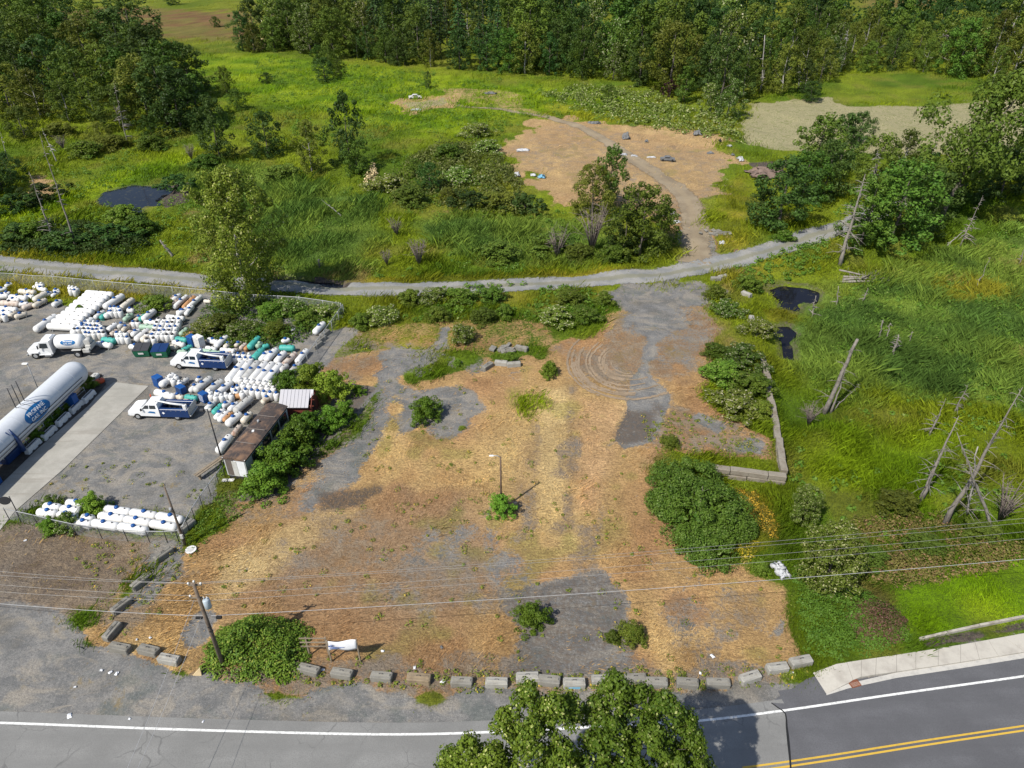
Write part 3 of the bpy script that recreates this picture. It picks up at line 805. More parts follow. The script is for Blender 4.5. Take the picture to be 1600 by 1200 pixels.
def asphalt(name, c, cracks):
    m, nt, out = new_mat(name)
    P = nd(nt, "NewGeometry").outputs["Position"]
    gr_ = nz(nt, P, 14, 3, 0.75); b_ = nz(nt, P, 0.25, 4, 0.6); s_ = nz(nt, nd(nt, "Mapping", {"Vector": P, "Scale": (0.12, 1.3, 1)}).outputs[0], 1.0, 3)
    col = mixc(nt, mapr(nt, b_, 0.35, 0.65), tuple(x * 0.88 for x in c), tuple(x * 1.1 for x in c))
    col = mixc(nt, mapr(nt, s_, 0.45, 0.65, 0, 0.35), col, tuple(x * 0.78 for x in c))
    col = mixc(nt, mapr(nt, gr_, 0.38, 0.68, 0, 0.5), col, tuple(x * 0.6 for x in c))
    ac_ = nd(nt, "Attribute", attribute_name="across").outputs["Fac"]
    for w_ in (0.95, 2.8, 4.9, 6.8):
        wp = mapr(nt, mth(nt, 'ABSOLUTE', mth(nt, 'SUBTRACT', ac_, -1 + 2 * (0.9 + w_) / 12.9)), 0.0, 0.11, 1, 0)
        col = mixc(nt, mth(nt, 'MULTIPLY', wp, mapr(nt, b_, 0.3, 0.6, 0.15, 0.5)), col, tuple(x * 0.8 for x in c))
    st_ = nz(nt, P, 0.9, 5, 0.7)
    col = mixc(nt, mapr(nt, st_, 0.62, 0.72, 0, 0.35), col, tuple(x * 0.55 for x in c))
    if cracks:
        wv = nd(nt, "VectorMath", {0: P, 1: nd(nt, "VectorMath", {0: nd(nt, "TexNoise", {"Vector": P, "Scale": 0.8}).outputs[1], 1: (1.6, 1.6, 0)}, operation='MULTIPLY').outputs[0]}, operation='ADD').outputs[0]
        vo = nd(nt, "TexVoronoi", {"Vector": wv, "Scale": 0.32}, feature='DISTANCE_TO_EDGE').outputs["Distance"]
        ck = mth(nt, 'MULTIPLY', mapr(nt, vo, 0.0, 0.022, 0.4, 0), mapr(nt, b_, 0.45, 0.6))
        col = mixc(nt, ck, col, (0.04, 0.04, 0.04))
    finish(nt, out, col, 0.85, 0, gr_, 0.01, 0.3)
    return m


# split the line at the seam between the two surfaces
Cw = resample(WL, 0.5)
seam = G0(1230, 1110)[:2]
ks = int(np.argmin(((Cw - seam) ** 2).sum(1)))
old = asphalt("old_asphalt", (0.20, 0.198, 0.19), True)
new = asphalt("new_asphalt", (0.105, 0.105, 0.112), False)
ribbon("road", Cw[:ks + 1:3].tolist() + [Cw[ks].tolist()], -0.9, 12.0, 0.05, old, 1.0, 5, 0.0, label="old grey chip-sealed road surface")
ribbon("road", Cw[ks::3].tolist(), -1.6, 12.0, 0.05, new, 1.0, 5, 0.0, label="newer dark asphalt road surface")
white = paint("road_paint_white", (0.70, 0.70, 0.68), 0.7, dirt=0.5, dirtc=(0.32, 0.32, 0.31), sc=5)
yellow = paint("road_paint_yellow", (0.58, 0.37, 0.05), 0.7, dirt=0.25, dirtc=(0.4, 0.27, 0.05), sc=3)
ribbon("road_marking", Cw[::4].tolist(), -0.09, 0.09, 0.056, white, 1.0, 2, label="white edge line along the road")
kl = ks - 9
ribbon("road_marking", Cw[kl::4].tolist(), 3.62, 3.76, 0.056, yellow, 1.0, 2, label="upper yellow centre line on the newer asphalt")
ribbon("road_marking", Cw[kl::4].tolist(), 3.94, 4.08, 0.056, yellow, 1.0, 2, label="lower yellow centre line on the newer asphalt")


def sheet(name, px, mat, off, label):
    mb = MB()
    q = [G0(u, v, off) for u, v in px]
    mb.add([(p[0], p[1], off) for p in q], [tuple(range(len(q)))[::-1]])
    o = mb.build(name, mat)
    return tag(o, label, None, None, "structure")


sheet("road_apron", ((1196, 1106), (1212, 1092), (1262, 1060), (1284, 1054), (1300, 1086), (1330, 1090), (1260, 1103), (1232, 1107)), new, 0.046, "dark asphalt apron where the pavement begins")
sheet("road_joint", ((1206, 1098), (1216, 1106.5), (1227, 1116), (1229, 1135), (1232, 1160), (1236, 1215), (1240, 1290), (1420, 1290), (1270, 1130), (1240, 1100)), new, 0.0535, "edge of the newer asphalt along the tarred crack")
tar = paint("tar", (0.02, 0.02, 0.02), 0.6)
ribbon("tar_seam", [G0(u, v) for u, v in ((1205, 1099), (1216, 1107), (1227, 1116), (1229, 1135), (1232, 1160), (1235, 1200), (1238, 1260))], -0.06, 0.06, 0.06, tar, 0.4, 2, 0.05, label="black tarred crack where old and new asphalt meet")
conc = paint("pavement_concrete", (0.50, 0.47, 0.41), 0.85, dirt=0.3, dirtc=(0.34, 0.31, 0.27), sc=0.8)
gut = paint("gutter_concrete", (0.46, 0.44, 0.40), 0.85, dirt=0.4, dirtc=(0.3, 0.29, 0.27), sc=1.5)
# pavement slabs with joints, ramped down at the near end, then kerb and gutter
top = resample([G0(u, v)[:2] for u, v in ((1307, 1039), (1345, 1033), (1400, 1025), (1500, 1009), (1600, 991), (1800, 955), (2200, 882))], 1.5)
bot = resample([G0(u, v)[:2] for u, v in ((1326, 1068), (1345, 1059), (1400, 1051), (1500, 1036), (1600, 1020), (1800, 984), (2200, 911))], 1.5)
n = min(len(top), len(bot))
mb = MB()
for i in range(0, n - 1):
    a, b, c, d = top[i], top[i + 1], bot[i + 1], bot[i]
    g = 0.012
    e = (b - a) / np.linalg.norm(b - a) * g
    z = 0.15 if i > 0 else 0.14
    P4 = [a + e, b - e, c - e, d + e]
    mb.prism([tuple(p) for p in P4][::-1], 0.0, z)
o = mb.build("pavement", conc); tag(o, "pale concrete pavement slabs beside the road", None, None, "structure")
ram = MB()
r4 = [G0(1270, 1052), G0(1307, 1039), G0(1326, 1068), G0(1291, 1085)]
ram.add([(r4[0][0], r4[0][1], 0.062), (r4[1][0], r4[1][1], 0.15), (r4[2][0], r4[2][1], 0.148), (r4[3][0], r4[3][1], 0.062)], [(0, 3, 2, 1)])
ram.add([(r4[3][0], r4[3][1], 0.062), (r4[2][0], r4[2][1], 0.148), (r4[2][0], r4[2][1], 0.0), (r4[0][0], r4[0][1], 0.0), (r4[3][0], r4[3][1], 0)], [(0, 4, 2, 1)])
o = ram.build("pavement_ramp", conc); tag(o, "sloped concrete pavement end meeting the asphalt", None, None, "structure")
mb = MB()
gl = [G0(u, v)[:2] for u, v in ((1291, 1087), (1326, 1076), (1400, 1060), (1500, 1045), (1600, 1029), (1800, 993), (2200, 920))]
gu = [G0(u, v)[:2] for u, v in ((1291, 1085), (1326, 1068.5), (1400, 1051.5), (1500, 1036.5), (1600, 1020.5), (1800, 984.5), (2200, 911.5))]
for i in range(len(gl) - 1):
    mb.add([(*gl[i], 0.058), (*gl[i + 1], 0.058), (*gu[i + 1], 0.058), (*gu[i], 0.058)], [(0, 1, 2, 3)])
o = mb.build("gutter", gut); tag(o, "concrete gutter strip along the kerb", None, None, "structure")
# storm drain grate
rust = paint("rust_iron", (0.22, 0.07, 0.03), 0.85, dirt=0.5, dirtc=(0.10, 0.04, 0.025), sc=4)
p = G(1335, 1069)
t = thing("drain_grate", (p.x, p.y, 0.06), math.radians(16), "rusty iron storm drain grate set in the concrete gutter", "drain")
mb = MB()
for y in (-0.26, 0.26): mb.box((0, y, 0.015), (0.8, 0.06, 0.03))
for x in (-0.4, 0.4): mb.box((x, 0, 0.016), (0.06, 0.5, 0.032))
mb.build("grate_frame", rust, t)
mb = MB()
for i in range(9): mb.box((-0.32 + i * 0.08, 0, 0.012), (0.045, 0.46, 0.022))
mb.build("grate_bars", rust, t)
# concrete drive in the gas yard
m, nt, out = new_mat("drive_concrete")
P_ = nd(nt, "NewGeometry").outputs["Position"]
col = mixc(nt, mapr(nt, nz(nt, P_, 0.3, 4, 0.6), 0.35, 0.65), (0.28, 0.27, 0.24), (0.36, 0.345, 0.31))
col = mixc(nt, mapr(nt, nz(nt, nd(nt, "Mapping", {"Vector": P_, "Rotation": (0, 0, -1.0), "Scale": (0.15, 1.6, 1)}).outputs[0], 1.0, 4), 0.5, 0.68, 0, 0.45), col, (0.22, 0.2, 0.17))
col = mixc(nt, mapr(nt, nz(nt, P_, 9, 3, 0.7), 0.4, 0.7, 0, 0.25), col, (0.2, 0.19, 0.17))
finish(nt, out, col, 0.85, 0, None, 0.01, 0.2)
q = [G0(u, v, 0.05) for u, v in ((178, 597), (232, 603), (100, 732), (22, 800), (-60, 905), (-300, 1000), (-200, 830), (0, 742))]
mb = MB()
mb.add([(p[0], p[1], 0.05) for p in q], [tuple(range(len(q)))[::-1]])
tag(mb.build("concrete_drive", m), "pale concrete drive beside the big storage tank", None, None, "structure")
# ------------------------------------------------------------------ foliage
L_MID = leafmat("leaf_mid", (0.040, 0.088, 0.009), (0.088, 0.148, 0.012))
L_DARK = leafmat("leaf_dark", (0.023, 0.058, 0.010), (0.052, 0.098, 0.014))
L_OLIVE = leafmat("leaf_olive", (0.060, 0.096, 0.009), (0.112, 0.146, 0.014))
L_BRIGHT = leafmat("leaf_bright", (0.070, 0.155, 0.008), (0.135, 0.225, 0.012))
L_POPLAR = leafmat("leaf_poplar", (0.060, 0.110, 0.008), (0.12, 0.17, 0.012), (0.32, 0.34, 0.12), 0.055)
L_SILVER = leafmat("leaf_silver", (0.065, 0.12, 0.012), (0.125, 0.18, 0.020), (0.42, 0.42, 0.24), 0.12)
L_SHRUB = leafmat("leaf_shrub", (0.055, 0.115, 0.008), (0.115, 0.18, 0.012), (0.20, 0.22, 0.06), 0.05)
L_CONIFER = leafmat("leaf_conifer", (0.020, 0.048, 0.014), (0.040, 0.080, 0.016), None, 0, 0.1)
L_PLUM = leafmat("leaf_plum", (0.035, 0.012, 0.014), (0.06, 0.02, 0.02))
L_BRAMBLE = leafmat("leaf_bramble", (0.035, 0.095, 0.008), (0.085, 0.165, 0.011), (0.17, 0.22, 0.03), 0.1)
L_BROOM = leafmat("leaf_broom", (0.10, 0.12, 0.012), (0.17, 0.17, 0.015), (0.62, 0.44, 0.015), 0.38)
L_DOCK = leafmat("leaf_dock", (0.17, 0.10, 0.055), (0.27, 0.17, 0.10), (0.08, 0.12, 0.02), 0.5)
L_CREAM = leafmat("leaf_cream", (0.42, 0.33, 0.15), (0.55, 0.45, 0.24), (0.10, 0.13, 0.03), 0.3)
BARK = paint("bark", (0.14, 0.12, 0.10), 0.95, dirt=0.4, dirtc=(0.05, 0.045, 0.04), sc=3, bump=0.03)
BARKW = paint("bark_pale", (0.36, 0.34, 0.31), 0.95, dirt=0.5, dirtc=(0.13, 0.12, 0.11), sc=2.5, bump=0.03)
DEADW = paint("dead_wood", (0.26, 0.235, 0.205), 0.95, dirt=0.5, dirtc=(0.09, 0.075, 0.065), sc=2.5, bump=0.03)


def blade_mat():
    m, nt, out = new_mat("grass_blade")
    col = nd(nt, "Attribute", attribute_name="tint").outputs["Color"]
    d = nd(nt, "BsdfDiffuse", {"Color": col})
    t = nd(nt, "BsdfTranslucent", {"Color": col})
    nt.links.new(nd(nt, "MixShader", {0: 0.3, 1: d.outputs[0], 2: t.outputs[0]}).outputs[0], out.inputs[0])
    return m


BLADE = blade_mat()


def unit(v):
    return v / np.maximum(np.linalg.norm(v, axis=1)[:, None], 1e-9)


def cards(P, Nv, size, rng, asp=0.62, bend=0.18):
    """leaf-shaped blades at P facing Nv"""
    n = len(P)
    Nv = unit(Nv)
    t = rng.normal(size=(n, 3)); t -= Nv * (t * Nv).sum(1)[:, None]; t = unit(t)
    b = np.cross(Nv, t)
    s = (size * rng.uniform(0.65, 1.35, n))[:, None] * 0.5
    V = np.empty((n, 4, 3))
    V[:, 0] = P - t * s - Nv * s * bend
    V[:, 1] = P + b * s * asp
    V[:, 2] = P + t * s - Nv * s * bend
    V[:, 3] = P - b * s * asp
    return V.reshape(-1, 3), np.arange(n * 4).reshape(n, 4)


def clumps(C, rad, per, leaf, rng, flat=0.8, up=0.35, asp=0.62):
    """leaf clumps of radius rad round the centres C"""
    k = len(C)
    rad = np.broadcast_to(rad, (k,))
    d = unit(rng.normal(size=(k * per, 3)))
    r = np.repeat(rad, per)[:, None] * (rng.uniform(0.25, 1.0, (k * per, 1)) ** 0.28)
    off = d * r; off[:, 2] *= flat
    P = np.repeat(C, per, 0) + off
    Nv = d * 0.95 + rng.normal(size=(k * per, 3)) * 0.40; Nv[:, 2] += up
    return cards(P, Nv, np.full(len(P), leaf), rng, asp)


PROF = {
    "round": lambda t: np.sqrt(np.clip(1 - (2 * t - 1) ** 2, 0, 1)) ** 0.9,
    "dome": lambda t: np.sqrt(np.clip(1 - t ** 2, 0, 1)) * (0.88 + 0.12 * t),
    "egg": lambda t: np.clip(np.sin(np.pi * np.clip(t, 0, 1) ** 0.75), 0, 1) ** 0.7,
    "column": lambda t: np.clip(1 - t ** 3, 0, 1) ** 0.6 * np.clip(0.45 + t * 2.5, 0, 1),
    "spire": lambda t: np.clip(1 - t, 0, 1) ** 0.8 * np.clip(0.55 + t * 4, 0, 1),
    "full": lambda t: np.sqrt(np.clip(1 - (np.clip(t - .33, 0, 1) / .69) ** 2, 0, 1)) * (0.68 + 0.32 * np.clip(t / .33, 0, 1)),
    "vase": lambda t: np.clip(0.35 + 0.9 * t, 0, 1) * np.sqrt(np.clip(1 - np.clip((t - .55) / .45, 0, 1) ** 2, 0, 1)),
}


def crown_mesh(name, mat, seed, Ht, W, base, nc, per, leaf, prof="egg", rc=None, lobes=0.25, lean=(0, 0), inner=0.35, fray=0.2):
    rng = np.random.default_rng(seed)
    i = np.arange(nc)
    t = (i + rng.uniform(0, 1, nc)) / nc
    a = i * 2.39996 + rng.normal(size=nc) * 0.5
    ph = rng.uniform(0, 6.28, 4)
    lob = 1 + lobes * (np.sin(a * 2 + ph[0] + t * 3) + np.sin(a * 3 + ph[1] - t * 5)) * 0.6
    rr = PROF[prof](t) * W / 2 * lob * np.where(rng.uniform(size=nc) < inner, rng.uniform(0.25, 0.75, nc), rng.uniform(0.85, 1.0 + fray, nc))
    z = base + t * (Ht - base) * 0.97
    C = np.column_stack([np.cos(a) * rr, np.sin(a) * rr, z])
    C[:, 0] += lean[0] * (z / Ht) ** 1.5; C[:, 1] += lean[1] * (z / Ht) ** 1.5
    rc = rc or W * 0.16
    V, Fq = clumps(C, rng.uniform(0.65, 1.25, nc) * rc * (0.55 + 0.45 * PROF[prof](np.clip(t, .05, .95))), per, leaf, rng)
    V[:, 2] = np.maximum(V[:, 2], 0.02)
    return mesh_np(name, V, Fq, mat)


def conifer_mesh(name, mat, seed, Ht, W, base, layers, leaf):
    rng = np.random.default_rng(seed)
    Ps = []; Ns = []; S = []
    for l in range(layers):
        t = l / (layers - 1)
        z0 = base + t * (Ht - base)
        rmax = W / 2 * (1 - t) ** 0.85 * (1 if t > .12 else .7) + 0.15
        nb = max(4, int(9 * (1 - t) + 3))
        a0 = rng.uniform(0, 6.28)
        for b in range(nb):
            a = a0 + b * 6.283 / nb + rng.normal() * 0.2
            L = rmax * rng.uniform(0.6, 1.15)
            k = max(3, int(L / leaf * 2.6))
            s = np.sqrt(rng.uniform(0, 1, k))
            sw = rng.normal(size=k) * 0.13 * L
            x = s * L
            Ps.append(np.column_stack([np.cos(a) * x - np.sin(a) * sw, np.sin(a) * x + np.cos(a) * sw, z0 - 0.32 * x + rng.normal(size=k) * 0.12]))
            Ns.append(np.column_stack([np.cos(a) * 0.5 + rng.normal(size=k) * .3, np.sin(a) * 0.5 + rng.normal(size=k) * .3, np.full(k, 0.9)]))
    P = np.vstack(Ps); Nv = np.vstack(Ns)
    V, Fq = cards(P, Nv, np.full(len(P), leaf), rng, 0.5)
    return mesh_np(name, V, Fq, mat)


def trunk_mb(seed, Ht, r, limbs=5, base=0.3, spread=0.3, lean=(0, 0), n=7):
    rng = np.random.default_rng(seed)
    mb = MB()
    pts = []
    for i in range(6):
        t = i / 5
        pts.append((lean[0] * t ** 1.5 + rng.normal() * r * .5 * (i > 0), lean[1] * t ** 1.5 + rng.normal() * r * .5 * (i > 0), -0.25 + t * (Ht + .25)))
    mb.tube(pts, [r * (1.25 if i == 0 else 1 - 0.85 * i / 5) for i in range(6)], n)
    for k in range(limbs):
        t = base + (0.85 - base) * k / max(limbs - 1, 1)
        z = t * Ht; a = k * 2.4 + rng.uniform(-.4, .4)
        L = Ht * spread * (1.1 - t)
        p = Vector((lean[0] * t ** 1.5, lean[1] * t ** 1.5, z))
        q = p + Vector((math.cos(a) * L, math.sin(a) * L, L * 0.75))
        m = (p + q) / 2 + Vector((0, 0, -L * .06))
        mb.tube([p, m, q], [r * .45 * (1.1 - t), r * .3 * (1.1 - t), r * .06], 5)
    return mb


class Kind:
    """one kind of tree: a prototype of a crown and a trunk, copied for each tree"""
    def __init__(self, name, crown, trunk, bark, h):
        self.name = name; self.h = h
        self.cm = crown; self.tm = trunk.mesh("trunk", bark)

    def put(self, p, h, label, cat="tree", group=None, rz=None, wide=1.0, name=None, cm=None):
        s = h / self.h
        r = thing(name or self.name, p, random.uniform(0, 6.28) if rz is None else rz, label, cat, group, (s * wide, s * wide, s))
        link("crown" if cat == "tree" else "foliage", cm or self.cm, r)
        link("trunk" if cat == "tree" else "stem", self.tm, r)
        return r


def dec(name, mat, seed, Ht, W, base, nc, per, leaf, prof, bark=BARK, lean=(0, 0), **kw):
    return Kind(name, crown_mesh("crown", mat, seed, Ht, W, base, nc, per, leaf, prof, lean=lean, **kw), trunk_mb(seed, Ht * 0.88, Ht * 0.016 + 0.05, 6, 0.25, 0.28, lean), bark, Ht)


# kinds for the woods (20 m prototypes)
FAR = {
    "dark rounded": dec("broadleaf_tree", L_DARK, 1, 20, 12.5, 0.3, 74, 84, 0.62, "full", rc=1.75),
    "mid green rounded": dec("broadleaf_tree", L_MID, 2, 20, 13, 0.3, 78, 84, 0.62, "full", rc=1.8),
    "bushy olive green": dec("broadleaf_tree", L_OLIVE, 3, 20, 14, 0.3, 80, 80, 0.64, "full", rc=1.9),
    "tall narrow green": dec("broadleaf_tree", L_MID, 4, 20, 8.5, 0.5, 66, 84, 0.6, "column", rc=1.5),
    "ragged dark": dec("broadleaf_tree", L_DARK, 5, 20, 11, 0.5, 60, 84, 0.62, "full", lobes=0.5, rc=1.6, fray=0.5),
    "loose olive": dec("broadleaf_tree", L_OLIVE, 6, 20, 11, 0.8, 62, 76, 0.6, "full", lobes=0.4, bark=BARKW, rc=1.6, fray=0.35),
    "pale windblown": dec("broadleaf_tree", L_SILVER, 7, 20, 10, 0.5, 66, 80, 0.6, "full", lean=(2.5, 1), rc=1.6, fray=0.35),
}
CON = Kind("conifer_tree", conifer_mesh("crown", L_CONIFER, 8, 20, 7.5, 1.0, 26, 0.85), trunk_mb(8, 19.6, 0.3, 0), BARK, 20)
CON2 = Kind("conifer_tree", conifer_mesh("crown", L_CONIFER, 9, 20, 6, 3.0, 22, 0.8), trunk_mb(9, 19.6, 0.28, 0), BARK, 20)
SHR = {   # shrubs: 3 m prototypes
    "bright": dec("shrub", L_BRIGHT, 21, 3, 3.1, 0.1, 84, 84, 0.20, "dome", rc=0.54, lobes=0.36, fray=0.35),
    "green": dec("shrub", L_SHRUB, 22, 3, 3.0, 0.1, 80, 80, 0.21, "dome", rc=0.54, lobes=0.36, fray=0.35),
    "silver": dec("shrub", L_SILVER, 23, 3, 2.8, 0.1, 76, 76, 0.21, "egg", rc=0.52, lobes=0.36, fray=0.35, lean=(0.7, 0.5)),
    "olive": dec("shrub", L_OLIVE, 24, 3, 3.2, 0.1, 76, 76, 0.21, "dome", rc=0.54, lobes=0.36, fray=0.35),
    "dark": dec("shrub", L_DARK, 25, 3, 3.2, 0.1, 44, 54, 0.28, "round", rc=0.48, lobes=0.4, fray=0.35),
}
BARE = []
for sd_ in (31, 32):
    rng = np.random.default_rng(sd_)
    mb = MB()
    for k in range(16):
        a = k * 2.4; L = rng.uniform(0.7, 1.0)
        q = Vector((math.cos(a) * L * rng.uniform(.5, 1.4), math.sin(a) * L * rng.uniform(.5, 1.4), 3 * L))
        mb.tube([(0, 0, 0), q * 0.5 + Vector((0, 0, .3)), q], [0.06, 0.035, 0.01], 4)
        for j in range(5):
            p = q * rng.uniform(.4, .95)
            mb.tube([p, p + Vector((rng.normal() * .5, rng.normal() * .5, rng.uniform(.2, .7)))], [0.02, 0.006], 3)
    BARE.append(mb)
DEADBARK = paint("dead_twigs", (0.22, 0.18, 0.155), 0.95, dirt=0.4, sc=3)


def bare_shrub(u, v, h, label, k=0):
    p = G(u, v)
    t = thing("bare_shrub", p, random.uniform(0, 6), label, "shrub", None, (h / 3,) * 3)
    link("twigs", BARE_ME[k], t)
    return t


BARE_ME = [b.mesh("twigs", DEADBARK) for b in BARE]

# ---- the woods: rows of single trees behind the front edge of the far wood
EDGE = [(392, 82), (430, 84), (470, 82), (520, 92), (560, 92), (620, 103), (700, 108), (790, 116), (880, 122), (960, 128), (1010, 140), (1060, 158), (1110, 172), (1160, 150), (1210, 150), (1255, 152), (1290, 128), (1330, 114), (1400, 113), (1470, 116), (1520, 130), (1580, 148), (1680, 150), (1750, 150)]
ex = np.array([e[0] for e in EDGE]); ey = np.array([e[1] for e in EDGE])
WEDGE = np.array([G0(u, v)[:2] for u, v in EDGE])
rw = np.random.default_rng(5)
rows_n = ["front row", "second row", "third row", "fourth row", "fifth row"]
kinds_d = list(FAR)
woods = []
wx0, wx1 = WEDGE[0][0] - 6, WEDGE[-1][0]
for r in range(5):
    x = wx0 + r * 2.7
    step = 8.6 + r * 0.8
    while x < wx1 + r * 26:
        y0 = np.interp(x, WEDGE[:, 0], WEDGE[:, 1])
        y = y0 + 3 + r * (11 + 2.5 * r) + rw.uniform(-3, 3)
        xx = x + rw.uniform(-2, 2)
        u_ = 800 + F * xx / (y * _fw[1] + H * _fw[1] * 0 + H * math.sin(PITCH))
        if not (-400 < u_ < 1680): x += step; continue
        clear = 60 < xx / y * 600 - 200 < 90
        hgt = rw.uniform(11, 20) if r == 0 else rw.uniform(17, 28)
        if u_ > 1180: hgt *= 0.82
        kd = kinds_d[int(rw.integers(len(kinds_d)))]
        if (560 < u_ < 800 and r >= 1 and rw.uniform() < 0.6) or (r >= 2 and rw.uniform() < .16): kd = "conifer"; hgt *= rw.uniform(1.0, 1.25)
        if u_ > 1150 and rw.uniform() < .35: kd = "loose olive"
        woods.append((r, xx, y, hgt, kd))
        x += step * rw.uniform(0.85, 1.2)
for r in range(5):
    L = sorted([t for t in woods if t[0] == r], key=lambda t: t[1] / (t[2] + 60))
    for i, (_, xx, y, hgt, kd) in enumerate(L):
        z = hz1(xx, y)
        side = "left" if i < len(L) / 2 else "right"
        k = ordn(i if side == "left" else len(L) - 1 - i)
        desc = "dark spired conifer" if kd == "conifer" else kd + " tree"
        lab = f"{desc} in the {rows_n[r]} of the far wood, {k} from {side}"
        K = (CON if rw.uniform() < .5 else CON2) if kd == "conifer" else FAR[kd]
        K.put((xx, y, z), hgt, lab, "tree", "trees of the far wood", wide=rw.uniform(0.85, 1.15))
print("wood trees", len(woods))

# the rest of the far wood reads as one mass
tv = []; tf = []; nb = 0
rng = np.random.default_rng(77)
pts = []
while len(pts) < 620:
    x = rng.uniform(-130, 560); y = rng.uniform(290, 760)
    y0 = np.interp(x, WEDGE[:, 0], WEDGE[:, 1])
    if y < y0 + 92: continue
    if x < -110 + (y - 300) * 0.02: continue
    uu = x / (y * _fw[1] + 27)
    if uu > 0.78: continue
    if 0.45 < uu < 0.56 and 455 < y < 520: continue
    pts.append((x, y))
for (x, y) in pts:
    h_ = rng.uniform(14, 22); k = 16
    a = rng.uniform(0, 6.28, k); t = rng.uniform(0.1, 1, k)
    rr = np.sin(np.pi * t ** .75) * 5.0
    C = np.column_stack([x + np.cos(a) * rr, y + np.sin(a) * rr, hz1(x, y) + t * h_])
    V, Fq = clumps(C, 2.3, 16, 1.5, rng)
    tv.append(V); tf.append(Fq + nb); nb += len(V)
tag(link("woodland", mesh_np("woodland", np.vstack(tv), np.vstack(tf), L_DARK)), "dark continuous mass of woodland behind the single trees", "woodland", None, "stuff")

# ---- left wood
def tree(kd, u, v, h, label, wide=1.0, rz=None, group=None):
    K = CON if kd == "conifer" else FAR[kd]
    return K.put(G(u, v), h, label, "tree", group, rz, wide)


LW = [(30, 60, 20, "mid green rounded"), (5, 90, 18, "dark rounded"), (75, 75, 20, "mid green rounded"), (100, 55, 18, "dark rounded"), (60, 110, 17, "bushy olive green"), (10, 130, 17, "mid green rounded"),
      (110, 105, 17, "tall narrow green"), (145, 120, 17, "bushy olive green"), (40, 150, 15, "dark rounded"), (90, 150, 16, "dark rounded"), (130, 160, 14, "bushy olive green"), (170, 150, 14, "loose olive"),
      (20, 180, 13, "bushy olive green"), (65, 185, 12, "loose olive"), (200, 120, 20, "dark rounded"), (225, 130, 17, "mid green rounded"), (180, 90, 15, "bushy olive green"), (205, 155, 14, "mid green rounded"),
      (245, 150, 19, "dark rounded"), (275, 160, 16, "mid green rounded"), (300, 150, 14, "dark rounded"), (262, 195, 16, "ragged dark"), (232, 185, 15, "bushy olive green"), (285, 205, 15, "dark rounded"), (312, 185, 11, "tall narrow green"),
      (150, 185, 10, "loose olive"), (110, 190, 10, "loose olive"), (190, 200, 10, "bushy olive green"), (240, 220, 6, "mid green rounded"), (160, 225, 5, "bushy olive green"), (-30, 170, 16, "dark rounded"), (-20, 110, 20, "mid green rounded"),
      (0, 45, 20, "dark rounded"), (50, 35, 18, "mid green rounded"), (85, 30, 17, "dark rounded"), (20, 20, 18, "bushy olive green"), (-60, 60, 20, "mid green rounded"), (-70, 130, 18, "dark rounded"), (5, 300, 7, "dark rounded"), (20, 285, 6, "dark rounded"), (-30, 310, 8, "mid green rounded"), (40, 215, 7, "bushy olive green"), (150, 60, 14, "mid green rounded"), (215, 85, 22, "dark rounded")]
LW.sort(key=lambda t: t[0])
for i, (u, v, h, kd) in enumerate(LW):
    dep = "back" if v < 70 else ("middle" if v < 140 else "front")
    tree(kd, u, v, h * 1.12, f"{kd} tree in the {dep} of the wood beyond the pond, {ordn(i)} from left", 1.25, None, "trees of the wood beyond the pond")

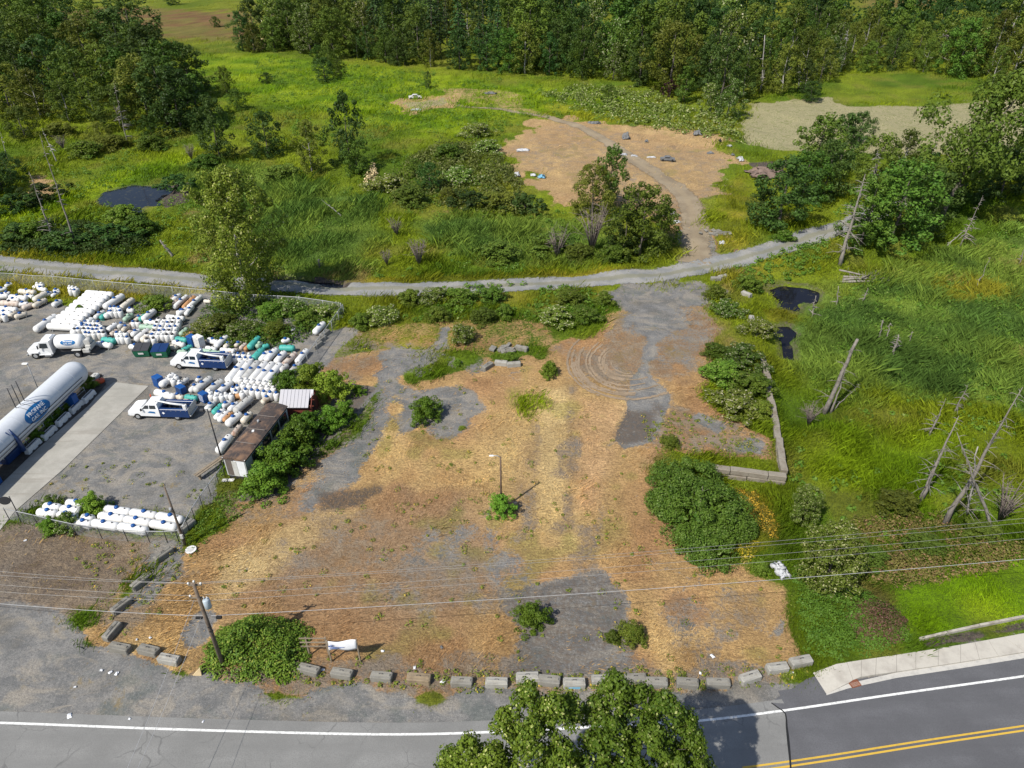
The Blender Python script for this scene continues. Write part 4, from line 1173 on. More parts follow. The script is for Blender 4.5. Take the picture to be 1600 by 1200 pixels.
# ---- single trees in the middle of the picture
POP = dec("poplar_tree", L_POPLAR, 41, 20, 11.5, 0.5, 170, 160, 0.38, "full", bark=BARKW, rc=1.5, lobes=0.35, inner=0.4, lean=(0.5, 0.3), fray=0.25)
POP.put(G(388, 468), 20.5, "tall poplar beside the gravel track behind the gas tanks", "tree", None, 0.4, 0.82)
T = [
 ("dark rounded", 345, 250, 15, "dense dark tree beside the pond, left of the open meadow", 0.85), ("dark rounded", 420, 245, 11, "dense round dark tree standing at the meadow edge", 1.05),
 ("loose olive", 488, 270, 12, "dull olive tree left of the ragged forked tree", 0.9), ("ragged dark", 548, 262, 17, "ragged dark tree with a forked top in the middle of the meadow", 0.75),
 ("mid green rounded", 560, 272, 8, "small leafy tree at the foot of the ragged forked tree", 1.1), ("mid green rounded", 355, 150, 9, "small round tree in the meadow above the pond", 0.9),
 ("mid green rounded", 372, 172, 6, "low bushy tree just right of a round meadow tree", 1.4),
 ("mid green rounded", 498, 100, 7, "left tree of the small meadow thicket below the far wood", 1.1), ("mid green rounded", 515, 108, 8, "middle tree of the small meadow thicket below the far wood", 1.0),
 ("dark rounded", 508, 128, 8, "dark front tree of the small meadow thicket", 1.3), ("mid green rounded", 530, 120, 6, "right tree of the small meadow thicket below the far wood", 1.2),
 ("dark rounded", 622, 102, 10, "round dark bush-like tree standing just out of the far wood", 1.25), ("dark rounded", 669, 138, 5.5, "tiny lone tree beside the burnt patch in the meadow", 0.7),
 ("dark rounded", 418, 130, 3.5, "low dark bush-like tree alone in the open meadow", 2.0), ("mid green rounded", 950, 160, 5.5, "round shrubby tree in the tall weeds above the dry field", 1.4),
 ("bushy olive green", 925, 335, 10, "yellowish bushy tree at the back of the clump by the field track", 1.05), ("mid green rounded", 952, 320, 12, "pointed green tree at the back of the clump by the field track", 0.8),
 ("mid green rounded", 1000, 400, 13, "large leafy tree at the junction of the two tracks", 1.1), ("dark rounded", 975, 395, 9, "dark leafy tree tucked left of the junction tree", 1.0), ("bushy olive green", 1030, 385, 8, "olive tree at the right edge of the junction clump", 1.0),
 ("dark rounded", 672, 300, 6.5, "dark bushy tree in the marsh left of the dry field", 1.1), ("mid green rounded", 650, 275, 4.0, "green bushy tree behind the marsh bushes", 1.2), ("bushy olive green", 700, 315, 3.0, "low olive bush-like tree in the marsh thicket", 1.5),
 ("dark rounded", 1215, 355, 13, "big dark rounded tree beside the gravel track, near the soil heap", 1.25), ("dark rounded", 1185, 350, 7, "smaller dark tree at the left foot of the big rounded tree", 1.1),
 ("mid green rounded", 1270, 280, 14, "broad tree behind the big rounded tree by the pale field", 1.2), ("dark rounded", 1310, 260, 12, "dark tree bordering the pale field behind the track", 1.15), ("mid green rounded", 1250, 320, 11, "leafy tree between two dark trees above the track", 1.2),
 ("dark rounded", 1285, 310, 12, "shadowy tree above the bend of the gravel track", 1.1),
 ("mid green rounded", 1345, 385, 13, "leafy tree right behind the tall bare snag", 1.0), ("mid green rounded", 1390, 380, 15, "broad leafy tree at the edge of the marsh", 1.2), ("dark rounded", 1440, 360, 12, "dark leafy tree at the marsh edge beneath the leaning tree", 1.1),
 ("bushy olive green", 1360, 300, 12, "olive tree behind the tall bare snag", 1.0), ("loose olive", 1400, 290, 12, "thin olive tree in the thicket beneath the leaning tree", 0.9), ("mid green rounded", 1430, 310, 10, "leafy tree in the thicket beneath the leaning tree", 1.1),
 ("dark rounded", 1500, 320, 9, "dark rounded tree in the thicket right of the leaning tree", 1.3), ("dark rounded", 1560, 310, 11, "dark tree at the right edge by the marsh", 1.2), ("mid green rounded", 1600, 290, 13, "leafy tree cut off by the right edge of the view", 1.1), ("dark rounded", 1540, 280, 8, "small dark tree below the pale field on the far right", 1.2),
 ("dark rounded", 1340, 225, 8, "small tree at the lower border of the pale field", 1.2), ("mid green rounded", 1470, 330, 8, "low leafy tree above the yellow marsh grass", 1.3),
 ("dark rounded", 62, 30, 8, "tree at the rim of the brown meadow, top left", 1.0), ("mid green rounded", 338, 42, 5, "lone small round tree on the brown meadow", 1.3),
 ("dark rounded", 270, 8, 9, "round tree on the far meadow at the top edge", 1.3), ("mid green rounded", 140, 5, 9, "left tree of two at the far meadow's top edge", 1.4), ("mid green rounded", 120, -2, 10, "hazier tree behind at the far meadow's top edge", 1.4),
 ("pale windblown", 1135, 185, 11, "silvery windblown tree at the corner of the pale field", 1.2), ("pale windblown", 1110, 180, 9, "smaller silvery tree beside the plum bush", 1.2), ("dark rounded", 1265, 158, 6, "dark low tree at the top left of the pale field", 1.6),
]
for kd, u, v, h, lab, wd in T:
    tree(kd, u, v, h, lab, wd)
LEAN = dec("leaning_tree", L_OLIVE, 45, 20, 13, 6.0, 110, 120, 0.5, "egg", rc=1.9, lean=(6.5, 1.0), lobes=0.4, fray=0.3)
LEAN.put(G(1468, 345), 27, "tall windswept tree leaning right in front of the pale field", "tree", None, 0.0, 0.85)
K = Kind("plum_bush", crown_mesh("crown", L_PLUM, 46, 5, 4.5, 0.1, 26, 36, 0.4, "egg"), trunk_mb(46, 4, 0.1, 3), BARK, 5)
K.put(G(1046, 152), 5.5, "dark plum-red bush at the foot of the far wood", "bush")

# ---- the large leafy things near the lot
BIGM = L_MID
rng = np.random.default_rng(50)
cs = []
for (u, v, rad, hh) in ((1098, 828, 4.2, 4.0), (1040, 775, 2.3, 3.2), (1085, 775, 2.9, 3.5), (1112, 872, 2.3, 2.2), (1138, 825, 2.8, 3.4), (1065, 805, 2.7, 3.4), (1085, 868, 1.9, 2.0), (1030, 800, 1.3, 1.8), (1160, 840, 1.4, 1.8)):
    p = G(u, v, 0)
    for i in range(46):
        d = rng.normal(size=3); d[2] = abs(d[2]); d /= np.linalg.norm(d)
        cs.append((18.3 + (p.x + d[0] * rad - 18.3) * 0.90, p.y + 0.6 + d[1] * rad, p.z + 0.2 + d[2] * hh * rng.uniform(.85, 1.0)))
c0 = np.array(cs).mean(0); c0[2] = 0
V, Fq = clumps(np.array(cs) - c0, rng.uniform(0.4, 0.95, len(cs)), 150, 0.18, rng, up=0.5)
V2, F2 = clumps((np.array(cs) - c0) * np.array([0.75, 0.75, 0.6]), 0.9, 25, 0.4, rng)
V = np.vstack([V, V2]); Fq = np.vstack([Fq, F2 + len(Fq) * 4])
V[:, 2] = np.maximum(V[:, 2], 0)
r = thing("shrub_mound", c0, 0, "huge dense green shrub mound at the corner of the old block wall", "shrub")
link("foliage", mesh_np("foliage", V, Fq, leafmat("leaf_mound", (0.045, 0.115, 0.010), (0.10, 0.185, 0.015), (0.18, 0.27, 0.06), 0.08)), r)
trunk_mb(50, 4.5, 0.14, 6, 0.1, 0.5).build("stem", BARK, r)

NEARP = dec("poplar_tree", leafmat("leaf_youngpoplar", (0.075, 0.145, 0.012), (0.14, 0.215, 0.022), (0.42, 0.45, 0.2), 0.13), 52, 8, 5.2, 0.1, 150, 130, 0.22, "full", rc=0.75, lobes=0.3, fray=0.25, lean=(0.6, 0.5))
NEARP.put(G(1287, 912), 6.6, "leafy pale-tipped poplar beside the torn white sheet", "tree", None, 0, 1.0)
NEARP.put(G(1255, 815), 4.6, "smaller pale-tipped poplar behind the torn white sheet", "tree", None, 2, 0.8)
# the tree whose top rises at the bottom edge of the view
FT = leafmat("leaf_street", (0.034, 0.085, 0.006), (0.085, 0.15, 0.009), (0.30, 0.35, 0.11), 0.05)
def street_crown(seed, W, hh, per, spikes):
    rng = np.random.default_rng(seed)
    C = []
    for (x, y, rad, top) in spikes:
        n_ = int(34 * rad)
        t = rng.uniform(0, 1, n_); a = rng.uniform(0, 6.28, n_)
        rr = rad * (1 - t) ** 0.6 * rng.uniform(0.5, 1.05, n_)
        C.append(np.column_stack([x + np.cos(a) * rr, y + np.sin(a) * rr, top - 0.35 - (1 - t) * rad * 2.5]))
    C = np.vstack(C)
    V, Fq = clumps(C, rng.uniform(0.22, 0.55, len(C)), per, 0.165, rng, up=0.3, asp=0.7)
    return mesh_np("crown", V, Fq, FT)


def top_at(u, v, y):
    """height and x of a twig tip seen at (u, v) when it stands y metres out"""
    d = ray(u, v); t = y / d[1]
    return d[0] * t, H + d[2] * t


def street_tree(yc, tips, label, seed):
    xs = [top_at(u, v, yc + dy) for u, v, dy, _ in tips]
    x0 = sum(x for x, _ in xs) / len(xs)
    sp = [(x - x0, dy, rad, z) for (x, z), (u, v, dy, rad) in zip(xs, tips)]
    r = thing("street_tree", (x0, yc, 0), 0, label, "tree")
    link("crown", street_crown(seed, 8, 10, 72, sp), r)
    zt = max(z for _, z in xs)
    trunk_mb(seed, zt - 1.5, 0.2, 8, 0.35, 0.35).build("trunk", BARK, r)


street_tree(21.0, ((826, 1066, 0.4, 1.3), (790, 1110, 0.0, 1.2), (868, 1085, -0.2, 1.4), (890, 1082, .4, 0.6), (735, 1150, -0.6, 1.2), (700, 1170, 0.2, 1.0), (830, 1130, -1.5, 1.8), (770, 1170, -1.6, 1.6), (880, 1160, -1.6, 1.8), (715, 1200, -1.2, 1.2), (850, 1200, -2, 2)), "left leafy tree top rising over the road at the bottom edge", 61)
street_tree(21.5, ((968, 1050, 0.4, 1.3), (935, 1085, 0.6, 1.1), (1005, 1070, 0.4, 1.4), (1045, 1082, -.2, 1.3), (1075, 1110, 0, 1.1), (1090, 1150, -.4, 1.2), (960, 1120, -1.2, 1.9), (1020, 1130, -1.3, 1.9), (930, 1150, -1.4, 1.6), (1060, 1180, -1.6, 1.6), (1000, 1190, -2, 2), (1095, 1190, -1.2, 1.0)), "right and taller leafy tree top rising over the road at the bottom edge", 62)

# ---- shrubs
S = [  # kind, u, v of the foot, width in pixels, height factor, label
 ("bright", 831, 984, 44, 1.0, "round bright shrub at the left edge of the dark gravel pad"), ("green", 988, 1007, 40, 0.8, "bushy shrub at the right edge of the dark gravel pad"), ("green", 957, 1005, 22, 0.9, "sparse shrub just left of a bushier one by the pad"),
 ("bright", 783, 808, 34, 1.15, "leafy shrub growing round the foot of the lamp post"), ("bright", 664, 660, 42, 0.95, "round green shrub alone on the bluish gravel patch"), ("bright", 518, 672, 36, 1.1, "larger of two green shrubs on the dark strip by the hedge"), ("bright", 540, 658, 30, 1.1, "smaller of two green shrubs on the dark strip by the hedge"),
 ("bright", 518, 700, 16, 0.9, "tiny green shrub on dry grass below the shrub pair"), ("bright", 560, 618, 18, 0.9, "small bright shrub beside the dark strip behind the shed"),
 ("bright", 415, 775, 62, 0.8, "front shrub of the tall hedge beside the mobile office"), ("bright", 440, 745, 62, 0.9, "second shrub of the hedge beside the mobile office, from the road"), ("bright", 462, 712, 58, 0.9, "third shrub of the hedge beside the mobile office, from the road"), ("bright", 482, 685, 46, 0.9, "rear shrub of the hedge, in front of the red shed"), 
 ("bright", 452, 618, 40, 1.0, "left shrub behind the red shed"), ("bright", 486, 615, 46, 1.05, "middle shrub behind the red shed"), ("bright", 520, 628, 46, 1.1, "right shrub behind the red shed, casting shade on the dark strip"),
 ("green", 1190, 898, 24, 1.0, "small dark green shrub left of the torn white sheet"), ("bright", 858, 590, 24, 1.1, "small upright shrub right of the loose concrete blocks"), ("bright", 714, 572, 12, 1.0, "tiny shrub on the gravel left of the loose concrete blocks"), ("green", 722, 672, 14, 0.4, "flat little weed cushion on the bluish gravel"),
 ("bright", 797, 568, 20, 0.9, "weedy shrub between the loose concrete blocks"), ("silver", 725, 535, 34, 0.9, "pale leafy shrub above the gravel spur"),
 ("green", 240, 490, 62, 1.1, "tall shrub between the two halves of the tank yard"), ("silver", 315, 528, 56, 1.1, "shrub at the left end of the thicket behind the teal tanks"), ("olive", 345, 520, 50, 1.1, "olive shrub in the thicket behind the teal tanks"), ("silver", 378, 530, 56, 1.2, "pale shrub at the front of the thicket below the poplar"), ("green", 420, 500, 60, 1.0, "green shrub in the thicket right of the poplar"),
 ("silver", 455, 490, 50, 1.2, "pale-tipped shrub in the thicket right of the poplar"), ("silver", 510, 500, 66, 1.35, "tall windblown pale shrub at the fence corner"), ("green", 475, 512, 44, 0.9, "low shrub in front of the windblown pale shrub"), ("green", 430, 530, 44, 0.8, "low green shrub behind the teal tanks"),
 ("silver", 598, 508, 62, 0.9, "pale shrub below the gravel track, right of the fence corner"), ("green", 562, 515, 38, 0.8, "green shrub right of the fence corner"), ("green", 685, 505, 42, 0.9, "green shrub above the gravel spur"), ("green", 640, 478, 44, 0.8, "shrub lining the gravel track above the gravel patch"), ("silver", 675, 475, 46, 0.9, "pale shrub lining the gravel track"), ("green", 720, 478, 56, 0.8, "bushy green shrub lining the gravel track"), ("olive", 755, 508, 44, 0.8, "olive shrub in the weeds below the gravel track"), ("green", 788, 500, 34, 0.9, "green shrub left of the large shrub by the junction"), ("green", 770, 475, 50, 0.8, "low shrub lining the track left of the large shrub"),
 ("silver", 868, 512, 90, 0.9, "large pale-flecked shrub by the junction, left part"), ("green", 915, 508, 80, 0.95, "large green shrub by the junction, right part"), ("green", 890, 480, 90, 0.8, "shrub behind the large pair by the junction"), ("green", 945, 480, 36, 0.7, "small shrub at the tip of the junction thicket"),
 ("silver", 1140, 498, 50, 0.8, "pale shrub at the head of the block wall"), ("green", 1120, 470, 40, 0.7, "shrub between the junction and the dark pool"), ("green", 1170, 455, 46, 0.7, "shrub at the edge of the dark pool"), ("silver", 1185, 525, 44, 0.8, "pale shrub against the block wall beside the small pool"), ("green", 1130, 600, 60, 0.9, "left shrub of the thicket against the block wall"), ("silver", 1165, 580, 66, 1.0, "white-flecked shrub of the thicket against the block wall"), ("green", 1180, 620, 60, 0.9, "right shrub of the thicket against the block wall"), ("silver", 1150, 648, 66, 0.8, "front white-flecked shrub of the thicket by the block wall"), ("green", 1120, 560, 36, 0.6, "low shrub behind the thicket by the block wall"), ("green", 1190, 655, 36, 0.8, "shrub at the wall's foot, end of the thicket"),
 ("bright", 78, 835, 28, 1.0, "left round shrub in front of the white tank row"), ("silver", 103, 835, 32, 1.0, "right yellowish round shrub in front of the white tank row"), ("bright", 145, 805, 36, 1.0, "shrub growing between the tanks of the front row"), ("silver", 82, 795, 24, 0.9, "shrub at the left end of the front tank row"),
 ("bright", 53, 690, 22, 1.2, "first leafy plant between the big tank and the barriers, from the road"), ("bright", 72, 668, 20, 1.0, "second leafy plant under the big storage tank"), ("bright", 85, 656, 26, 1.2, "third leafy plant under the big storage tank"), ("green", 138, 608, 22, 1.1, "dark plant at the domed end of the big storage tank"), ("bright", 104, 642, 12, 1.2, "slim plant by the blue saddle of the big tank"),
 ("green", 1048, 700, 28, 0.6, "low shrub left of the shrub mound"), ("bright", 125, 492, 16, 1, "small shrub between the tank clusters by the back fence"),
 ("dark", 100, 395, 70, 1.0, "left dark bush on the bank above the gravel track"), ("dark", 170, 385, 70, 1.1, "middle dark bush on the bank above the gravel track"), ("green", 215, 370, 50, 0.9, "green bush on the bank below the pond"), ("dark", 20, 385, 60, 1.0, "dark bush on the bank at the left edge"), ("green", 45, 380, 46, 1.0, "green bush behind the leaning bare trunks"),
 ("dark", 15, 335, 90, 1.0, "dark bush mass at the left edge below the wood"), ("dark", 60, 318, 60, 0.9, "dark bush left of the leaning bare trunks"), ("green", 130, 245, 60, 0.8, "bush between the bare trunks and the wood"), ("olive", 175, 235, 70, 0.9, "olive bush at the foot of the wood"), ("green", 232, 235, 60, 0.9, "green bush below the dark trees of the wood"), ("olive", 90, 215, 70, 0.8, "olive bush at the left foot of the wood"), ("green", 320, 268, 50, 0.8, "green bush between the pond and the dense tree"), ("dark", 275, 300, 40, 0.6, "dark rushes-like bush at the right end of the pond"), ("green", 190, 352, 50, 0.6, "low green bush on the bank under the pond"), ("olive", 440, 285, 60, 0.7, "olive bush below the round dark tree"),
 ("dark", 735, 330, 60, 0.8, "dark bush in the thicket below the dry field"), ("olive", 775, 330, 70, 0.7, "olive bramble bush below the dry field"), ("dark", 820, 335, 46, 0.7, "right bush of the thicket below the dry field"), ("silver", 720, 290, 60, 0.9, "pale bush behind the thicket beside the dry field"), ("silver", 760, 245, 50, 1.0, "pale leafy bush at the left rim of the dry field"), ("green", 700, 250, 70, 0.8, "green bush in the meadow left of the dry field"), ("silver", 740, 215, 60, 0.7, "pale bush above the dry field's left rim"), ("silver", 600, 300, 60, 0.6, "grey-green bush below the ragged forked tree"), ("olive", 640, 320, 50, 0.7, "olive bush left of the marsh thicket"),
 ("olive", 860, 400, 60, 0.6, "olive bush above the track in the marsh"), ("olive", 780, 410, 60, 0.5, "brownish bush above the gravel track"), ("olive", 905, 410, 40, 0.7, "bush at the foot of the bare dead shrub"), ("green", 960, 412, 44, 0.6, "low leafy bush at the foot of the junction trees"), ("green", 1225, 378, 30, 0.6, "low bush under the big dark rounded tree"),
 ("olive", 1405, 805, 60, 0.5, "rusty green bush in the lower marsh"), ("olive", 1365, 890, 60, 0.45, "brownish bush right of the pale-tipped poplar"), ("olive", 1450, 870, 60, 0.45, "brownish bush above the bright lawn"), ("olive", 1540, 850, 60, 0.45, "low bush near the wires at the right edge"),
]
for kd, u, v, wpx, hf, lab in S:
    p = G(u, v)
    dist = math.hypot(p.x, math.hypot(p.y, H))
    W_ = wpx / F * (p.y * _fw[1] + (H - p.z) * math.sin(PITCH))
    s = W_ / 3.2
    kn = SHR[kd]
    wk = 0.8 if 430 < v < 520 else 1.0
    hh = min(3 * s * hf, 3.4 if v < 430 else (2.1 if v < 535 else (2.4 if u > 1090 else 4.2)))
    kn.put((p.x, p.y + min(W_ * 0.25, 1.5), p.z - 0.05), hh, lab, "shrub", None, None, min(wk * s * 3 / hh, 1.9), "shrub")
for i, (u, v, h, lab) in enumerate([(925, 395, 9, "big bare purple-grey shrub left of the junction trees"), (870, 405, 6, "bare dead shrub among the marsh bushes above the track"), (655, 415, 5, "bare grey shrub above the middle of the track"), (620, 370, 4, "grey bare shrub in the marsh grass"), (605, 415, 3, "low bare twiggy shrub just above the track"), (100, 235, 4, "dark fallen twiggy heap of branches in the left meadow"), (300, 250, 4, "purple-grey bare shrub beside the pond"), (1262, 665, 3.5, "tangled bare brush at the foot of the broken trunk in the marsh"), (1560, 815, 5, "bare grey brush at the foot of the crossed dead trunks")]):
    bare_shrub(u, v, h, lab, i % 2)


# ---- sprawling cover nobody could count: brambles, docks, broom
def mound_cover(name, px, label, mat, n_c, hgt, leaf, per, seed, rc=0.55):
    pl = poly(*px)
    rng = np.random.default_rng(seed)
    lo, hi = pl.min(0), pl.max(0)
    P = rng.uniform(lo, hi, (n_c * 6, 2)); P = P[sdf(P, pl) < 0][:n_c]
    hh = hgt * (0.35 + 0.9 * noise(P[:, 0], P[:, 1], 3.0, seed)) * sst(0.3, -2.2, sdf(P, pl) + 0)
    hh = np.maximum(hh, 0.12)
    C = np.column_stack([P, hz(P[:, 0], P[:, 1]) + hh * rng.uniform(0.3, 1.0, len(P))])
    V, Fq = clumps(C, rc * rng.uniform(.7, 1.3, len(C)), per, leaf, rng, flat=0.7, up=0.7)
    tag(link(name, mesh_np(name, V, Fq, mat)), label, "undergrowth", None, "stuff")


mound_cover("brambles", ((315, 1050), (320, 1005), (350, 985), (390, 968), (440, 968), (485, 985), (480, 1030), (475, 1050), (440, 1068), (370, 1060)), "sprawling bright brambles at the foot of the utility pole", L_BRAMBLE, 330, 2.1, 0.19, 55, 1)
mound_cover("ivy_cover", ((1240, 880), (1290, 900), (1340, 920), (1400, 960), (1420, 1000), (1320, 1030), (1265, 1025), (1250, 960)), "rank green weeds between the dry lot and the lawn", leafmat("leaf_weed", (0.055, 0.13, 0.010), (0.10, 0.19, 0.014)), 420, 0.6, 0.17, 45, 2, 0.5)
mound_cover("dock_patch", ((1325, 965), (1345, 940), (1385, 945), (1412, 970), (1405, 1000), (1350, 1005)), "brownish seeding dock patch in the green weeds", L_DOCK, 260, 1.7, 0.17, 55, 3, 0.5)
mound_cover("broom_patch", ((1150, 752), (1185, 758), (1222, 815), (1212, 838), (1168, 815)), "yellow flowering weeds beside the shrub mound", L_BROOM, 200, 1.1, 0.18, 50, 4, 0.4)
mound_cover("broom_patch", ((1130, 862), (1160, 845), (1190, 850), (1170, 875)), "lower yellow flowering weeds below the shrub mound", L_BROOM, 50, 0.5, 0.16, 40, 5, 0.4)
mound_cover("low_scrub", ((1340, 800), (1480, 790), (1560, 850), (1700, 860), (1600, 880), (1480, 905), (1380, 920), (1320, 880)), "low rusty green scrub between the marsh and the lawn", leafmat("leaf_scrub", (0.07, 0.09, 0.015), (0.13, 0.12, 0.025), (0.19, 0.125, 0.055), 0.2), 700, 0.7, 0.22, 32, 6, 0.6)
mound_cover("brambles", ((0, 350), (100, 340), (220, 355), (240, 375), (200, 395), (100, 400), (0, 398)), "dark brambles on the bank above the gravel track", leafmat("leaf_bank", (0.03, 0.07, 0.014), (0.06, 0.10, 0.016)), 420, 1.5, 0.4, 32, 7, 1.0)
mound_cover("brambles", ((590, 285), (680, 225), (760, 225), (800, 260), (820, 300), (840, 335), (740, 335), (680, 310), (620, 315)), "pale bramble thicket left of the dry field", leafmat("leaf_thicket", (0.06, 0.11, 0.015), (0.115, 0.165, 0.025), (0.24, 0.28, 0.10), 0.12), 520, 1.6, 0.5, 32, 8, 1.3)
mound_cover("tall_weeds", ((840, 150), (900, 135), (1020, 145), (1080, 170), (1150, 190), (1165, 225), (1060, 210), (960, 190)), "tall pale weeds along the top of the dry field", leafmat("leaf_tallweed", (0.08, 0.14, 0.02), (0.14, 0.2, 0.03), (0.33, 0.36, 0.16), 0.15), 500, 1.6, 0.6, 28, 9, 1.3)
mound_cover("brambles", ((300, 520), (330, 470), (450, 470), (530, 480), (520, 505), (480, 530), (420, 545), (340, 545)), "rank weeds under the thicket behind the tanks", L_BRAMBLE, 420, 1.1, 0.3, 32, 10, 0.8)
mound_cover("brambles", ((345, 770), (385, 760), (400, 790), (340, 830), (300, 870), (295, 840), (320, 800)), "bright weeds along the fence below the mobile office", L_BRAMBLE, 90, 0.4, 0.16, 34, 11, 0.4)
mound_cover("cream_flowers", ((395, 72), (410, 62), (412, 78), (400, 80)), "cream blossoming bush at the left end of the far wood", L_CREAM, 26, 5, 1.0, 26, 12, 1.5)
mound_cover("cream_flowers", ((565, 285), (580, 262), (592, 265), (588, 290)), "cream blossoms at the foot of the ragged forked tree", L_CREAM, 26, 3, 0.6, 22, 13, 0.9)

# ---- grasses and reeds
def grass_cover():
    rng = np.random.default_rng(90)
    N = 360000
    u = rng.uniform(-150, 1750, N); v = rng.uniform(-5, 1230, N)
    dz = np.stack([(u - 800) / F, _up[1] * (600 - v) / F + _fw[1], _up[2] * (600 - v) / F + _fw[2]], 1)
    t = -H / np.minimum(dz[:, 2], -0.02)
    X = dz[:, 0] * t; Y = dz[:, 1] * t
    P = np.column_stack([X, Y])
    c = covers(P)
    z = hz(X, Y)
    wet = np.zeros(N, bool)
    wetd = np.full(N, 9.0)
    for pl, wz in PONDS: wetd = np.minimum(wetd, sdf(P, pl))
    wet = wetd < 0.3
    tgreen, tdry = tints(P, c)
    # keep tracks, road and drive clear
    near_tr = np.full(N, 99.0)
    for ln in ([G(u_, v_) for u_, v_ in ((-260, 395), (-60, 404), (0, 411), (150, 426), (330, 441), (530, 452), (650, 451), (800, 446), (900, 441), (1010, 431), (1080, 421), (1180, 397), (1290, 362), (1360, 335))],):
        Cc = resample(ln, 2.0)
        for i in range(len(Cc) - 1):
            a = Cc[i]; e = Cc[i + 1] - a
            tt = np.clip(((P - a) @ e) / (e @ e), 0, 1)
            near_tr = np.minimum(near_tr, np.linalg.norm(P - a - tt[:, None] * e, axis=1))
    ok = (~wet) & (near_tr > 3.0) & (Y > 31 + 0.0 * X)
    oval = sst(1, -1, sdf(P, poly((1290, 148), (1300, 130), (1335, 118), (1400, 116), (1475, 124), (1460, 150), (1400, 160), (1310, 160))))
    hard = np.maximum.reduce([c["dirt"] * 1.2, c["gravel"] * 1.15, c["dark"], c["pale"], oval * .9])
    ok &= rng.uniform(0, 1, N) > hard * 1.05
    road_lim = np.interp(X, [p[0] for p in WL], [p[1] for p in WL]) + 1.2
    ok &= Y > road_lim
    for px in (((1262, 1060), (1307, 1036), (1400, 1022), (1600, 988), (2200, 878), (2200, 930), (1600, 1040), (1290, 1095)), ((178, 597), (232, 603), (100, 732), (22, 800), (-60, 905), (-300, 1000), (-200, 830), (0, 742))):
        ok &= sdf(P, poly(*px)) > 0.1
    dry = c["dry"] * (1 - c["lawn"])
    sel_dry = ok & (dry > 0.45)
    sel_reed = ok & ~sel_dry & (c["reed"] > 0.45)
    sel_lawn = ok & ~sel_dry & ~sel_reed & (sdf(P, COVER["lawn"][0][0]) < 0.2)
    sel_g = ok & ~sel_dry & ~sel_reed & ~sel_lawn & (c["brown"] < 0.5)
    D = np.sqrt(X * X + Y * Y + H * H)

    def blades(sel, per, hgt, wid, lean, name, label, mat, keep=1.0, spread=0.35, hvar=0.5):
        k = np.where(sel & (rng.uniform(0, 1, N) < keep))[0]
        tn = tdry if "dry" in name else tgreen
        lod = np.clip(D[k] / 75, 0.8, 3.2)
        big = (0.25 + 1.9 * noise(X[k], Y[k], 3.5, 21) ** 1.6) * (0.7 + 0.6 * noise(X[k], Y[k], 12.0, 22))
        k = np.repeat(k, per); lod = np.repeat(lod, per); big = np.repeat(big, per)
        n = len(k)
        x = X[k] + rng.normal(size=n) * spread * lod; y = Y[k] + rng.normal(size=n) * spread * lod
        z_ = hz(x, y) - 0.03
        h_ = hgt * big * rng.uniform(1 - hvar, 1 + hvar, n) * np.clip(lod, 0.9, 1.3) * np.clip(0.15 + wetd[k] / 5, 0.2, 1.0)
        w_ = wid * lod * rng.uniform(0.7, 1.3, n)
        a = rng.uniform(0, 6.28, n)
        wa = 0.6 + (noise(X[k], Y[k], 7, 23) - .5) * 2.2
        lx = np.cos(wa) * lean * h_ + rng.normal(size=n) * 0.45 * h_
        ly = np.sin(wa) * lean * h_ + rng.normal(size=n) * 0.45 * h_
        V = np.empty((n, 4, 3))
        cx, cy = np.cos(a) * w_ / 2, np.sin(a) * w_ / 2
        V[:, 0] = np.column_stack([x - cx, y - cy, z_]); V[:, 1] = np.column_stack([x + cx, y + cy, z_])
        V[:, 2] = np.column_stack([x + cx * .8 + lx * .45, y + cy * .8 + ly * .45, z_ + h_ * .62])
        V[:, 3] = np.column_stack([x + lx, y + ly, z_ + h_])
        me = mesh_np(name, V.reshape(-1, 3), np.arange(n * 4).reshape(n, 4), mat)
        at = me.attributes.new("tint", 'FLOAT_COLOR', 'POINT')
        q = tn[k] * rng.uniform(0.7, 1.3, (n, 1))
        at.data.foreach_set("color", np.repeat(np.column_stack([q, np.ones(n)]), 4, 0).astype(np.float32).ravel())
        tag(link(name, me), label, "grass", None, "stuff")
        print(name, n)
    blades(sel_dry, 3, 0.15, 0.035, 1.3, "dry_grass", "lodged straw-coloured dry grass on the vacant lot", BLADE, 0.34)
    blades(sel_reed, 7, 0.62, 0.036, 0.25, "reeds", "dense dark green reeds in the marsh", BLADE, 0.9, 0.5)
    blades(sel_lawn, 4, 0.18, 0.05, 0.6, "lawn_grass", "bright mown grass beside the pavement", BLADE, 1.0, 0.3)
    blades(sel_g, 5, 0.42, 0.042, 0.4, "meadow_grass", "rank green meadow grass", BLADE, 0.8, 0.45)


grass_cover()
# leafy clumps and tussocks in the meadow and marsh
rng = np.random.default_rng(92)
P = []
for px, n_ in ((((0, 230), (300, 210), (420, 150), (390, 90), (800, 125), (1060, 190), (790, 200), (780, 300), (900, 330), (1040, 380), (1000, 412), (560, 430), (0, 390)), 3000), (((1250, 560), (1330, 440), (1600, 340), (1600, 800), (1340, 860), (1240, 800), (1235, 700)), 600), (((545, 450), (960, 440), (950, 490), (820, 510), (560, 520)), 420), (((1110, 430), (1290, 370), (1300, 410), (1180, 450)), 160)):
    pl = poly(*px); q = rng.uniform(pl.min(0), pl.max(0), (n_ * 4, 2)); P.append(q[sdf(q, pl) < 0][:n_])
P = np.vstack(P)
P = P[(noise(P[:, 0], P[:, 1], 9, 71) * .6 + noise(P[:, 0], P[:, 1], 25, 72) * .4) > 0.42]
cvp = covers(P); wd_ = np.min([sdf(P, pl) for pl, _ in PONDS], 0)
P = P[(np.maximum(cvp["dry"], cvp["gravel"]) < 0.3) & (wd_ > 0.8)]
dist = np.hypot(P[:, 0], P[:, 1])
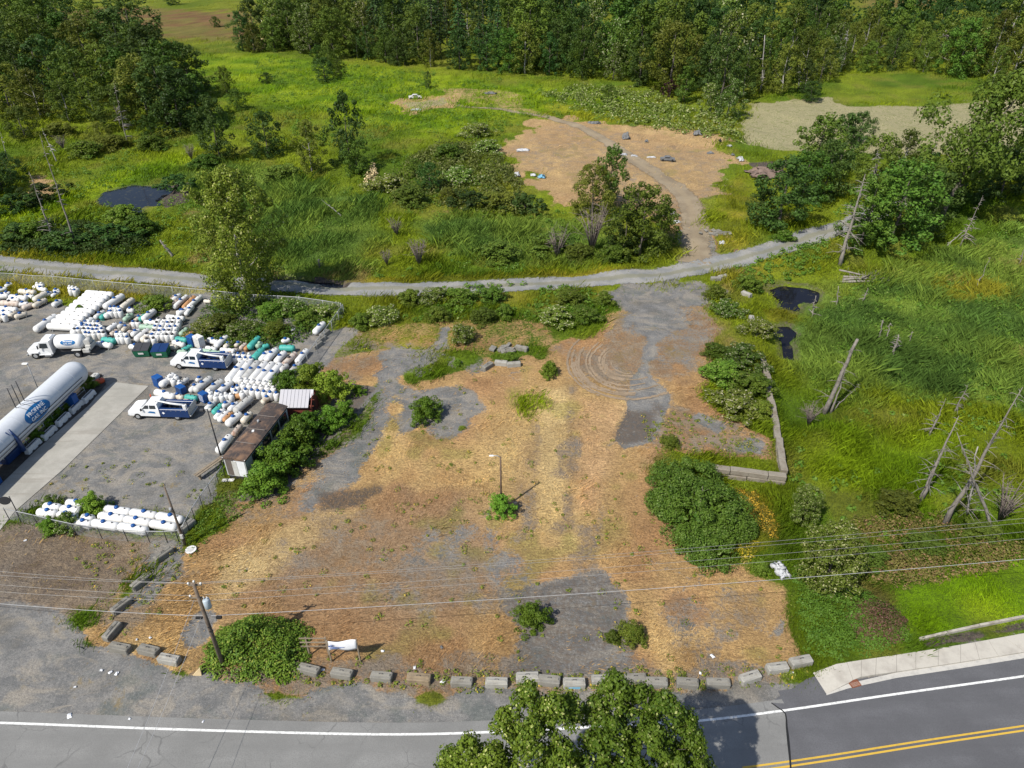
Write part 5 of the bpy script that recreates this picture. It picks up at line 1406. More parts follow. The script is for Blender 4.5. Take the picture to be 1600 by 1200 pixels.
rc_ = rng.uniform(0.3, 0.8, len(P)) * np.clip(dist / 110, 0.8, 2.0)
C = np.column_stack([P, hz(P[:, 0], P[:, 1]) + rc_ * 0.45])
V, Fq = clumps(C, rc_, 34, 0.34, rng, flat=0.7, up=0.7)
tag(link("meadow_weeds", mesh_np("meadow_weeds", V, Fq, leafmat("leaf_meadowweed", (0.07, 0.14, 0.010), (0.15, 0.22, 0.016), (0.22, 0.25, 0.05), 0.06))), "leafy weed clumps scattered through meadow and marsh", "weeds", None, "stuff")
# little weeds sprinkled over the lot
rng = np.random.default_rng(91)
P = []
for px, n_ in ((((1000, 640), (1130, 650), (1210, 700), (1200, 715), (1030, 715), (1010, 690)), 170), (((330, 830), (640, 780), (1000, 800), (1240, 920), (1250, 1030), (450, 1055), (330, 1000)), 150), (((600, 560), (850, 560), (990, 720), (980, 860), (620, 800), (560, 700)), 110), (((420, 1052), (1270, 1040), (1260, 1062), (1180, 1080), (700, 1080), (480, 1070)), 160), (((100, 850), (300, 840), (260, 960), (190, 1000)), 70), (((540, 490), (880, 510), (850, 560), (560, 545)), 130), (((-50, 700), (300, 700), (330, 790), (0, 790)), 40)):
    pl = poly(*px); q = rng.uniform(pl.min(0), pl.max(0), (n_ * 6, 2)); P.append(q[sdf(q, pl) < 0][:n_])
P = np.vstack(P)
P = P[sdf(P, poly((178, 597), (232, 603), (100, 732), (22, 800), (-60, 905), (-300, 1000), (-200, 830), (0, 742))) > 0.5]
C = np.column_stack([P, hz(P[:, 0], P[:, 1]) + 0.12])
V, Fq = clumps(C, rng.uniform(0.12, 0.5, len(C)), 26, 0.15, rng, flat=0.5, up=0.8)
tag(link("weeds", mesh_np("weeds", V, Fq, leafmat("leaf_lotweed", (0.07, 0.12, 0.015), (0.14, 0.18, 0.02), (0.45, 0.32, 0.03), 0.08))), "scattered low green weeds in the dry lot", "weeds", None, "stuff")


# ---- dead trees and snags
def snag(u, v, tip, label, r=0.2, nb=22, bl=1.6, seed=0, mat=None, broken=False, lean_y=0.0):
    """a dead trunk from its foot to a tip seen at tip, with bare side branches"""
    p = G(u, v)
    best = None
    for y in np.arange(p.y - 6, p.y + 6.1, 0.5):
        d = ray(*tip); t = y / d[1]; x = d[0] * t; z = H + d[2] * t
        if z - p.z < 1: continue
        cost = abs(y - p.y - lean_y) + 0.25 * abs(x - p.x)
        if best is None or cost < best[0]: best = (cost, Vector((x, y, z)))
    q = best[1] - p
    rng = np.random.default_rng(seed + int(u))
    t = thing("dead_tree", p, 0, label, "dead tree")
    mb = MB(); n = 7
    pts = [Vector((0, 0, -0.3))] + [q * (i / n) + Vector((rng.normal() * .06, rng.normal() * .06, 0)) * (i < n) for i in range(1, n + 1)]
    mb.tube(pts, [r * 1.35] + [1.0 * r * (1 - (0.45 if broken else 0.9) * i / n) for i in range(1, n + 1)], 8)
    L = q.length
    bm_ = mb if nb <= 36 else MB()
    bs = max(1.0, math.hypot(p.x, p.y) / 75)
    for k in range(nb):
        f = rng.uniform(0.15, 0.97)
        a = rng.uniform(0, 6.28); l = bl * (1.15 - f) * rng.uniform(0.4, 1.3) + 0.25
        s = q * f
        dr = Vector((math.cos(a), math.sin(a), rng.uniform(-0.35, 0.3)))
        e1 = s + dr * l * 0.55; e2 = s + dr * l + Vector((0, 0, -0.12 * l))
        bm_.tube([s, e1, e2], [bs * (0.045 * (1.2 - f) + .016), bs * 0.026, bs * 0.011], 4)
        if l > 0.8:
            e3 = e1 + Vector((rng.normal(), rng.normal(), rng.normal() * .4)) * l * .25
            bm_.tube([e1, e3], [bs * 0.022, bs * 0.010], 3)
    mb.build("trunk", mat or DEADW, t)
    if nb > 36: bm_.build("branches", mat or DEADW, t)
    return t


SN = [
 (1312, 415, (1352, 272), "tall grey snag with splayed drooping branches at the marsh edge", .36, 80, 3.4, False),
 (1288, 645, (1340, 530), "thick broken grey trunk leaning right in the middle of the marsh", .3, 16, 2.2, True), (1298, 645, (1322, 575), "thin dark dead trunk beside the broken grey one", .15, 8, 1, False), (1300, 642, (1344, 600), "slanting dead pole behind the broken grey trunk", .08, 6, .8, False),
 (1475, 822, (1598, 605), "longest dead tree, leaning far right across the marsh", .26, 40, 2.4, False), (1437, 782, (1498, 650), "dark leaning dead trunk left of the longest one", .24, 34, 2.2, False), (1512, 805, (1528, 698), "straight pale bare pole standing among crossed trunks", .1, 3, .5, True),
 (1553, 835, (1495, 675), "dead trunk leaning left, crossing the longest one", .2, 34, 2.4, False), (1452, 680, (1478, 622), "short dark snag above the crossed trunks", .12, 16, 1.2, False), (1488, 650, (1513, 600), "slender snag with a tuft of twigs at its foot", .1, 18, 1.3, False),
 (1395, 558, (1404, 523), "short branching stump in the reeds", .14, 18, 1.2, True), (1372, 535, (1380, 500), "left post of the twin bare snags in the reeds", .11, 6, .8, True), (1381, 540, (1392, 505), "right post of the twin bare snags in the reeds", .1, 6, .8, True), (1418, 540, (1426, 518), "lone small bare stick in the reeds", .08, 2, .4, True),
 (1525, 450, (1548, 402), "bare pole standing in the yellow marsh grass", .1, 4, .6, False), (1500, 385, (1536, 305), "thin leaning snag with drooping twigs at the top of the marsh", .13, 26, 1.8, False), (1454, 345, (1462, 328), "short white stick below the leaning leafy tree", .07, 0, .3, True), (1478, 385, (1517, 352), "pale fallen pole propped on the thin snag", .12, 3, .4, False),
 (1592, 412, (1602, 385), "dead stick at the right edge of the reeds", .09, 3, .5, True), (1307, 477, (1310, 447), "grey stump beside the dark pool", .1, 4, .8, True), (1268, 495, (1275, 462), "grey twiggy stump in the reeds below the dark pool", .1, 14, 1, True), (1350, 470, (1356, 450), "bare stub behind the fallen logs", .08, 6, .8, True),
 (85, 378, (45, 268), "left of two long bare trunks leaning over the bank", .2, 18, 1.6, False), (120, 388, (62, 210), "right and longer bare trunk leaning over the bank", .2, 16, 1.4, False), (90, 255, (65, 200), "bare pale trunk in the left meadow behind the leaning pair", .16, 10, 1.2, False), (200, 228, (178, 130), "forked bare tree in front of the left wood", .14, 26, 2.2, False),
 (70, 180, (66, 125), "white birch trunk in the left wood", .15, 2, .5, False), (22, 180, (10, 130), "pale birch trunk at the left edge", .15, 2, .5, False), (28, 182, (20, 158), "second short pale birch trunk at the left edge", .15, 2, .5, False), (12, 250, (0, 205), "pale leaning stick at the left edge of the meadow", .12, 2, .5, False),
 (694, 50, (694, -10), "single tall bare pale trunk in front of the conifers", .3, 2, .8, False), (1142, 95, (1144, 25), "branching grey snag in front of the far wood", .3, 40, 5, False), (1190, 140, (1195, 55), "pale broken snag at the right part of the far wood", .25, 8, 1.5, True), (1228, 122, (1240, 62), "white birch trunk left of the pale field", .22, 12, 2, False), (1207, 118, (1220, 60), "thin white birch at the left of the birch pair", .18, 10, 2, False), (1313, 110, (1326, 45), "forked white birch behind the green oval", .2, 22, 3, False), (1472, 98, (1478, 45), "spreading bare tree behind the right of the green oval", .3, 44, 5, False), (1440, 98, (1450, 58), "thin pale trunk behind the green oval", .18, 6, 2, False),
 (1258, 138, (1262, 112), "short white trunk at the corner of the pale field", .16, 2, 1, False), (1247, 138, (1252, 95), "grey trunk at the corner of the pale field", .16, 6, 2, False), (1430, 280, (1462, 222), "white twiggy dead tree in the thicket below the pale field", .14, 30, 2.6, False), (1410, 268, (1418, 235), "bare grey twigs below the pale field", .12, 30, 2.2, False), (1360, 300, (1372, 235), "ghostly white snag above the track end", .16, 36, 2.4, False),
 (500, 418, (498, 405), "small stump in the marsh right of the poplar", .2, 8, .8, True), (535, 338, (502, 312), "pale fallen pole lying in the marsh right of the poplar", .12, 2, .4, False), (270, 400, (250, 375), "dark broken trunk above the track", .25, 6, 1, True),
]
for i, (u, v, tip, lab, r_, nb_, bl_, br_) in enumerate(SN):
    snag(u, v, tip, lab, r_, nb_, bl_, i, BARKW if ("white" in lab or "birch" in lab or "pale" in lab) else DEADW, br_)
# fallen logs by the pool
p = G(1352, 442)
for i, (dx, dy, a, L, r_) in enumerate(((0, 0, 0.05, 8.5, .22), (0.5, 1.0, -0.1, 7.5, .2), (-1, 0.5, 0.2, 6, .18), (1.5, 1.5, 0.5, 5, .16), (-0.5, 1.7, -0.3, 6.5, .15))):
    mb = MB(); rng = np.random.default_rng(i)
    mb.tube([(-L / 2, 0, 0), (-L / 6, rng.normal() * .1, .06), (L / 6, rng.normal() * .1, 0), (L / 2, 0, .1)], [r_, r_ * .95, r_ * .8, r_ * .6], 8)
    for k in range(8):
        s = rng.uniform(-.45, .45) * L
        mb.tube([(s, 0, 0), (s + rng.normal() * .3, rng.normal() * .7, rng.uniform(.3, 1.0))], [.05, .012], 4)
    o = mb.build("fallen_log", DEADW, None, loc=(p.x + dx, p.y + dy, p.z + .25 + .12 * i), rot=(0, 0.03 * i, a))
    tag(o, ["longest grey log of the fallen heap by the dark pool", "second long grey log of the fallen heap by the pool", "left tilted log of the fallen heap by the pool", "shortest right log of the fallen heap by the pool", "thinnest rear log of the fallen heap by the pool"][i], "log", "fallen logs by the dark pool")
# ------------------------------------------------------------------ paints
M_WHITE = paint("tank_white", (0.68, 0.68, 0.67), 0.4, dirt=0.16, dirtc=(0.5, 0.47, 0.42), sc=1.3)
M_GREYW = paint("tank_greywhite", (0.52, 0.52, 0.50), 0.5, dirt=0.35, dirtc=(0.28, 0.26, 0.23), sc=1.6)
M_CREAM = paint("tank_cream", (0.62, 0.58, 0.50), 0.55, dirt=0.3, dirtc=(0.35, 0.24, 0.13), sc=1.8)
M_RUSTY = paint("tank_rusty", (0.52, 0.46, 0.40), 0.7, dirt=0.55, dirtc=(0.24, 0.09, 0.04), sc=2.0)
M_TAN = paint("tank_tan", (0.50, 0.27, 0.12), 0.6, dirt=0.4, dirtc=(0.28, 0.13, 0.06), sc=2.0)
M_TEAL = paint("tank_teal", (0.06, 0.36, 0.31), 0.5, dirt=0.3, dirtc=(0.05, 0.2, 0.17), sc=2.0)
M_PALEG = paint("tank_palegreen", (0.32, 0.46, 0.36), 0.55, dirt=0.35, dirtc=(0.25, 0.28, 0.2), sc=2.0)
M_BLUE = paint("lid_blue", (0.010, 0.075, 0.27), 0.45, dirt=0.15)
M_NAVY = paint("body_navy", (0.010, 0.035, 0.125), 0.35, dirt=0.12, spec=0.5)
M_LOGO = paint("sign_blue", (0.01, 0.13, 0.34), 0.45, dirt=0.1)
M_STEEL = paint("galvanised", (0.38, 0.39, 0.40), 0.5, 0.3, dirt=0.2)
M_BLACK = paint("black_rubber", (0.018, 0.018, 0.019), 0.8, dirt=0.1)
M_DARK = paint("dark_metal", (0.045, 0.045, 0.05), 0.6, dirt=0.2)
M_GLASS = paint("dark_glass", (0.02, 0.028, 0.035), 0.08, dirt=0.05, spec=0.8)
M_RED = paint("tail_red", (0.5, 0.03, 0.02), 0.4, dirt=0.1)
M_LAMP = paint("lamp_lens", (0.7, 0.7, 0.68), 0.2, dirt=0.05)
M_BLOCK = paint("block_concrete", (0.225, 0.215, 0.19), 0.95, dirt=0.5, dirtc=(0.15, 0.135, 0.11), sc=1.6, bump=0.03)
M_BLOCK2 = paint("block_concrete_brown", (0.25, 0.195, 0.13), 0.95, dirt=0.5, dirtc=(0.16, 0.12, 0.08), sc=1.6, bump=0.03)
M_BARR = paint("barrier_white", (0.66, 0.66, 0.65), 0.8, dirt=0.3, dirtc=(0.38, 0.36, 0.33), sc=2)
M_DUMP = paint("dumpster_green", (0.015, 0.13, 0.07), 0.5, dirt=0.25)
M_WOOD = paint("weathered_wood", (0.27, 0.22, 0.16), 0.9, dirt=0.5, dirtc=(0.13, 0.10, 0.075), sc=3)
M_POLE = paint("pole_wood", (0.16, 0.125, 0.095), 0.9, dirt=0.4, dirtc=(0.08, 0.06, 0.05), sc=2)
M_SHEET = paint("white_sheet", (0.74, 0.75, 0.78), 0.6, dirt=0.12, dirtc=(0.5, 0.5, 0.52))
M_TARP = paint("tarp_white", (0.5, 0.51, 0.53), 0.6, dirt=0.3)
M_GREY = paint("grey_junk", (0.16, 0.165, 0.17), 0.8, dirt=0.4)
M_BLUEJ = paint("blue_junk", (0.10, 0.36, 0.55), 0.6, dirt=0.3, dirtc=(0.5, 0.5, 0.5), sc=3)
M_ORANGE = paint("orange_paint", (0.65, 0.10, 0.03), 0.5, dirt=0.15)


def c1(x, y): return (x / 5.3333, 420 + y / 5.3333)
def c2(x, y): return (200 + x / 4.4444, 420 + y / 4.4444)
def c3(x, y): return (x / 4.4444, 620 + y / 4.4444)
def c4(x, y): return (300 + x / 4.7059, 560 + y / 4.7059)
def c8(x, y): return (x / 8.0, 560 + y / 8.0)


# ------------------------------------------------------------------ gas tanks
TM = {}
TC = {"white": M_WHITE, "grey white": M_GREYW, "cream": M_CREAM, "rusty": M_RUSTY, "tan": M_TAN, "teal": M_TEAL, "pale green": M_PALEG}


def tank_meshes(L, d, col):
    key = (round(L * 4) / 4, round(d, 2), col)
    if key not in TM:
        L_ = key[0]; r = d / 2
        mb = MB().capsule((-L_ / 2, 0, 0), (L_ / 2, 0, 0), r, 20)
        for s in (-.24, .24):
            mb.tube([(L_ * s - .02, 0, 0), (L_ * s + .02, 0, 0)], r * 1.012, 20)
        body = mb.mesh("gas_tank", TC[col])
        lid = MB().tube([(0, 0, r * .93), (0, 0, r + .10), (0, 0, r + .17), (0, 0, r + .2)], [.22, .22, .16, .03], 14).mesh("lid", M_BLUE if col in ("white", "grey white", "cream") else (M_DARK if col in ("rusty", "tan") else TC[col]))
        vf = MB().tube([(0, 0, r * .95), (0, 0, r + .09)], [.07, .06], 8).mesh("valve", M_DARK)
        fm = MB().box((0, -r * .55, -r - .02), (.1, r * .5, .3)).box((0, r * .55, -r - .02), (.1, r * .5, .3)).box((0, 0, -r - .12), (.12, r * 1.5, .09)).mesh("saddle", M_STEEL if col == "white" else TC[col])
        TM[key] = (body, lid, vf, fm, L_)
    return TM[key]


TANKS = []


def tank(a, b, d, col, zone, lid=True, lift=0.0):
    r = d / 2
    A = G(*a, r + .12 + lift); B = G(*b, r + .12 + lift)
    D = B - A; D.z = 0
    L = max(D.length, d * 1.5)
    body, ld, vf, fm, L_ = tank_meshes(L, d, col)
    o = link("gas_tank", body, None, (A + B) / 2, (0, 0, math.atan2(D.y, D.x)))
    if lid: link("lid", ld, o, (random.uniform(-.06, .06) * L, 0, 0))
    else: link("valve", vf, o)
    link("valve", vf, o, (L * .3, 0, 0))
    for s in (-1, 1): link("saddle", fm, o, (s * L_ * .3, 0, 0))
    size = "small" if d < .7 else ("long" if L > 3.8 else "mid-sized")
    TANKS.append([zone, "lying", size, col, o, (a[0] + b[0]) / 2, (a[1] + b[1]) / 2])
    return o


UM = {}


def upright(u, v, zone, d=.76, h=1.15, col="white", lidcol=None):
    key = (d, h, col, lidcol)
    if key not in UM:
        r = d / 2
        mb = MB().tube([(0, 0, .1), (0, 0, .16), (0, 0, h - .22), (0, 0, h - .1), (0, 0, h - .02)], [r * .86, r, r, r * .82, r * .3], 16)
        body = mb.mesh("gas_cylinder", TC[col])
        ring = MB().tube([(0, 0, 0), (0, 0, .12)], r * .8, 16).mesh("foot_ring", M_STEEL)
        ld = MB().tube([(0, 0, h - .06), (0, 0, h + .13), (0, 0, h + .2)], [r * .52, r * .5, r * .2], 12).mesh("lid", {"blue": M_BLUE, None: TC[col], "dark": M_DARK}[lidcol])
        UM[key] = (body, ring, ld)
    p = G(u, v)
    o = link("gas_cylinder", UM[key][0], None, p, (0, 0, random.uniform(0, 6)))
    link("foot_ring", UM[key][1], o); link("lid", UM[key][2], o)
    TANKS.append([zone, "upright", ("blue lidded" if lidcol == "blue" else ("open topped" if lidcol == "dark" else "plain")), col, o, u, v])
    return o


Z = "in the far left cluster by the back fence"
for a, b, d, c, l in [((155, 190), (300, 200), .95, "cream", 1), ((275, 155), (390, 178), .75, "white", 1), ((75, 235), (235, 250), .95, "white", 1), ((280, 265), (390, 200), .95, "cream", 0), ((-20, 230), (80, 225), .9, "white", 1), ((185, 330), (280, 295), .8, "rusty", 0), ((275, 315), (390, 255), .8, "cream", 1),
                     ((5, 285), (170, 295), .95, "rusty", 1), ((150, 300), (240, 290), .75, "white", 1), ((-20, 335), (150, 345), .95, "white", 1), ((-20, 372), (110, 375), .95, "white", 1), ((120, 405), (225, 370), .75, "cream", 1), ((80, 400), (140, 362), .7, "cream", 0), ((380, 225), (435, 195), .6, "white", 1), ((430, 230), (500, 190), .6, "white", 1),
                     ((435, 310), (515, 265), .8, "white", 1), ((-30, 185), (60, 165), .7, "white", 1), ((40, 150), (105, 125), .7, "white", 1), ((-30, 420), (60, 400), .9, "cream", 0), ((60, 265), (170, 262), .8, "white", 1), ((190, 235), (290, 235), .8, "white", 1), ((440, 190), (500, 175), .6, "white", 1), ((90, 205), (20, 212), .7, "white", 1)]:
    tank(c1(*a), c1(*b), d, c, Z, bool(l))
for x, y in ((55, 440), (605, 225), (640, 230), (625, 205), (655, 212), (600, 200), (330, 175), (365, 175)): upright(*c1(x, y), Z, lidcol="blue" if x < 100 or x == 640 else None)
Z = "in the long rack-like row behind the delivery truck"
for a, b in [((395, 478), (640, 492)), ((435, 440), (675, 455)), ((475, 405), (710, 420)), ((515, 375), (745, 392)), ((550, 343), (785, 362)), ((585, 312), (820, 332)), ((620, 283), (850, 303)), ((652, 255), (880, 274)), ((685, 228), (910, 246)), ((712, 203), (945, 220))]:
    tank(c1(*a), c1(*b), 1.05, "white", Z, False)
Z = "set askew against the long row of white tanks"
for a, b in [((290, 515), (472, 392)), ((598, 545), (780, 420)), ((868, 325), (1030, 222))]:
    tank(c1(*a), c1(*b), 1.05, "white", Z, True)
Z = "in the crowded heap behind the dumpsters"
for a, b, d, c, l in [((790, 412), (870, 355), .75, "white", 1), ((835, 415), (895, 375), .75, "teal", 0), ((870, 405), (960, 345), .85, "white", 1), ((1030, 432), (1110, 378), .75, "pale green", 1), ((1120, 445), (1190, 388), .75, "cream", 1), ((1160, 432), (1215, 385), .75, "teal", 0), ((1190, 425), (1290, 348), .95, "white", 1), ((1195, 448), (1315, 450), .8, "white", 1),
                     ((895, 515), (975, 458), .8, "white", 0), ((985, 495), (1040, 450), .75, "grey white", 1), ((1160, 485), (1300, 490), .85, "pale green", 1), ((1130, 595), (1240, 508), .95, "white", 0), ((1180, 605), (1305, 508), .95, "cream", 0), ((1095, 560), (1165, 508), .8, "white", 1), ((920, 555), (985, 510), .7, "rusty", 0), ((1065, 545), (1125, 498), .7, "rusty", 1),
                     ((845, 590), (970, 605), .95, "teal", 0), ((805, 625), (935, 642), .85, "white", 1), ((1075, 650), (1190, 655), .8, "white", 1), ((1360, 650), (1480, 655), .75, "cream", 0), ((1005, 335), (1110, 255), .95, "cream", 0), ((1060, 345), (1120, 350), .8, "white", 1), ((1020, 520), (1075, 470), .7, "cream", 1), ((1085, 470), (1135, 440), .7, "rusty", 1), ((1440, 610), (1540, 640), .8, "white", 1), ((1460, 585), (1570, 600), .9, "teal", 0), ((1500, 555), (1570, 495), .8, "pale green", 0),
                     ((1540, 585), (1610, 530), .8, "tan", 0), ((1510, 690), (1600, 640), .7, "teal", 0), ((1470, 700), (1560, 690), .75, "pale green", 0)]:
    tank(c1(*a), c1(*b), d, c, Z, bool(l))
Z = "in the crowded heap behind the dumpsters"
k = 0
for (x0, y0, nx_, ny_, dx, dy, sk) in ((690, 500, 5, 4, 37, 30, 14), (935, 375, 3, 2, 36, 34, 10), (1340, 470, 5, 5, 42, 34, -14), (990, 590, 3, 2, 38, 36, 10), (1235, 600, 2, 2, 55, 40, 6), (1130, 500, 2, 1, 30, 20, 0), (830, 540, 2, 1, 34, 30, 0), (640, 560, 2, 1, 34, 30, 0)):
    for j in range(ny_):
        for i in range(nx_):
            upright(*c1(x0 + i * dx + j * sk + random.uniform(-5, 5), y0 + j * dy + random.uniform(-4, 4)), Z, lidcol=random.choice(["blue", "blue", None, "dark"]) if x0 < 1300 else random.choice([None, "dark", "blue"]))
Z = "in the group under the shrub by the back fence"
for a, b, d, c, l in [((252, 268), (322, 192), .6, "rusty", 0), ((310, 222), (362, 178), .7, "white", 1), ((318, 272), (412, 188), .75, "white", 1), ((385, 272), (462, 196), .75, "tan", 0), ((418, 272), (512, 188), .75, "white", 1), ((335, 305), (405, 290), .6, "white", 1), ((268, 335), (392, 348), .85, "white", 0), ((525, 225), (580, 228), .6, "cream", 0), ((300, 262), (350, 215), .6, "rusty", 0), ((340, 325), (420, 270), .7, "white", 1), ((400, 320), (450, 260), .7, "white", 1)]:
    tank(c2(*a), c2(*b), d, c, Z, bool(l))
Z = "in the mixed heap behind the rear service truck"
for a, b, d, c, l in [((555, 492), (625, 515), .85, "white", 1), ((605, 545), (692, 468), .85, "white", 1), ((540, 550), (615, 560), .7, "white", 0), ((670, 548), (722, 508), .7, "cream", 1), ((640, 562), (745, 572), .7, "white", 0), ((515, 572), (650, 592), .8, "pale green", 1), ((415, 595), (485, 560), .8, "pale green", 1), ((475, 598), (535, 560), .8, "white", 1), ((840, 550), (912, 478), .9, "teal", 0), ((868, 630), (938, 558), .95, "teal", 0),
                     ((918, 640), (975, 578), .85, "white", 1), ((958, 638), (1032, 560), .95, "white", 1), ((1025, 655), (1092, 578), .95, "white", 1), ((1070, 680), (1168, 585), .85, "rusty", 1), ((1172, 650), (1245, 565), .85, "white", 1), ((1125, 728), (1195, 655), .85, "grey white", 1), ((1045, 550), (1165, 552), .95, "teal", 0), ((1065, 508), (1125, 490), .7, "white", 1), ((780, 555), (820, 520), .6, "rusty", 0), ((810, 565), (850, 525), .6, "tan", 0), ((740, 540), (790, 510), .6, "cream", 1), ((930, 545), (985, 530), .7, "teal", 0), ((890, 545), (935, 515), .7, "pale green", 1),
                     ((640, 600), (700, 585), .6, "white", 1), ((1055, 715), (1110, 665), .8, "grey white", 0), ((700, 580), (760, 560), .6, "rusty", 0)]:
    tank(c2(*a), c2(*b), d, c, Z, bool(l))
for i in range(6):
    for j in range(2):
        upright(*c2(660 + i * 38 + j * 12, 625 + j * 28 + i * 2), Z, .7, 1.0, lidcol=random.choice(["blue", "blue", None]))
tank(c2(1295, 445), c2(1362, 378), .95, "white", "alone against the fence by the concrete blocks", True)
Z = "in the slanting rank beside the rear service truck"
for a, b, c in [((690, 785), (802, 648), "white"), ((745, 790), (852, 643), "white"), ((798, 785), (908, 648), "grey white"), ((852, 785), (962, 652), "white"), ((900, 792), (1008, 658), "white"), ((950, 795), (1062, 662), "white")]:
    tank(c2(*a), c2(*b), 1.05, c, Z, True)
Z = "in the double file in front of the slanting rank"
for i in range(6):
    for j in range(3):
        upright(*c2(790 + i * 42 + j * 20, 815 + j * 38 + i * 5), Z, .76, 1.2, lidcol=None if j < 2 else "blue")
Z = "in the jumble between the two service trucks"
for a, b, d, c, l in [((225, 812), (322, 735), .95, "white", 0), ((190, 855), (325, 895), .95, "white", 1), ((315, 875), (385, 900), .75, "cream", 1), ((395, 890), (485, 902), .8, "teal", 0), ((465, 850), (578, 758), .95, "grey white", 1), ((545, 865), (658, 775), .95, "grey white", 1), ((610, 880), (722, 785), .9, "white", 1), ((430, 850), (490, 800), .7, "white", 1), ((345, 820), (420, 760), .7, "grey white", 0), ((470, 780), (520, 755), .6, "white", 1), ((385, 915), (470, 925), .5, "rusty", 0), ((690, 890), (800, 880), .7, "tan", 0), ((930, 930), (995, 880), .7, "cream", 1)]:
    tank(c2(*a), c2(*b), d, c, Z, bool(l))
for x, y in ((300, 800), (325, 815), (345, 790), (370, 830), (585, 920), (620, 930), (660, 925), (690, 915), (725, 920), (740, 870), (770, 860), (760, 895), (800, 905), (580, 895), (630, 900)): upright(*c2(x, y), Z, .7, 1.05, lidcol=random.choice(["blue", None]))
Z = "in the front rank beside the mobile office"
for a, b, d, c, l in [((540, 980), (600, 925), .7, "white", 1), ((590, 1005), (660, 940), .75, "teal", 0), ((605, 1042), (668, 975), .7, "white", 1), ((628, 1058), (698, 990), .7, "white", 0), ((660, 1058), (728, 998), .6, "tan", 0), ((685, 1085), (785, 1005), .95, "white", 1), ((740, 995), (858, 895), .95, "grey white", 0), ((650, 965), (715, 920), .7, "white", 1), ((700, 985), (760, 930), .7, "white", 1)]:
    tank(c2(*a), c2(*b), d, c, Z, bool(l))
tank(c4(190, 690), c4(285, 570), .95, "white", "in the line along the office's left wall", True)
tank(c4(300, 570), c4(360, 490), .7, "rusty", "in the line along the office's left wall", False)
tank(c4(370, 470), c4(435, 400), .8, "cream", "in the line along the office's left wall", True)
Z = "in the fenced front row by the road"
for a, b in [((258, 800), (402, 815)), ((305, 760), (425, 775)), ((400, 818), (540, 838)), ((420, 778), (565, 795)), ((455, 735), (605, 752)), ((560, 838), (660, 852)), ((525, 872), (645, 890)), ((640, 875), (825, 905)), ((685, 825), (875, 850)), ((725, 778), (912, 805)), ((825, 900), (1025, 935)), ((862, 850), (1055, 880)), ((905, 802), (1095, 830)), ((1042, 878), (1235, 910)), ((1085, 825), (1278, 860))]:
    tank(c3(*a), c3(*b), .9, "white", Z, True)

# give every tank a label of its own: look, place, and where it comes among those most like it
from collections import defaultdict
gs = defaultdict(list)
for t in TANKS: gs[(t[0], t[1], t[2], t[3])].append(t)
for (zone, pose, size, col), L in gs.items():
    L.sort(key=lambda t: t[5])
    for i, t in enumerate(L):
        o = t[4]
        what = f"{size} {col} {'horizontal gas tank' if pose == 'lying' else 'upright gas cylinder'}"
        pre = "" if len(L) == 1 else (f"{ordn(i)} {what} from the left" if i <= len(L) / 2 else f"{ordn(len(L) - 1 - i)} {what} from the right")
        lab = (pre or what) + " " + zone
        ws = lab.split()
        if len(ws) > 16:
            lab = lab.replace("horizontal gas tank", "tank").replace("upright gas cylinder", "cylinder").replace("in the double file in front of", "in front of").replace("the jumble between the two service trucks", "the jumble between the trucks").replace("the mixed heap behind the rear service truck", "the heap behind the rear truck").replace("in the far left cluster by the back fence", "in the far left cluster").replace("in the slanting rank beside the rear service truck", "in the slanting rank").replace("in the front rank beside the mobile office", "beside the mobile office").replace("in the group under the shrub by the back fence", "under the shrub by the fence").replace("upright gas cylinder", "upright cylinder").replace("the crowded heap", "the heap").replace("the long rack-like row", "the long row")
        if len(lab.split()) > 16: print("LONG", lab)
        tag(o, lab, "gas tank" if pose == "lying" else "gas cylinder", ("gas tanks " if pose == "lying" else "gas cylinders ") + zone)
print("tanks", len(TANKS))

# ------------------------------------------------------------------ lettering
def letters(txt, size, spacing=1.0):
    cu = bpy.data.curves.new("lettering", 'FONT')
    cu.body = txt; cu.size = size; cu.align_x = 'CENTER'; cu.align_y = 'CENTER'; cu.extrude = 0.0; cu.resolution_u = 3
    cu.offset = size * 0.02
    ob = bpy.data.objects.new("lettering", cu)
    COL.objects.link(ob)
    dg = bpy.context.evaluated_depsgraph_get()
    me = bpy.data.meshes.new_from_object(ob.evaluated_get(dg))
    V = [v.co.copy() for v in me.vertices]; Fs = [list(p.vertices) for p in me.polygons]
    bpy.data.objects.remove(ob); bpy.data.curves.remove(cu); bpy.data.meshes.remove(me)
    return V, Fs


def wrap(V, org, e, outv, R_, phi, extra):
    """lay flat points (x along e, y up) round a cylinder of radius R_ whose axis passes org along e"""
    res = []
    for p in V:
        a = phi + p[1] / R_
        res.append(org + e * p[0] + (outv * math.cos(a) + Vector((0, 0, 1)) * math.sin(a)) * (R_ + extra))
    return res


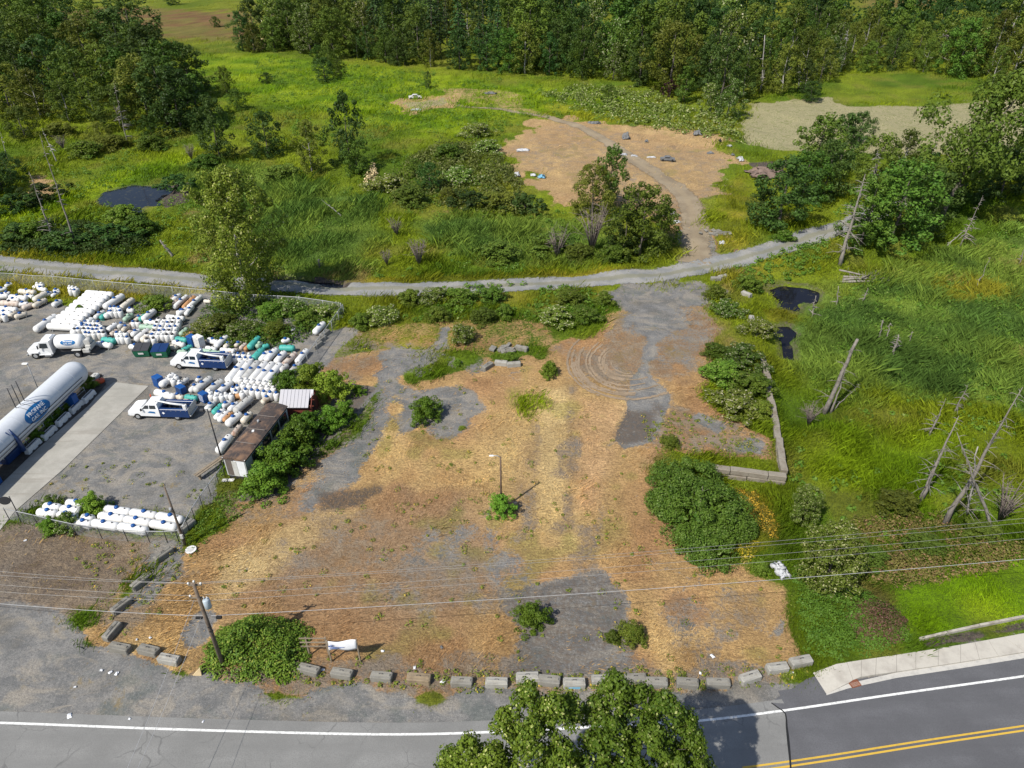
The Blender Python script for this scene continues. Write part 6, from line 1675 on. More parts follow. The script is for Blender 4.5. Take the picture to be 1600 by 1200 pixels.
def oval_badge(parent, org, e, outv, R_, phi, w_, h_, lines, size, name="company_badge"):
    mb = MB()
    n = 40; rings = 7
    P = []
    for r in range(1, rings + 1):
        for k in range(n):
            a = 2 * math.pi * k / n
            P.append((math.cos(a) * w_ / 2 * r / rings, math.sin(a) * h_ / 2 * r / rings))
    P.append((0, 0))
    Fs = [(len(P) - 1, k, (k + 1) % n) for k in range(n)]
    for r in range(rings - 1):
        for k in range(n):
            Fs.append((r * n + k, r * n + n + k, r * n + n + (k + 1) % n, r * n + (k + 1) % n))
    mb.add(wrap(P, org, e, outv, R_, phi, 0.018), Fs)
    b = mb.build(name, M_LOGO, parent)
    mb = MB()
    for txt, y in lines:
        V, Fq = letters(txt, size)
        V = [Vector((v.x, v.y + y, 0)) for v in V]
        mb.add(wrap(V, org, e, outv, R_, phi, 0.034), Fq)
    mb.build("lettering", paint("sign_white", (0.8, 0.8, 0.8), 0.5, dirt=0.05), b)


# ------------------------------------------------------------------ the big storage tank
ZC = 2.75; RB = 1.5
A = Vector(G0(*c8(940, 178), ZC)); B = Vector(G0(*c8(100, 940), ZC))
ax = (A - B); ax.z = 0; ax.normalize()
outv = Vector((ax.y, -ax.x, 0))
if outv.x < 0: outv = -outv
A = A + ax * 1.2
E_ = A - ax * 24
st = thing("storage_tank", ((A + E_) / 2).to_tuple()[:2] + (0,), 0, "huge white horizontal propane storage tank on blue saddles with an oval blue sign", "storage tank")
o0 = (A + E_) / 2; o0.z = 0
mb = MB().capsule(A - o0, E_ - o0, RB, 36, 0.95, 8)
for k in (3.2, 6.2, 9.4, 12.6, 15.8, 19, 22):
    p = A - ax * k - o0
    mb.tube([p - ax * .03, p + ax * .03], RB + .008, 36)
mb.build("tank_shell", paint("storage_white", (0.56, 0.585, 0.62), 0.4, dirt=0.25, dirtc=(0.45, 0.46, 0.47), sc=0.7), st)
for k in (4.6, 18.6):
    p = A - ax * k - o0
    q = MB()
    M_ = Matrix((outv, ax, Vector((0, 0, 1)))).transposed()
    q.box(p + Vector((0, 0, -1.75 - .1)), (3.2, .9, 1.9), rot=M_)
    q.box(p + Vector((0, 0, -1.2)), (2.6, 1.1, .2), rot=M_)
    q.build("saddle", M_BLUE, st)
q = MB()
for off in (0.0, 0.45):
    q.tube([A - ax * 2.2 - o0 + outv * (RB + .06) + Vector((0, 0, .1 - off)), A - ax * 21 - o0 + outv * (RB + .06) + Vector((0, 0, .1 - off))], .035, 6)
q.build("side_pipe", M_DARK, st)
q = MB()
for k in (9.4, 10.1, 10.8):
    p = A - ax * k - o0
    q.tube([p - outv * .35 + Vector((0, 0, RB - .1)), p - outv * .35 + Vector((0, 0, RB + 2.6))], .05, 6)
q.build("vent_pipe", M_DARK, st)
q = MB()
for k in (9.4, 10.1, 10.8):
    p = A - ax * k - o0
    pts = []
    for i in range(9):
        a = math.pi / 2 + .25 - 1.0 * i / 8
        pts.append(p + outv * math.cos(a) * (RB + .03) + Vector((0, 0, math.sin(a) * (RB + .03))))
    q.tube(pts, .025, 4)
q.build("hose", M_DARK, st)
# find where along the tank the sign shows
def proj(p):
    q_ = np.array(p) - np.array([0, 0, H]); w_ = q_ @ _fw
    return 800 + F * (q_ @ _rt) / w_, 600 - F * (q_ @ _up) / w_
phi = math.radians(24)
best = min(np.arange(2, 20, .1), key=lambda s: abs(proj(A - ax * s + (outv * math.cos(phi) + Vector((0, 0, 1)) * math.sin(phi)) * RB)[0] - 59))
oval_badge(st, A - ax * best - o0, ax, outv, RB, phi, 4.0, 1.8, (("PROPANE", .30), ("GAS, INC.", -.34)), .62)
q = MB()   # ladder-like blue valve bracket
p = A - ax * (best + 4.2) - o0
q.tube([p + outv * (RB * .75) + Vector((0, 0, 1.2)), p + outv * (RB + .1) + Vector((0, 0, 0)), p + outv * (RB + .2) + Vector((0, 0, -1.6))], [.1, .22, .3], 6)
q.tube([p + outv * (RB * .75) - ax * .5 + Vector((0, 0, 1.2)), p + outv * (RB + .1) + Vector((0, 0, -.4))], .06, 6)
q.build("access_ladder", M_NAVY, st)
# pipework skid at the near end
pk = G(18, 715)
sk = thing("pump_skid", pk, math.atan2(ax.y, ax.x), "blue pump skid with white pipework at the road end of the storage tank", "pump")
MB().box((0, 0, .5), (2.6, 1.3, .9), bev=.08).box((.6, 0, 1.15), (1.0, .9, .5), bev=.06).build("skid_body", M_NAVY, sk)
q = MB()
for y in (-.5, 0, .5): q.tube([(-1.4, y, .9), (-1.4, y, 1.6), (0, y, 1.7), (1.3, y, 1.5), (1.3, y, .8)], .05, 6)
q.tube([(-1.4, -.5, 1.6), (-1.4, .5, 1.6)], .05, 6)
q.build("pipework", M_WHITE, sk)
# rail along the tank
q0 = G(*c8(230, 1195)); q1 = G(*c8(1075, 440))
rl = thing("guard_rail", q0, 0, "grey pipe guard rail between the storage tank and the white barriers", "rail")
q = MB(); n = 9
D = q1 - q0
for zz in (.55, 1.0): q.tube([Vector((0, 0, zz)), D + Vector((0, 0, zz))], .045, 6)
q.build("rail", M_STEEL, rl)
for i in range(n):
    MB().tube([D * (i / (n - 1)) + Vector((0, 0, -.05)), D * (i / (n - 1)) + Vector((0, 0, 1.0))], .05, 6).build("post", M_STEEL, rl)
# white concrete barriers with a dark slot along the top
bm_ = MB().box((0, 0, .36), (2.3, .62, .72), taper=.88, bev=.05).mesh("barrier_body", M_BARR)
sm_ = MB().box((0, 0, .722), (1.7, .16, .03)).mesh("slot", M_DARK)
nm_ = MB().box((-.5, -.3, .1), (.3, .06, .16)).box((.5, -.3, .1), (.3, .06, .16)).mesh("fork_pocket", M_DARK)
ang = math.atan2(ax.y, ax.x)
for i, (x, y) in enumerate(((425, 1115), (625, 950), (800, 780), (965, 625), (1120, 495))):
    p = G(*c8(x, y + 10))
    t = thing("concrete_barrier", p, ang, f"white slotted concrete barrier beside the storage tank, {ordn(i)} from the road end", "barrier", "white barriers beside the storage tank")
    link("barrier_body", bm_, t); link("slot", sm_, t); link("fork_pocket", nm_, t)
p = G(157, 597)
t = thing("valve_cover", p, 0, "round orange-red cover at the tip of the planted bed beside the big tank", "cover")
MB().tube([(0, 0, 0), (0, 0, .3), (0, 0, .42)], [.55, .55, .3], 16).build("cover_lid", M_ORANGE, t)
MB().tube([(0, 0, .4), (0, 0, .5)], [.08, .08], 8).build("knob", M_DARK, t)
p = G(149, 592)
o = MB().box((0, 0, .3), (1.2, .8, .6), bev=.1).box((0, 0, .63), (.5, .3, .1), bev=.03).build("utility_box", M_GREYW, None, loc=p, rot=(0, 0, ang))
tag(o, "pale grey box next to the orange-red cover", "box")
q = [G0(u, v, .06) for u, v in ((60, 700), (0, 758), (-40, 790), (-70, 770), (130, 580), (158, 584), (166, 600), (140, 632))]
mb = MB(); mb.add([(p[0], p[1], .06) for p in q], [tuple(range(len(q)))[::-1]])
tag(mb.build("planting_soil", paint("bed_soil", (0.05, 0.042, 0.035), 0.95, dirt=0.5, dirtc=(0.10, 0.09, 0.08), sc=2)), "dark soil bed under the storage tank", None, None, "structure")


# ------------------------------------------------------------------ vehicles
def wheel(par, x, y, r, w_=.28):
    t = MB().tube([(0, -w_ / 2, 0), (0, -w_ / 2 + .04, 0), (0, w_ / 2 - .04, 0), (0, w_ / 2, 0)], [r * .9, r, r, r * .9], 18).build("wheel", M_BLACK, par, loc=(x, y, r))
    s = -1 if y < 0 else 1
    MB().tube([(0, s * (w_ / 2 - .02), 0), (0, s * (w_ / 2 + .012), 0)], [r * .58, r * .5], 12).build("rim", M_STEEL, t)


def service_truck(pa, pb, label, load):
    """white cab at pa, blue service body with a crane to pb; the vehicle's own x axis runs to its nose"""
    A = G(*pa); B = G(*pb); c = (A + B) / 2; D = A - B
    t = thing("service_truck", c, math.atan2(D.y, D.x), label, "truck")
    k = D.length / 6.9
    t.scale = (k, max(k, .95), max(k, .95))
    # cab: profile in x-z extruded with a narrower roof
    def cab_prof(s, y, z0=0): return y
    mb = MB()
    prof = [(3.35, .55, .98), (3.45, .75, .98), (3.4, 1.12, .95), (3.1, 1.3, .93), (2.0, 1.42, .93), (1.25, 1.98, .78), (.05, 2.02, .78), (-.12, 1.4, .95), (-.12, .5, .98)]
    n = len(prof)
    V = [(x, -hw, z) for x, z, hw in prof] + [(x, hw, z) for x, z, hw in prof]
    mb.add(V, [tuple(range(n)), tuple(range(2 * n - 1, n - 1, -1))] + [(i, n + i, n + (i + 1) % n, (i + 1) % n) for i in range(n)])
    cab = mb.build("cab", paint("cab_white", (0.75, 0.76, 0.77), 0.3, dirt=0.08, spec=.5), t)
    g = MB()
    g.quad((1.97, -.82, 1.46), (1.97, .82, 1.46), (1.30, .70, 1.965), (1.30, -.70, 1.965))
    for v_ in range(4): g.v[v_] = (g.v[v_][0] + .02, g.v[v_][1], g.v[v_][2] + .015)
    g.build("windscreen", M_GLASS, t)
    for s in (-1, 1):
        g = MB(); f = lambda x, z: (x, s * (.945 - (z - 1.4) * .27 + .02), z)
        p4 = [f(1.72, 1.47), f(.98, 1.47), f(.98, 1.88), f(1.3, 1.88)]
        g.quad(*(p4 if s < 0 else p4[::-1])); g.build("side_window", M_GLASS, t)
        g = MB(); p4 = [f(.88, 1.47), f(.15, 1.47), f(.2, 1.88), f(.88, 1.88)]
        g.quad(*(p4 if s < 0 else p4[::-1])); g.build("side_window", M_GLASS, t)
        MB().box((3.42, s * .72, .98), (.1, .32, .2), bev=.03).build("headlight", M_LAMP, t)
        MB().box((1.75, s * 1.12, 1.45), (.14, .22, .3), bev=.03).build("mirror", M_DARK, t)
        MB().box((-3.42, s * .9, 1.0), (.06, .16, .3), bev=.02).build("tail_light", M_RED, t)
    MB().box((3.5, 0, .55), (.16, 1.9, .28), bev=.04).build("front_bumper", M_STEEL, t)
    MB().box((3.44, 0, .95), (.06, 1.05, .3)).build("grille", M_DARK, t)
    MB().box((-3.5, 0, .62), (.25, 1.9, .16), bev=.03).build("rear_bumper", M_STEEL, t)
    MB().box((0, 0, .5), (6.6, .9, .22)).build("chassis", M_DARK, t)
    # service body: two side boxes, a floor and the tailgate
    for s in (-1, 1):
        b = MB().box((-1.85, s * .83, .98), (3.2, .38, 1.05), bev=.03).build("tool_box", M_NAVY, t)
        q = MB()
        for i in range(6): q.box((-3.2 + i * .55, s * 1.03, 1.33), (.09, .02, .05))
        q.build("latch_trim", M_STEEL, b)
        dm = MB(); d = .17
        dm.add([(-.62, s * 1.03, 1.02 - d), (-.62 + d, s * 1.03, 1.02), (-.62, s * 1.03, 1.02 + d), (-.62 - d, s * 1.03, 1.02)], [(0, 1, 2, 3) if s < 0 else (3, 2, 1, 0)])
        dm.build("diamond_placard", paint("placard_white", (.8, .8, .8), .5, dirt=.03), b)
        ds = MB(); ds.add([(1.2, s * .99, 1.0), (.35, s * .99, .9), (.35, s * .99, 1.12), (.9, s * .99, 1.2)], [(0, 1, 2, 3) if s > 0 else (3, 2, 1, 0)])
        ds.build("door_emblem", M_LOGO, t)
    MB().box((-1.85, 0, .72), (3.2, 1.3, .08)).build("bed_floor", M_DARK, t)
    MB().box((-.22, 0, 1.15), (.08, 1.9, .8)).build("bed_headboard", M_NAVY, t)
    tg = MB().box((-3.46, 0, 1.15), (.1, 1.95, .95), bev=.02).build("tailgate", M_STEEL, t)
    cr = MB().box((-3.1, .75, 1.75), (.4, .35, .6), bev=.04).tube([(-3.1, .75, 2.0), (-1.5, .6, 2.05), (.3, .35, 2.25)], [.13, .11, .08], 8).build("crane_boom", M_WHITE, t)
    MB().tube([(.3, .35, 2.2), (.3, .35, 1.9)], .03, 6).tube([(.3, .35, 1.9), (.22, .35, 1.8), (.3, .35, 1.75)], .03, 5).build("crane_hook", M_DARK, cr)
    for x in (2.45, -2.0):
        for s in (-1, 1): wheel(t, x, s * .86, .42)
    # gear lying in the bed
    bx = MB(); rng = np.random.default_rng(load)
    for i in range(7): bx.box((rng.uniform(-3.1, -.5), rng.uniform(-.4, .4), .95 + rng.uniform(0, .15)), (rng.uniform(.3, .7), rng.uniform(.2, .5), rng.uniform(.2, .45)), rng.uniform(0, 3), bev=.03)
    bx.tube([(-3.2, -.2, 1.5), (-.4, .1, 1.55)], .05, 6).tube([(-3.2, 0, 1.52), (-.4, -.2, 1.5)], .04, 6)
    o = bx.build("tool_pile", M_DARK, None, loc=t.location, rot=(0, 0, t.rotation_euler[2]), scale=t.scale)
    tag(o, f"dark tools and pipes lying in the bed of the {'front' if load == 1 else 'rear'} service truck", "tools")


# the side seen from the road is the nose-left side
service_truck(c2(45, 1010), c2(462, 1020), "white and navy service truck with a crane, parked nearest the mobile office", 1)
service_truck(c2(332, 668), c2(712, 685), "white and navy service truck with a crane, parked beside the rank of white tanks", 2)


def bobtail(pa, pb, label):
    A = G(*pa); B = G(*pb); c = (A + B) / 2; D = A - B
    t = thing("delivery_truck", c, math.atan2(D.y, D.x), label, "truck")
    k = D.length / 8.6
    t.scale = (k, 1, 1)
    W_ = paint("cab_white", (0.75, 0.76, 0.77), 0.3)
    mb = MB()
    prof = [(4.2, .6, .9), (4.25, 1.2, .85), (4.0, 1.5, .8), (2.75, 1.7, .85), (2.3, 2.45, 1.05), (1.05, 2.6, 1.05), (.95, .7, 1.1), (2.6, .6, 1.1)]
    n = len(prof)
    mb.add([(x, -hw, z) for x, z, hw in prof] + [(x, hw, z) for x, z, hw in prof], [tuple(range(n)), tuple(range(2 * n - 1, n - 1, -1))] + [(i, n + i, n + (i + 1) % n, (i + 1) % n) for i in range(n)])
    mb.build("cab", W_, t)
    MB().box((1.5, 0, 2.72), (1.2, 1.5, .3), taper=.8, bev=.08).build("roof_fairing", W_, t)
    g = MB().quad((2.76, -.86, 1.75), (2.76, .86, 1.75), (2.36, .98, 2.4), (2.36, -.98, 2.4)); g.build("windscreen", M_GLASS, t)
    for s in (-1, 1):
        g = MB(); p4 = [(2.45, s * 1.08, 1.65), (1.35, s * 1.1, 1.65), (1.35, s * 1.08, 2.35), (2.2, s * 1.07, 2.35)]
        g.quad(*(p4 if s < 0 else p4[::-1])); g.build("side_window", M_GLASS, t)
        MB().box((3.35, s * .98, 1.0), (1.35, .3, .35), bev=.1).build("fender", W_, t)
        MB().box((4.15, s * .8, 1.05), (.12, .25, .25), bev=.04).build("headlight", M_LAMP, t)
        MB().box((2.5, s * 1.28, 1.9), (.12, .2, .5), bev=.03).build("mirror", M_DARK, t)
        MB().box((1.6, s * 1.05, .6), (1.0, .35, .4), bev=.08).build("fuel_tank", M_STEEL, t)
    MB().box((4.32, 0, .6), (.14, 2.1, .3), bev=.04).build("front_bumper", M_STEEL, t)
    MB().box((-.2, 0, .75), (8.2, .85, .25)).build("chassis", M_DARK, t)
    tk = MB().capsule((.85, 0, 1.95), (-3.1, 0, 1.95), 1.0, 28, .7, 6)
    tk.build("tank", paint("bobtail_white", (.78, .78, .78), .3, dirt=.08, spec=.5), t)
    for s in (-1, 1):
        e = Vector((-1, 0, 0)) if s > 0 else Vector((1, 0, 0))
        oval_badge(t, Vector((-1.3, 0, 1.95)), e, Vector((0, s, 0)), 1.0, .35, 1.9, .8, (("PROPANE", .14), ("GAS, INC.", -.16)), .27)
    MB().box((-3.55, 0, 1.3), (.7, 1.7, .7), bev=.05).tube([(-3.4, -.55, 1.95), (-3.4, .55, 1.95)], .42, 14).build("hose_reel", M_GREYW, t)
    for s in (-1, 1):
        MB().box((-3.3, s * .98, 1.0), (.9, .3, .55), bev=.04).build("rear_box", M_GREYW, t)
        q = MB()
        for y in range(6): pass
        MB().box((-2.1, s * 1.0, 1.18), (1.2, .42, .08), bev=.02).build("mudguard", M_GREYW, t)
    for s in (-1, 1):
        wheel(t, 3.3, s * .95, .5, .28); wheel(t, -2.1, s * .9, .5, .5)


bobtail(c1(275, 722), c1(830, 700), "white propane delivery truck with an oval blue badge, facing left in the yard")

# dumpsters, cabinets and small yard things
def dumpster(p, label, lid):
    t = thing("dumpster", p, .08, label, "dumpster", "green dumpsters in front of the heap")
    MB().add([(-.95, -.75, .12), (.95, -.75, .12), (.95, .65, .12), (-.95, .65, .12), (-1.05, -.95, 1.1), (1.05, -.95, 1.1), (1.05, .75, 1.4), (-1.05, .75, 1.4)], [(3, 2, 1, 0), (0, 1, 5, 4), (1, 2, 6, 5), (2, 3, 7, 6), (3, 0, 4, 7), (4, 5, 6, 7)]).build("bin_body", M_DUMP, t)
    for s in (-1, 1): MB().add([(s * .52 - .5, -.97, 1.12), (s * .52 + .5, -.97, 1.12), (s * .52 + .5, .75, 1.44), (s * .52 - .5, .75, 1.44), (s * .52 - .5, -.97, 1.17), (s * .52 + .5, -.97, 1.17), (s * .52 + .5, .75, 1.49), (s * .52 - .5, .75, 1.49)], [(3, 2, 1, 0), (4, 5, 6, 7), (0, 1, 5, 4), (1, 2, 6, 5), (2, 3, 7, 6), (3, 0, 4, 7)]).build("lid", lid, t)
    for s in (-1, 1): MB().box((s * 1.06, -.1, .8), (.12, 1.0, .14)).build("fork_sleeve", M_DUMP, t)
    MB().add([(-.35, -.9, .55), (.35, -.9, .55), (.35, -.95, .85), (-.35, -.95, .85)], [(0, 1, 2, 3)]).build("label_plate", M_WHITE, t)


dumpster(G(*c1(1205, 715)), "left green dumpster with dark lids in front of the tank heap", M_DARK)
dumpster(G(*c1(1355, 722)), "right green dumpster with navy lids in front of the tank heap", M_NAVY)


def cabinet(u, v, s, mat, label, door):
    p = G(u, v)
    t = thing("storage_cabinet", p, -.9 + .3, label, "cabinet")
    MB().box((0, 0, s[2] / 2 + .08), s, bev=.03).build("cabinet_body", mat, t)
    q = MB()
    for i in range(5): q.box((0, -s[1] / 2 - .01, .3 + i * s[2] / 6), (s[0] * .86, .02, .05))
    q.build("front_slats", door, t)
    MB().box((0, 0, .04), (s[0] * .9, s[1] * .9, .08)).build("plinth", M_DARK, t)


cabinet(*c2(505, 545), (1.3, .9, 1.7), M_BARR, "white slatted cabinet behind the rear service truck", M_GREYW)
cabinet(*c2(455, 530), (1.2, .9, 1.4), M_BLUE, "blue cabinet beside the white slatted one", M_NAVY)
cabinet(*c2(222, 815), (1.2, .9, 1.4), M_BLUE, "blue cabinet at the left end of the jumble by the drive", M_NAVY)
cabinet(*c2(535, 920), (1.0, .8, 1.2), M_BLUE, "small blue cabinet behind the front service truck", M_WHITE)
cabinet(*c2(375, 860), (1.2, .8, .9), M_BLUE, "low blue crate among the tanks of the jumble", M_DARK)
p = G(*c2(165, 905))
t = thing("traffic_cone", p, 0, "pale traffic cone at the corner of the concrete drive", "cone")
MB().box((0, 0, .03), (.4, .4, .06)).build("base", M_BLACK, t)
MB().tube([(0, 0, .06), (0, 0, .75)], [.16, .04], 12).build("cone_body", M_ORANGE, t)
MB().tube([(0, 0, .3), (0, 0, .5)], [.118, .078], 12).build("band", M_WHITE, t)

# ------------------------------------------------------------------ mobile office
za = 3.0
RA, RB_, RC, RD = [Vector(G0(*c4(x, y), za)) for x, y in ((215, 717), (392, 745), (680, 346), (560, 331))]
ctr = (RA + RB_ + RC + RD) / 4
lx = ((RD + RC) - (RA + RB_)); lx.z = 0; Ln = lx.length / 2; lx.normalize()
Wd = abs(((RB_ - RA) + (RC - RD)).dot(Vector((lx.y, -lx.x, 0)))) / 2
off = thing("mobile_office", (ctr.x, ctr.y, 0), math.atan2(lx.y, lx.x), "long weathered mobile office with a rust-stained brown roof beside the hedge", "building")
print("office", Ln, Wd)
hL, hW = Ln / 2, Wd / 2
wallm = paint("office_wall", (.50, .52, .52), .7, dirt=.4, dirtc=(.3, .3, .28), sc=.8)
MB().box((0, 0, .25), (Ln - .2, Wd - .2, .5)).build("skirting", M_DARK, off)
MB().box((0, 0, 1.65), (Ln, Wd, 2.3)).build("wall", wallm, off)
roofm, nt, out = new_mat("office_roof")
oc = nd(nt, "TexCoord").outputs["Object"]
c_ = mixc(nt, mapr(nt, nz(nt, oc, .5, 5, .65), .4, .62), (.055, .045, .042), (.17, .105, .07))
c_ = mixc(nt, mapr(nt, nz(nt, nd(nt, "Mapping", {"Vector": oc, "Scale": (.25, 1.2, 1)}).outputs[0], 1.2, 4), .55, .7, 0, .8), c_, (.23, .14, .085))
c_ = mixc(nt, mapr(nt, nz(nt, oc, 4, 4, .7), .62, .72, 0, .6), c_, (.35, .3, .25))
finish(nt, out, c_, .8, 0, None, .01, .25)
mb = MB(); seg = 8
prof = [(-hW - .12 + (Wd + .24) * i / seg, 2.84 + .26 * (1 - (2 * i / seg - 1) ** 2)) for i in range(seg + 1)]
V = [(x, y, z) for x in (-hL - .15, hL + .15) for y, z in prof] + [(x, y, 2.78) for x in (-hL - .15, hL + .15) for y, z in prof]
n = seg + 1
Fs = [(i, i + 1, n + i + 1, n + i)[::-1] for i in range(seg)]
Fs += [(2 * n + i, 2 * n + i + 1, i + 1, i)[::-1] for i in range(seg)] + [(3 * n + i, 3 * n + i + 1, n + i + 1, n + i) for i in range(seg)]
Fs += [(0, n, 3 * n, 2 * n), (seg, 2 * n + seg, 3 * n + seg, n + seg)]
rf = mb.add(V, Fs).build("roof", roofm, off)
q = MB()
for x in (-hL * .5, 0, hL * .5): q.box((x, 0, 3.105), (.08, Wd * .9, .03))
q.build("roof_seam", paint("roof_seam_grey", (.2, .17, .15), .8), rf)
q = MB().tube([(1.2, .3, 3.05), (1.2, .3, 3.4)], .12, 8); q.build("roof_vent", M_STEEL, rf)
MB().box((-.4, .1, 3.13), (.35, .25, .08), rz=.4).build("roof_patch", M_WHITE, rf)
sy = -hW      # the long side facing the hedge
for x in (-hL * .55, -.3, hL * .35, hL * .75):
    w_ = MB().box((x, sy - .015, 1.9), (1.5, .05, .95)).build("window", M_GLASS, off)
    MB().box((x, sy - .03, 2.42), (1.62, .07, .07)).box((x, sy - .03, 1.38), (1.62, .07, .07)).box((x - .78, sy - .03, 1.9), (.07, .07, 1.0)).box((x + .78, sy - .03, 1.9), (.07, .07, 1.0)).build("window_frame", M_DARK, w_)
MB().box((0, sy - .02, 2.68), (Ln, .06, .2)).build("eave_trim", M_DARK, off)
MB().box((-hL - .02, -hW * .42, 1.65), (.04, Wd * .5, 2.1)).build("end_panel", paint("panel_white", (.72, .73, .75), .6, dirt=.1), off)
MB().box((-hL - .02, hW * .48, 1.6), (.04, Wd * .4, 2.0)).build("end_cladding", paint("cladding_brown", (.15, .125, .11), .8, dirt=.4), off)
MB().box((-hL - .035, hW * .05, 1.55), (.05, .55, 2.0)).build("door", M_GREYW, off)
MB().box((-hL - .05, 0, 2.82), (.1, Wd + .2, .12)).build("end_trim", M_WHITE, off)
p = G(*c4(270, 900))
o = MB().box((0, 0, .08), (1.3, .35, .12), bev=.02).box((0, 0, .16), (1.25, .3, .04)).build("white_board", M_WHITE, None, loc=p, rot=(0, 0, .05)); tag(o, "white board lying in front of the mobile office", "board")
# red shed with a torn metal roof
S0 = [Vector(G0(*c4(x, y), z)) for x, y, z in ((668, 221, 3.3), (878, 236, 3.3), (650, 326, 2.2), (815, 338, 2.2))]
cx = (S0[0] + S0[1]) / 2
sh = thing("red_shed", (cx.x, cx.y, 0), 0.0, "small dark red shed with a torn grey metal roof behind the mobile office", "shed")
Ls = (S0[1] - S0[0]).length; hl = Ls / 2; dp = 1.5
print("shed", Ls, [tuple(p) for p in S0])
redm = paint("shed_red", (.17, .045, .03), .8, dirt=.4, dirtc=(.08, .03, .025), sc=1.5)
MB().add([(-hl, -dp, 0), (hl, -dp, 0), (hl, dp, 0), (-hl, dp, 0), (-hl, -dp, 2.1), (hl, -dp, 2.1), (hl, dp, 2.1), (-hl, dp, 2.1), (-hl, 0, 3.2), (hl, 0, 3.2)], [(0, 1, 5, 4), (2, 3, 7, 6), (1, 2, 6, 9, 5), (3, 0, 4, 8, 7)]).build("wall", redm, sh)
metal = paint("roof_metal", (.30, .30, .33), .5, .2, dirt=.2, dirtc=(.3, .29, .3), sc=1.2)
mb = MB(); npan = 9
for i in range(npan):
    x0 = -hl - .2 + (Ls + .4) * i / npan; x1 = x0 + (Ls + .4) / npan - .015
    cut = 0 if i < npan - 1 else 2
    if cut == 0:
        mb.add([(x0, -dp - .35, 2.0), (x1, -dp - .35, 2.0), (x1, 0, 3.32), (x0, 0, 3.32), (x0, -dp - .35, 1.95), (x1, -dp - .35, 1.95), (x1, 0, 3.27), (x0, 0, 3.27)], [(0, 1, 2, 3), (7, 6, 5, 4), (0, 4, 5, 1), (1, 5, 6, 2), (3, 7, 4, 0)])
        mb.add([(x1 - .01, -dp - .35, 2.0), (x1 + .03, -dp - .35, 2.0), (x1 + .03, 0, 3.32), (x1 - .01, 0, 3.32), (x1 - .01, -dp - .35, 2.05), (x1 + .03, -dp - .35, 2.05), (x1 + .03, 0, 3.37), (x1 - .01, 0, 3.37)], [(4, 5, 6, 7), (0, 1, 5, 4), (3, 0, 4, 7), (1, 2, 6, 5)])
    else:
        mb.add([(x0, -.9, 2.53), (x1, -.5, 2.88), (x1, 0, 3.32), (x0, 0, 3.32)], [(0, 1, 2, 3)])
mb.add([(-hl - .2, 0, 3.32), (hl + .2, 0, 3.32), (hl + .2, dp + .35, 2.0), (-hl - .2, dp + .35, 2.0)], [(0, 1, 2, 3)])
mb.build("roof", metal, sh)
q = MB()
for yy, zz in ((-.3, 2.98), (-.9, 2.46), (-1.5, 1.98)): q.box((hl - .1, yy, zz), (.9, .07, .07))
for s in (-1, 1): q.add([(hl + .02, s * dp * 1.15, 1.95), (hl + .09, s * dp * 1.15, 1.95), (hl + .09, 0, 3.28), (hl + .02, 0, 3.28), (hl + .02, s * dp * 1.15, 1.75), (hl + .09, s * dp * 1.15, 1.75), (hl + .09, 0, 3.05), (hl + .02, 0, 3.05)], [(0, 1, 2, 3), (7, 6, 5, 4), (1, 5, 6, 2), (0, 4, 7, 3), (0, 1, 5, 4)])
q.build("roof_batten", redm, sh)
MB().box((hl + .02, -.4, 1.0), (.05, .8, 1.9)).build("door", paint("shed_door", (.06, .03, .025), .85), sh)
MB().tube([(hl + .04, .1, 2.65), (hl + .08, .1, 2.65)], .14, 10).build("gable_vent", M_WHITE, sh)


# ------------------------------------------------------------------ concrete blocks
def block_mesh(seed, mat):
    rng = np.random.default_rng(seed)
    mb = MB().box((0, 0, .31), (1.75, .72, .62), bev=.06)
    mb.add([(-.78, -.14, .6), (.78, -.14, .6), (.78, .14, .6), (-.78, .14, .6), (-.7, -.07, .7), (.7, -.07, .7), (.7, .07, .7), (-.7, .07, .7)], [(4, 5, 6, 7), (0, 1, 5, 4), (1, 2, 6, 5), (2, 3, 7, 6), (3, 0, 4, 7)])
    mb.v = [(x + rng.normal() * .015, y + rng.normal() * .015, z + rng.normal() * .012 * (z > .1)) for x, y, z in mb.v]
    return mb.mesh("block", mat)


BM = [block_mesh(i, m) for i, m in enumerate((M_BLOCK, M_BLOCK, M_BLOCK2, paint("block_pale", (.32, .31, .28), .95, dirt=.35, dirtc=(.22, .2, .17), sc=1.6, bump=.03)))]
LOOP = MB().tube([(-.16, 0, .66), (-.12, 0, .8), (.12, 0, .8), (.16, 0, .66)], .022, 5).mesh("lifting_loop", M_DARK)
WEED = SHR["green"].cm


def block(u, v, rz, label, m=0, group=None, s=1.0, dz=0):
    p = G(u, v)
    o = link("concrete_block", BM[m], None, (p.x, p.y, p.z - .04 + dz), (random.uniform(-.03, .03), random.uniform(-.03, .03), rz), (s * random.uniform(.95, 1.05), s * random.uniform(.92, 1.05), s))
    tag(o, label, "concrete block", group)
    link("lifting_loop", LOOP, o)
    return o


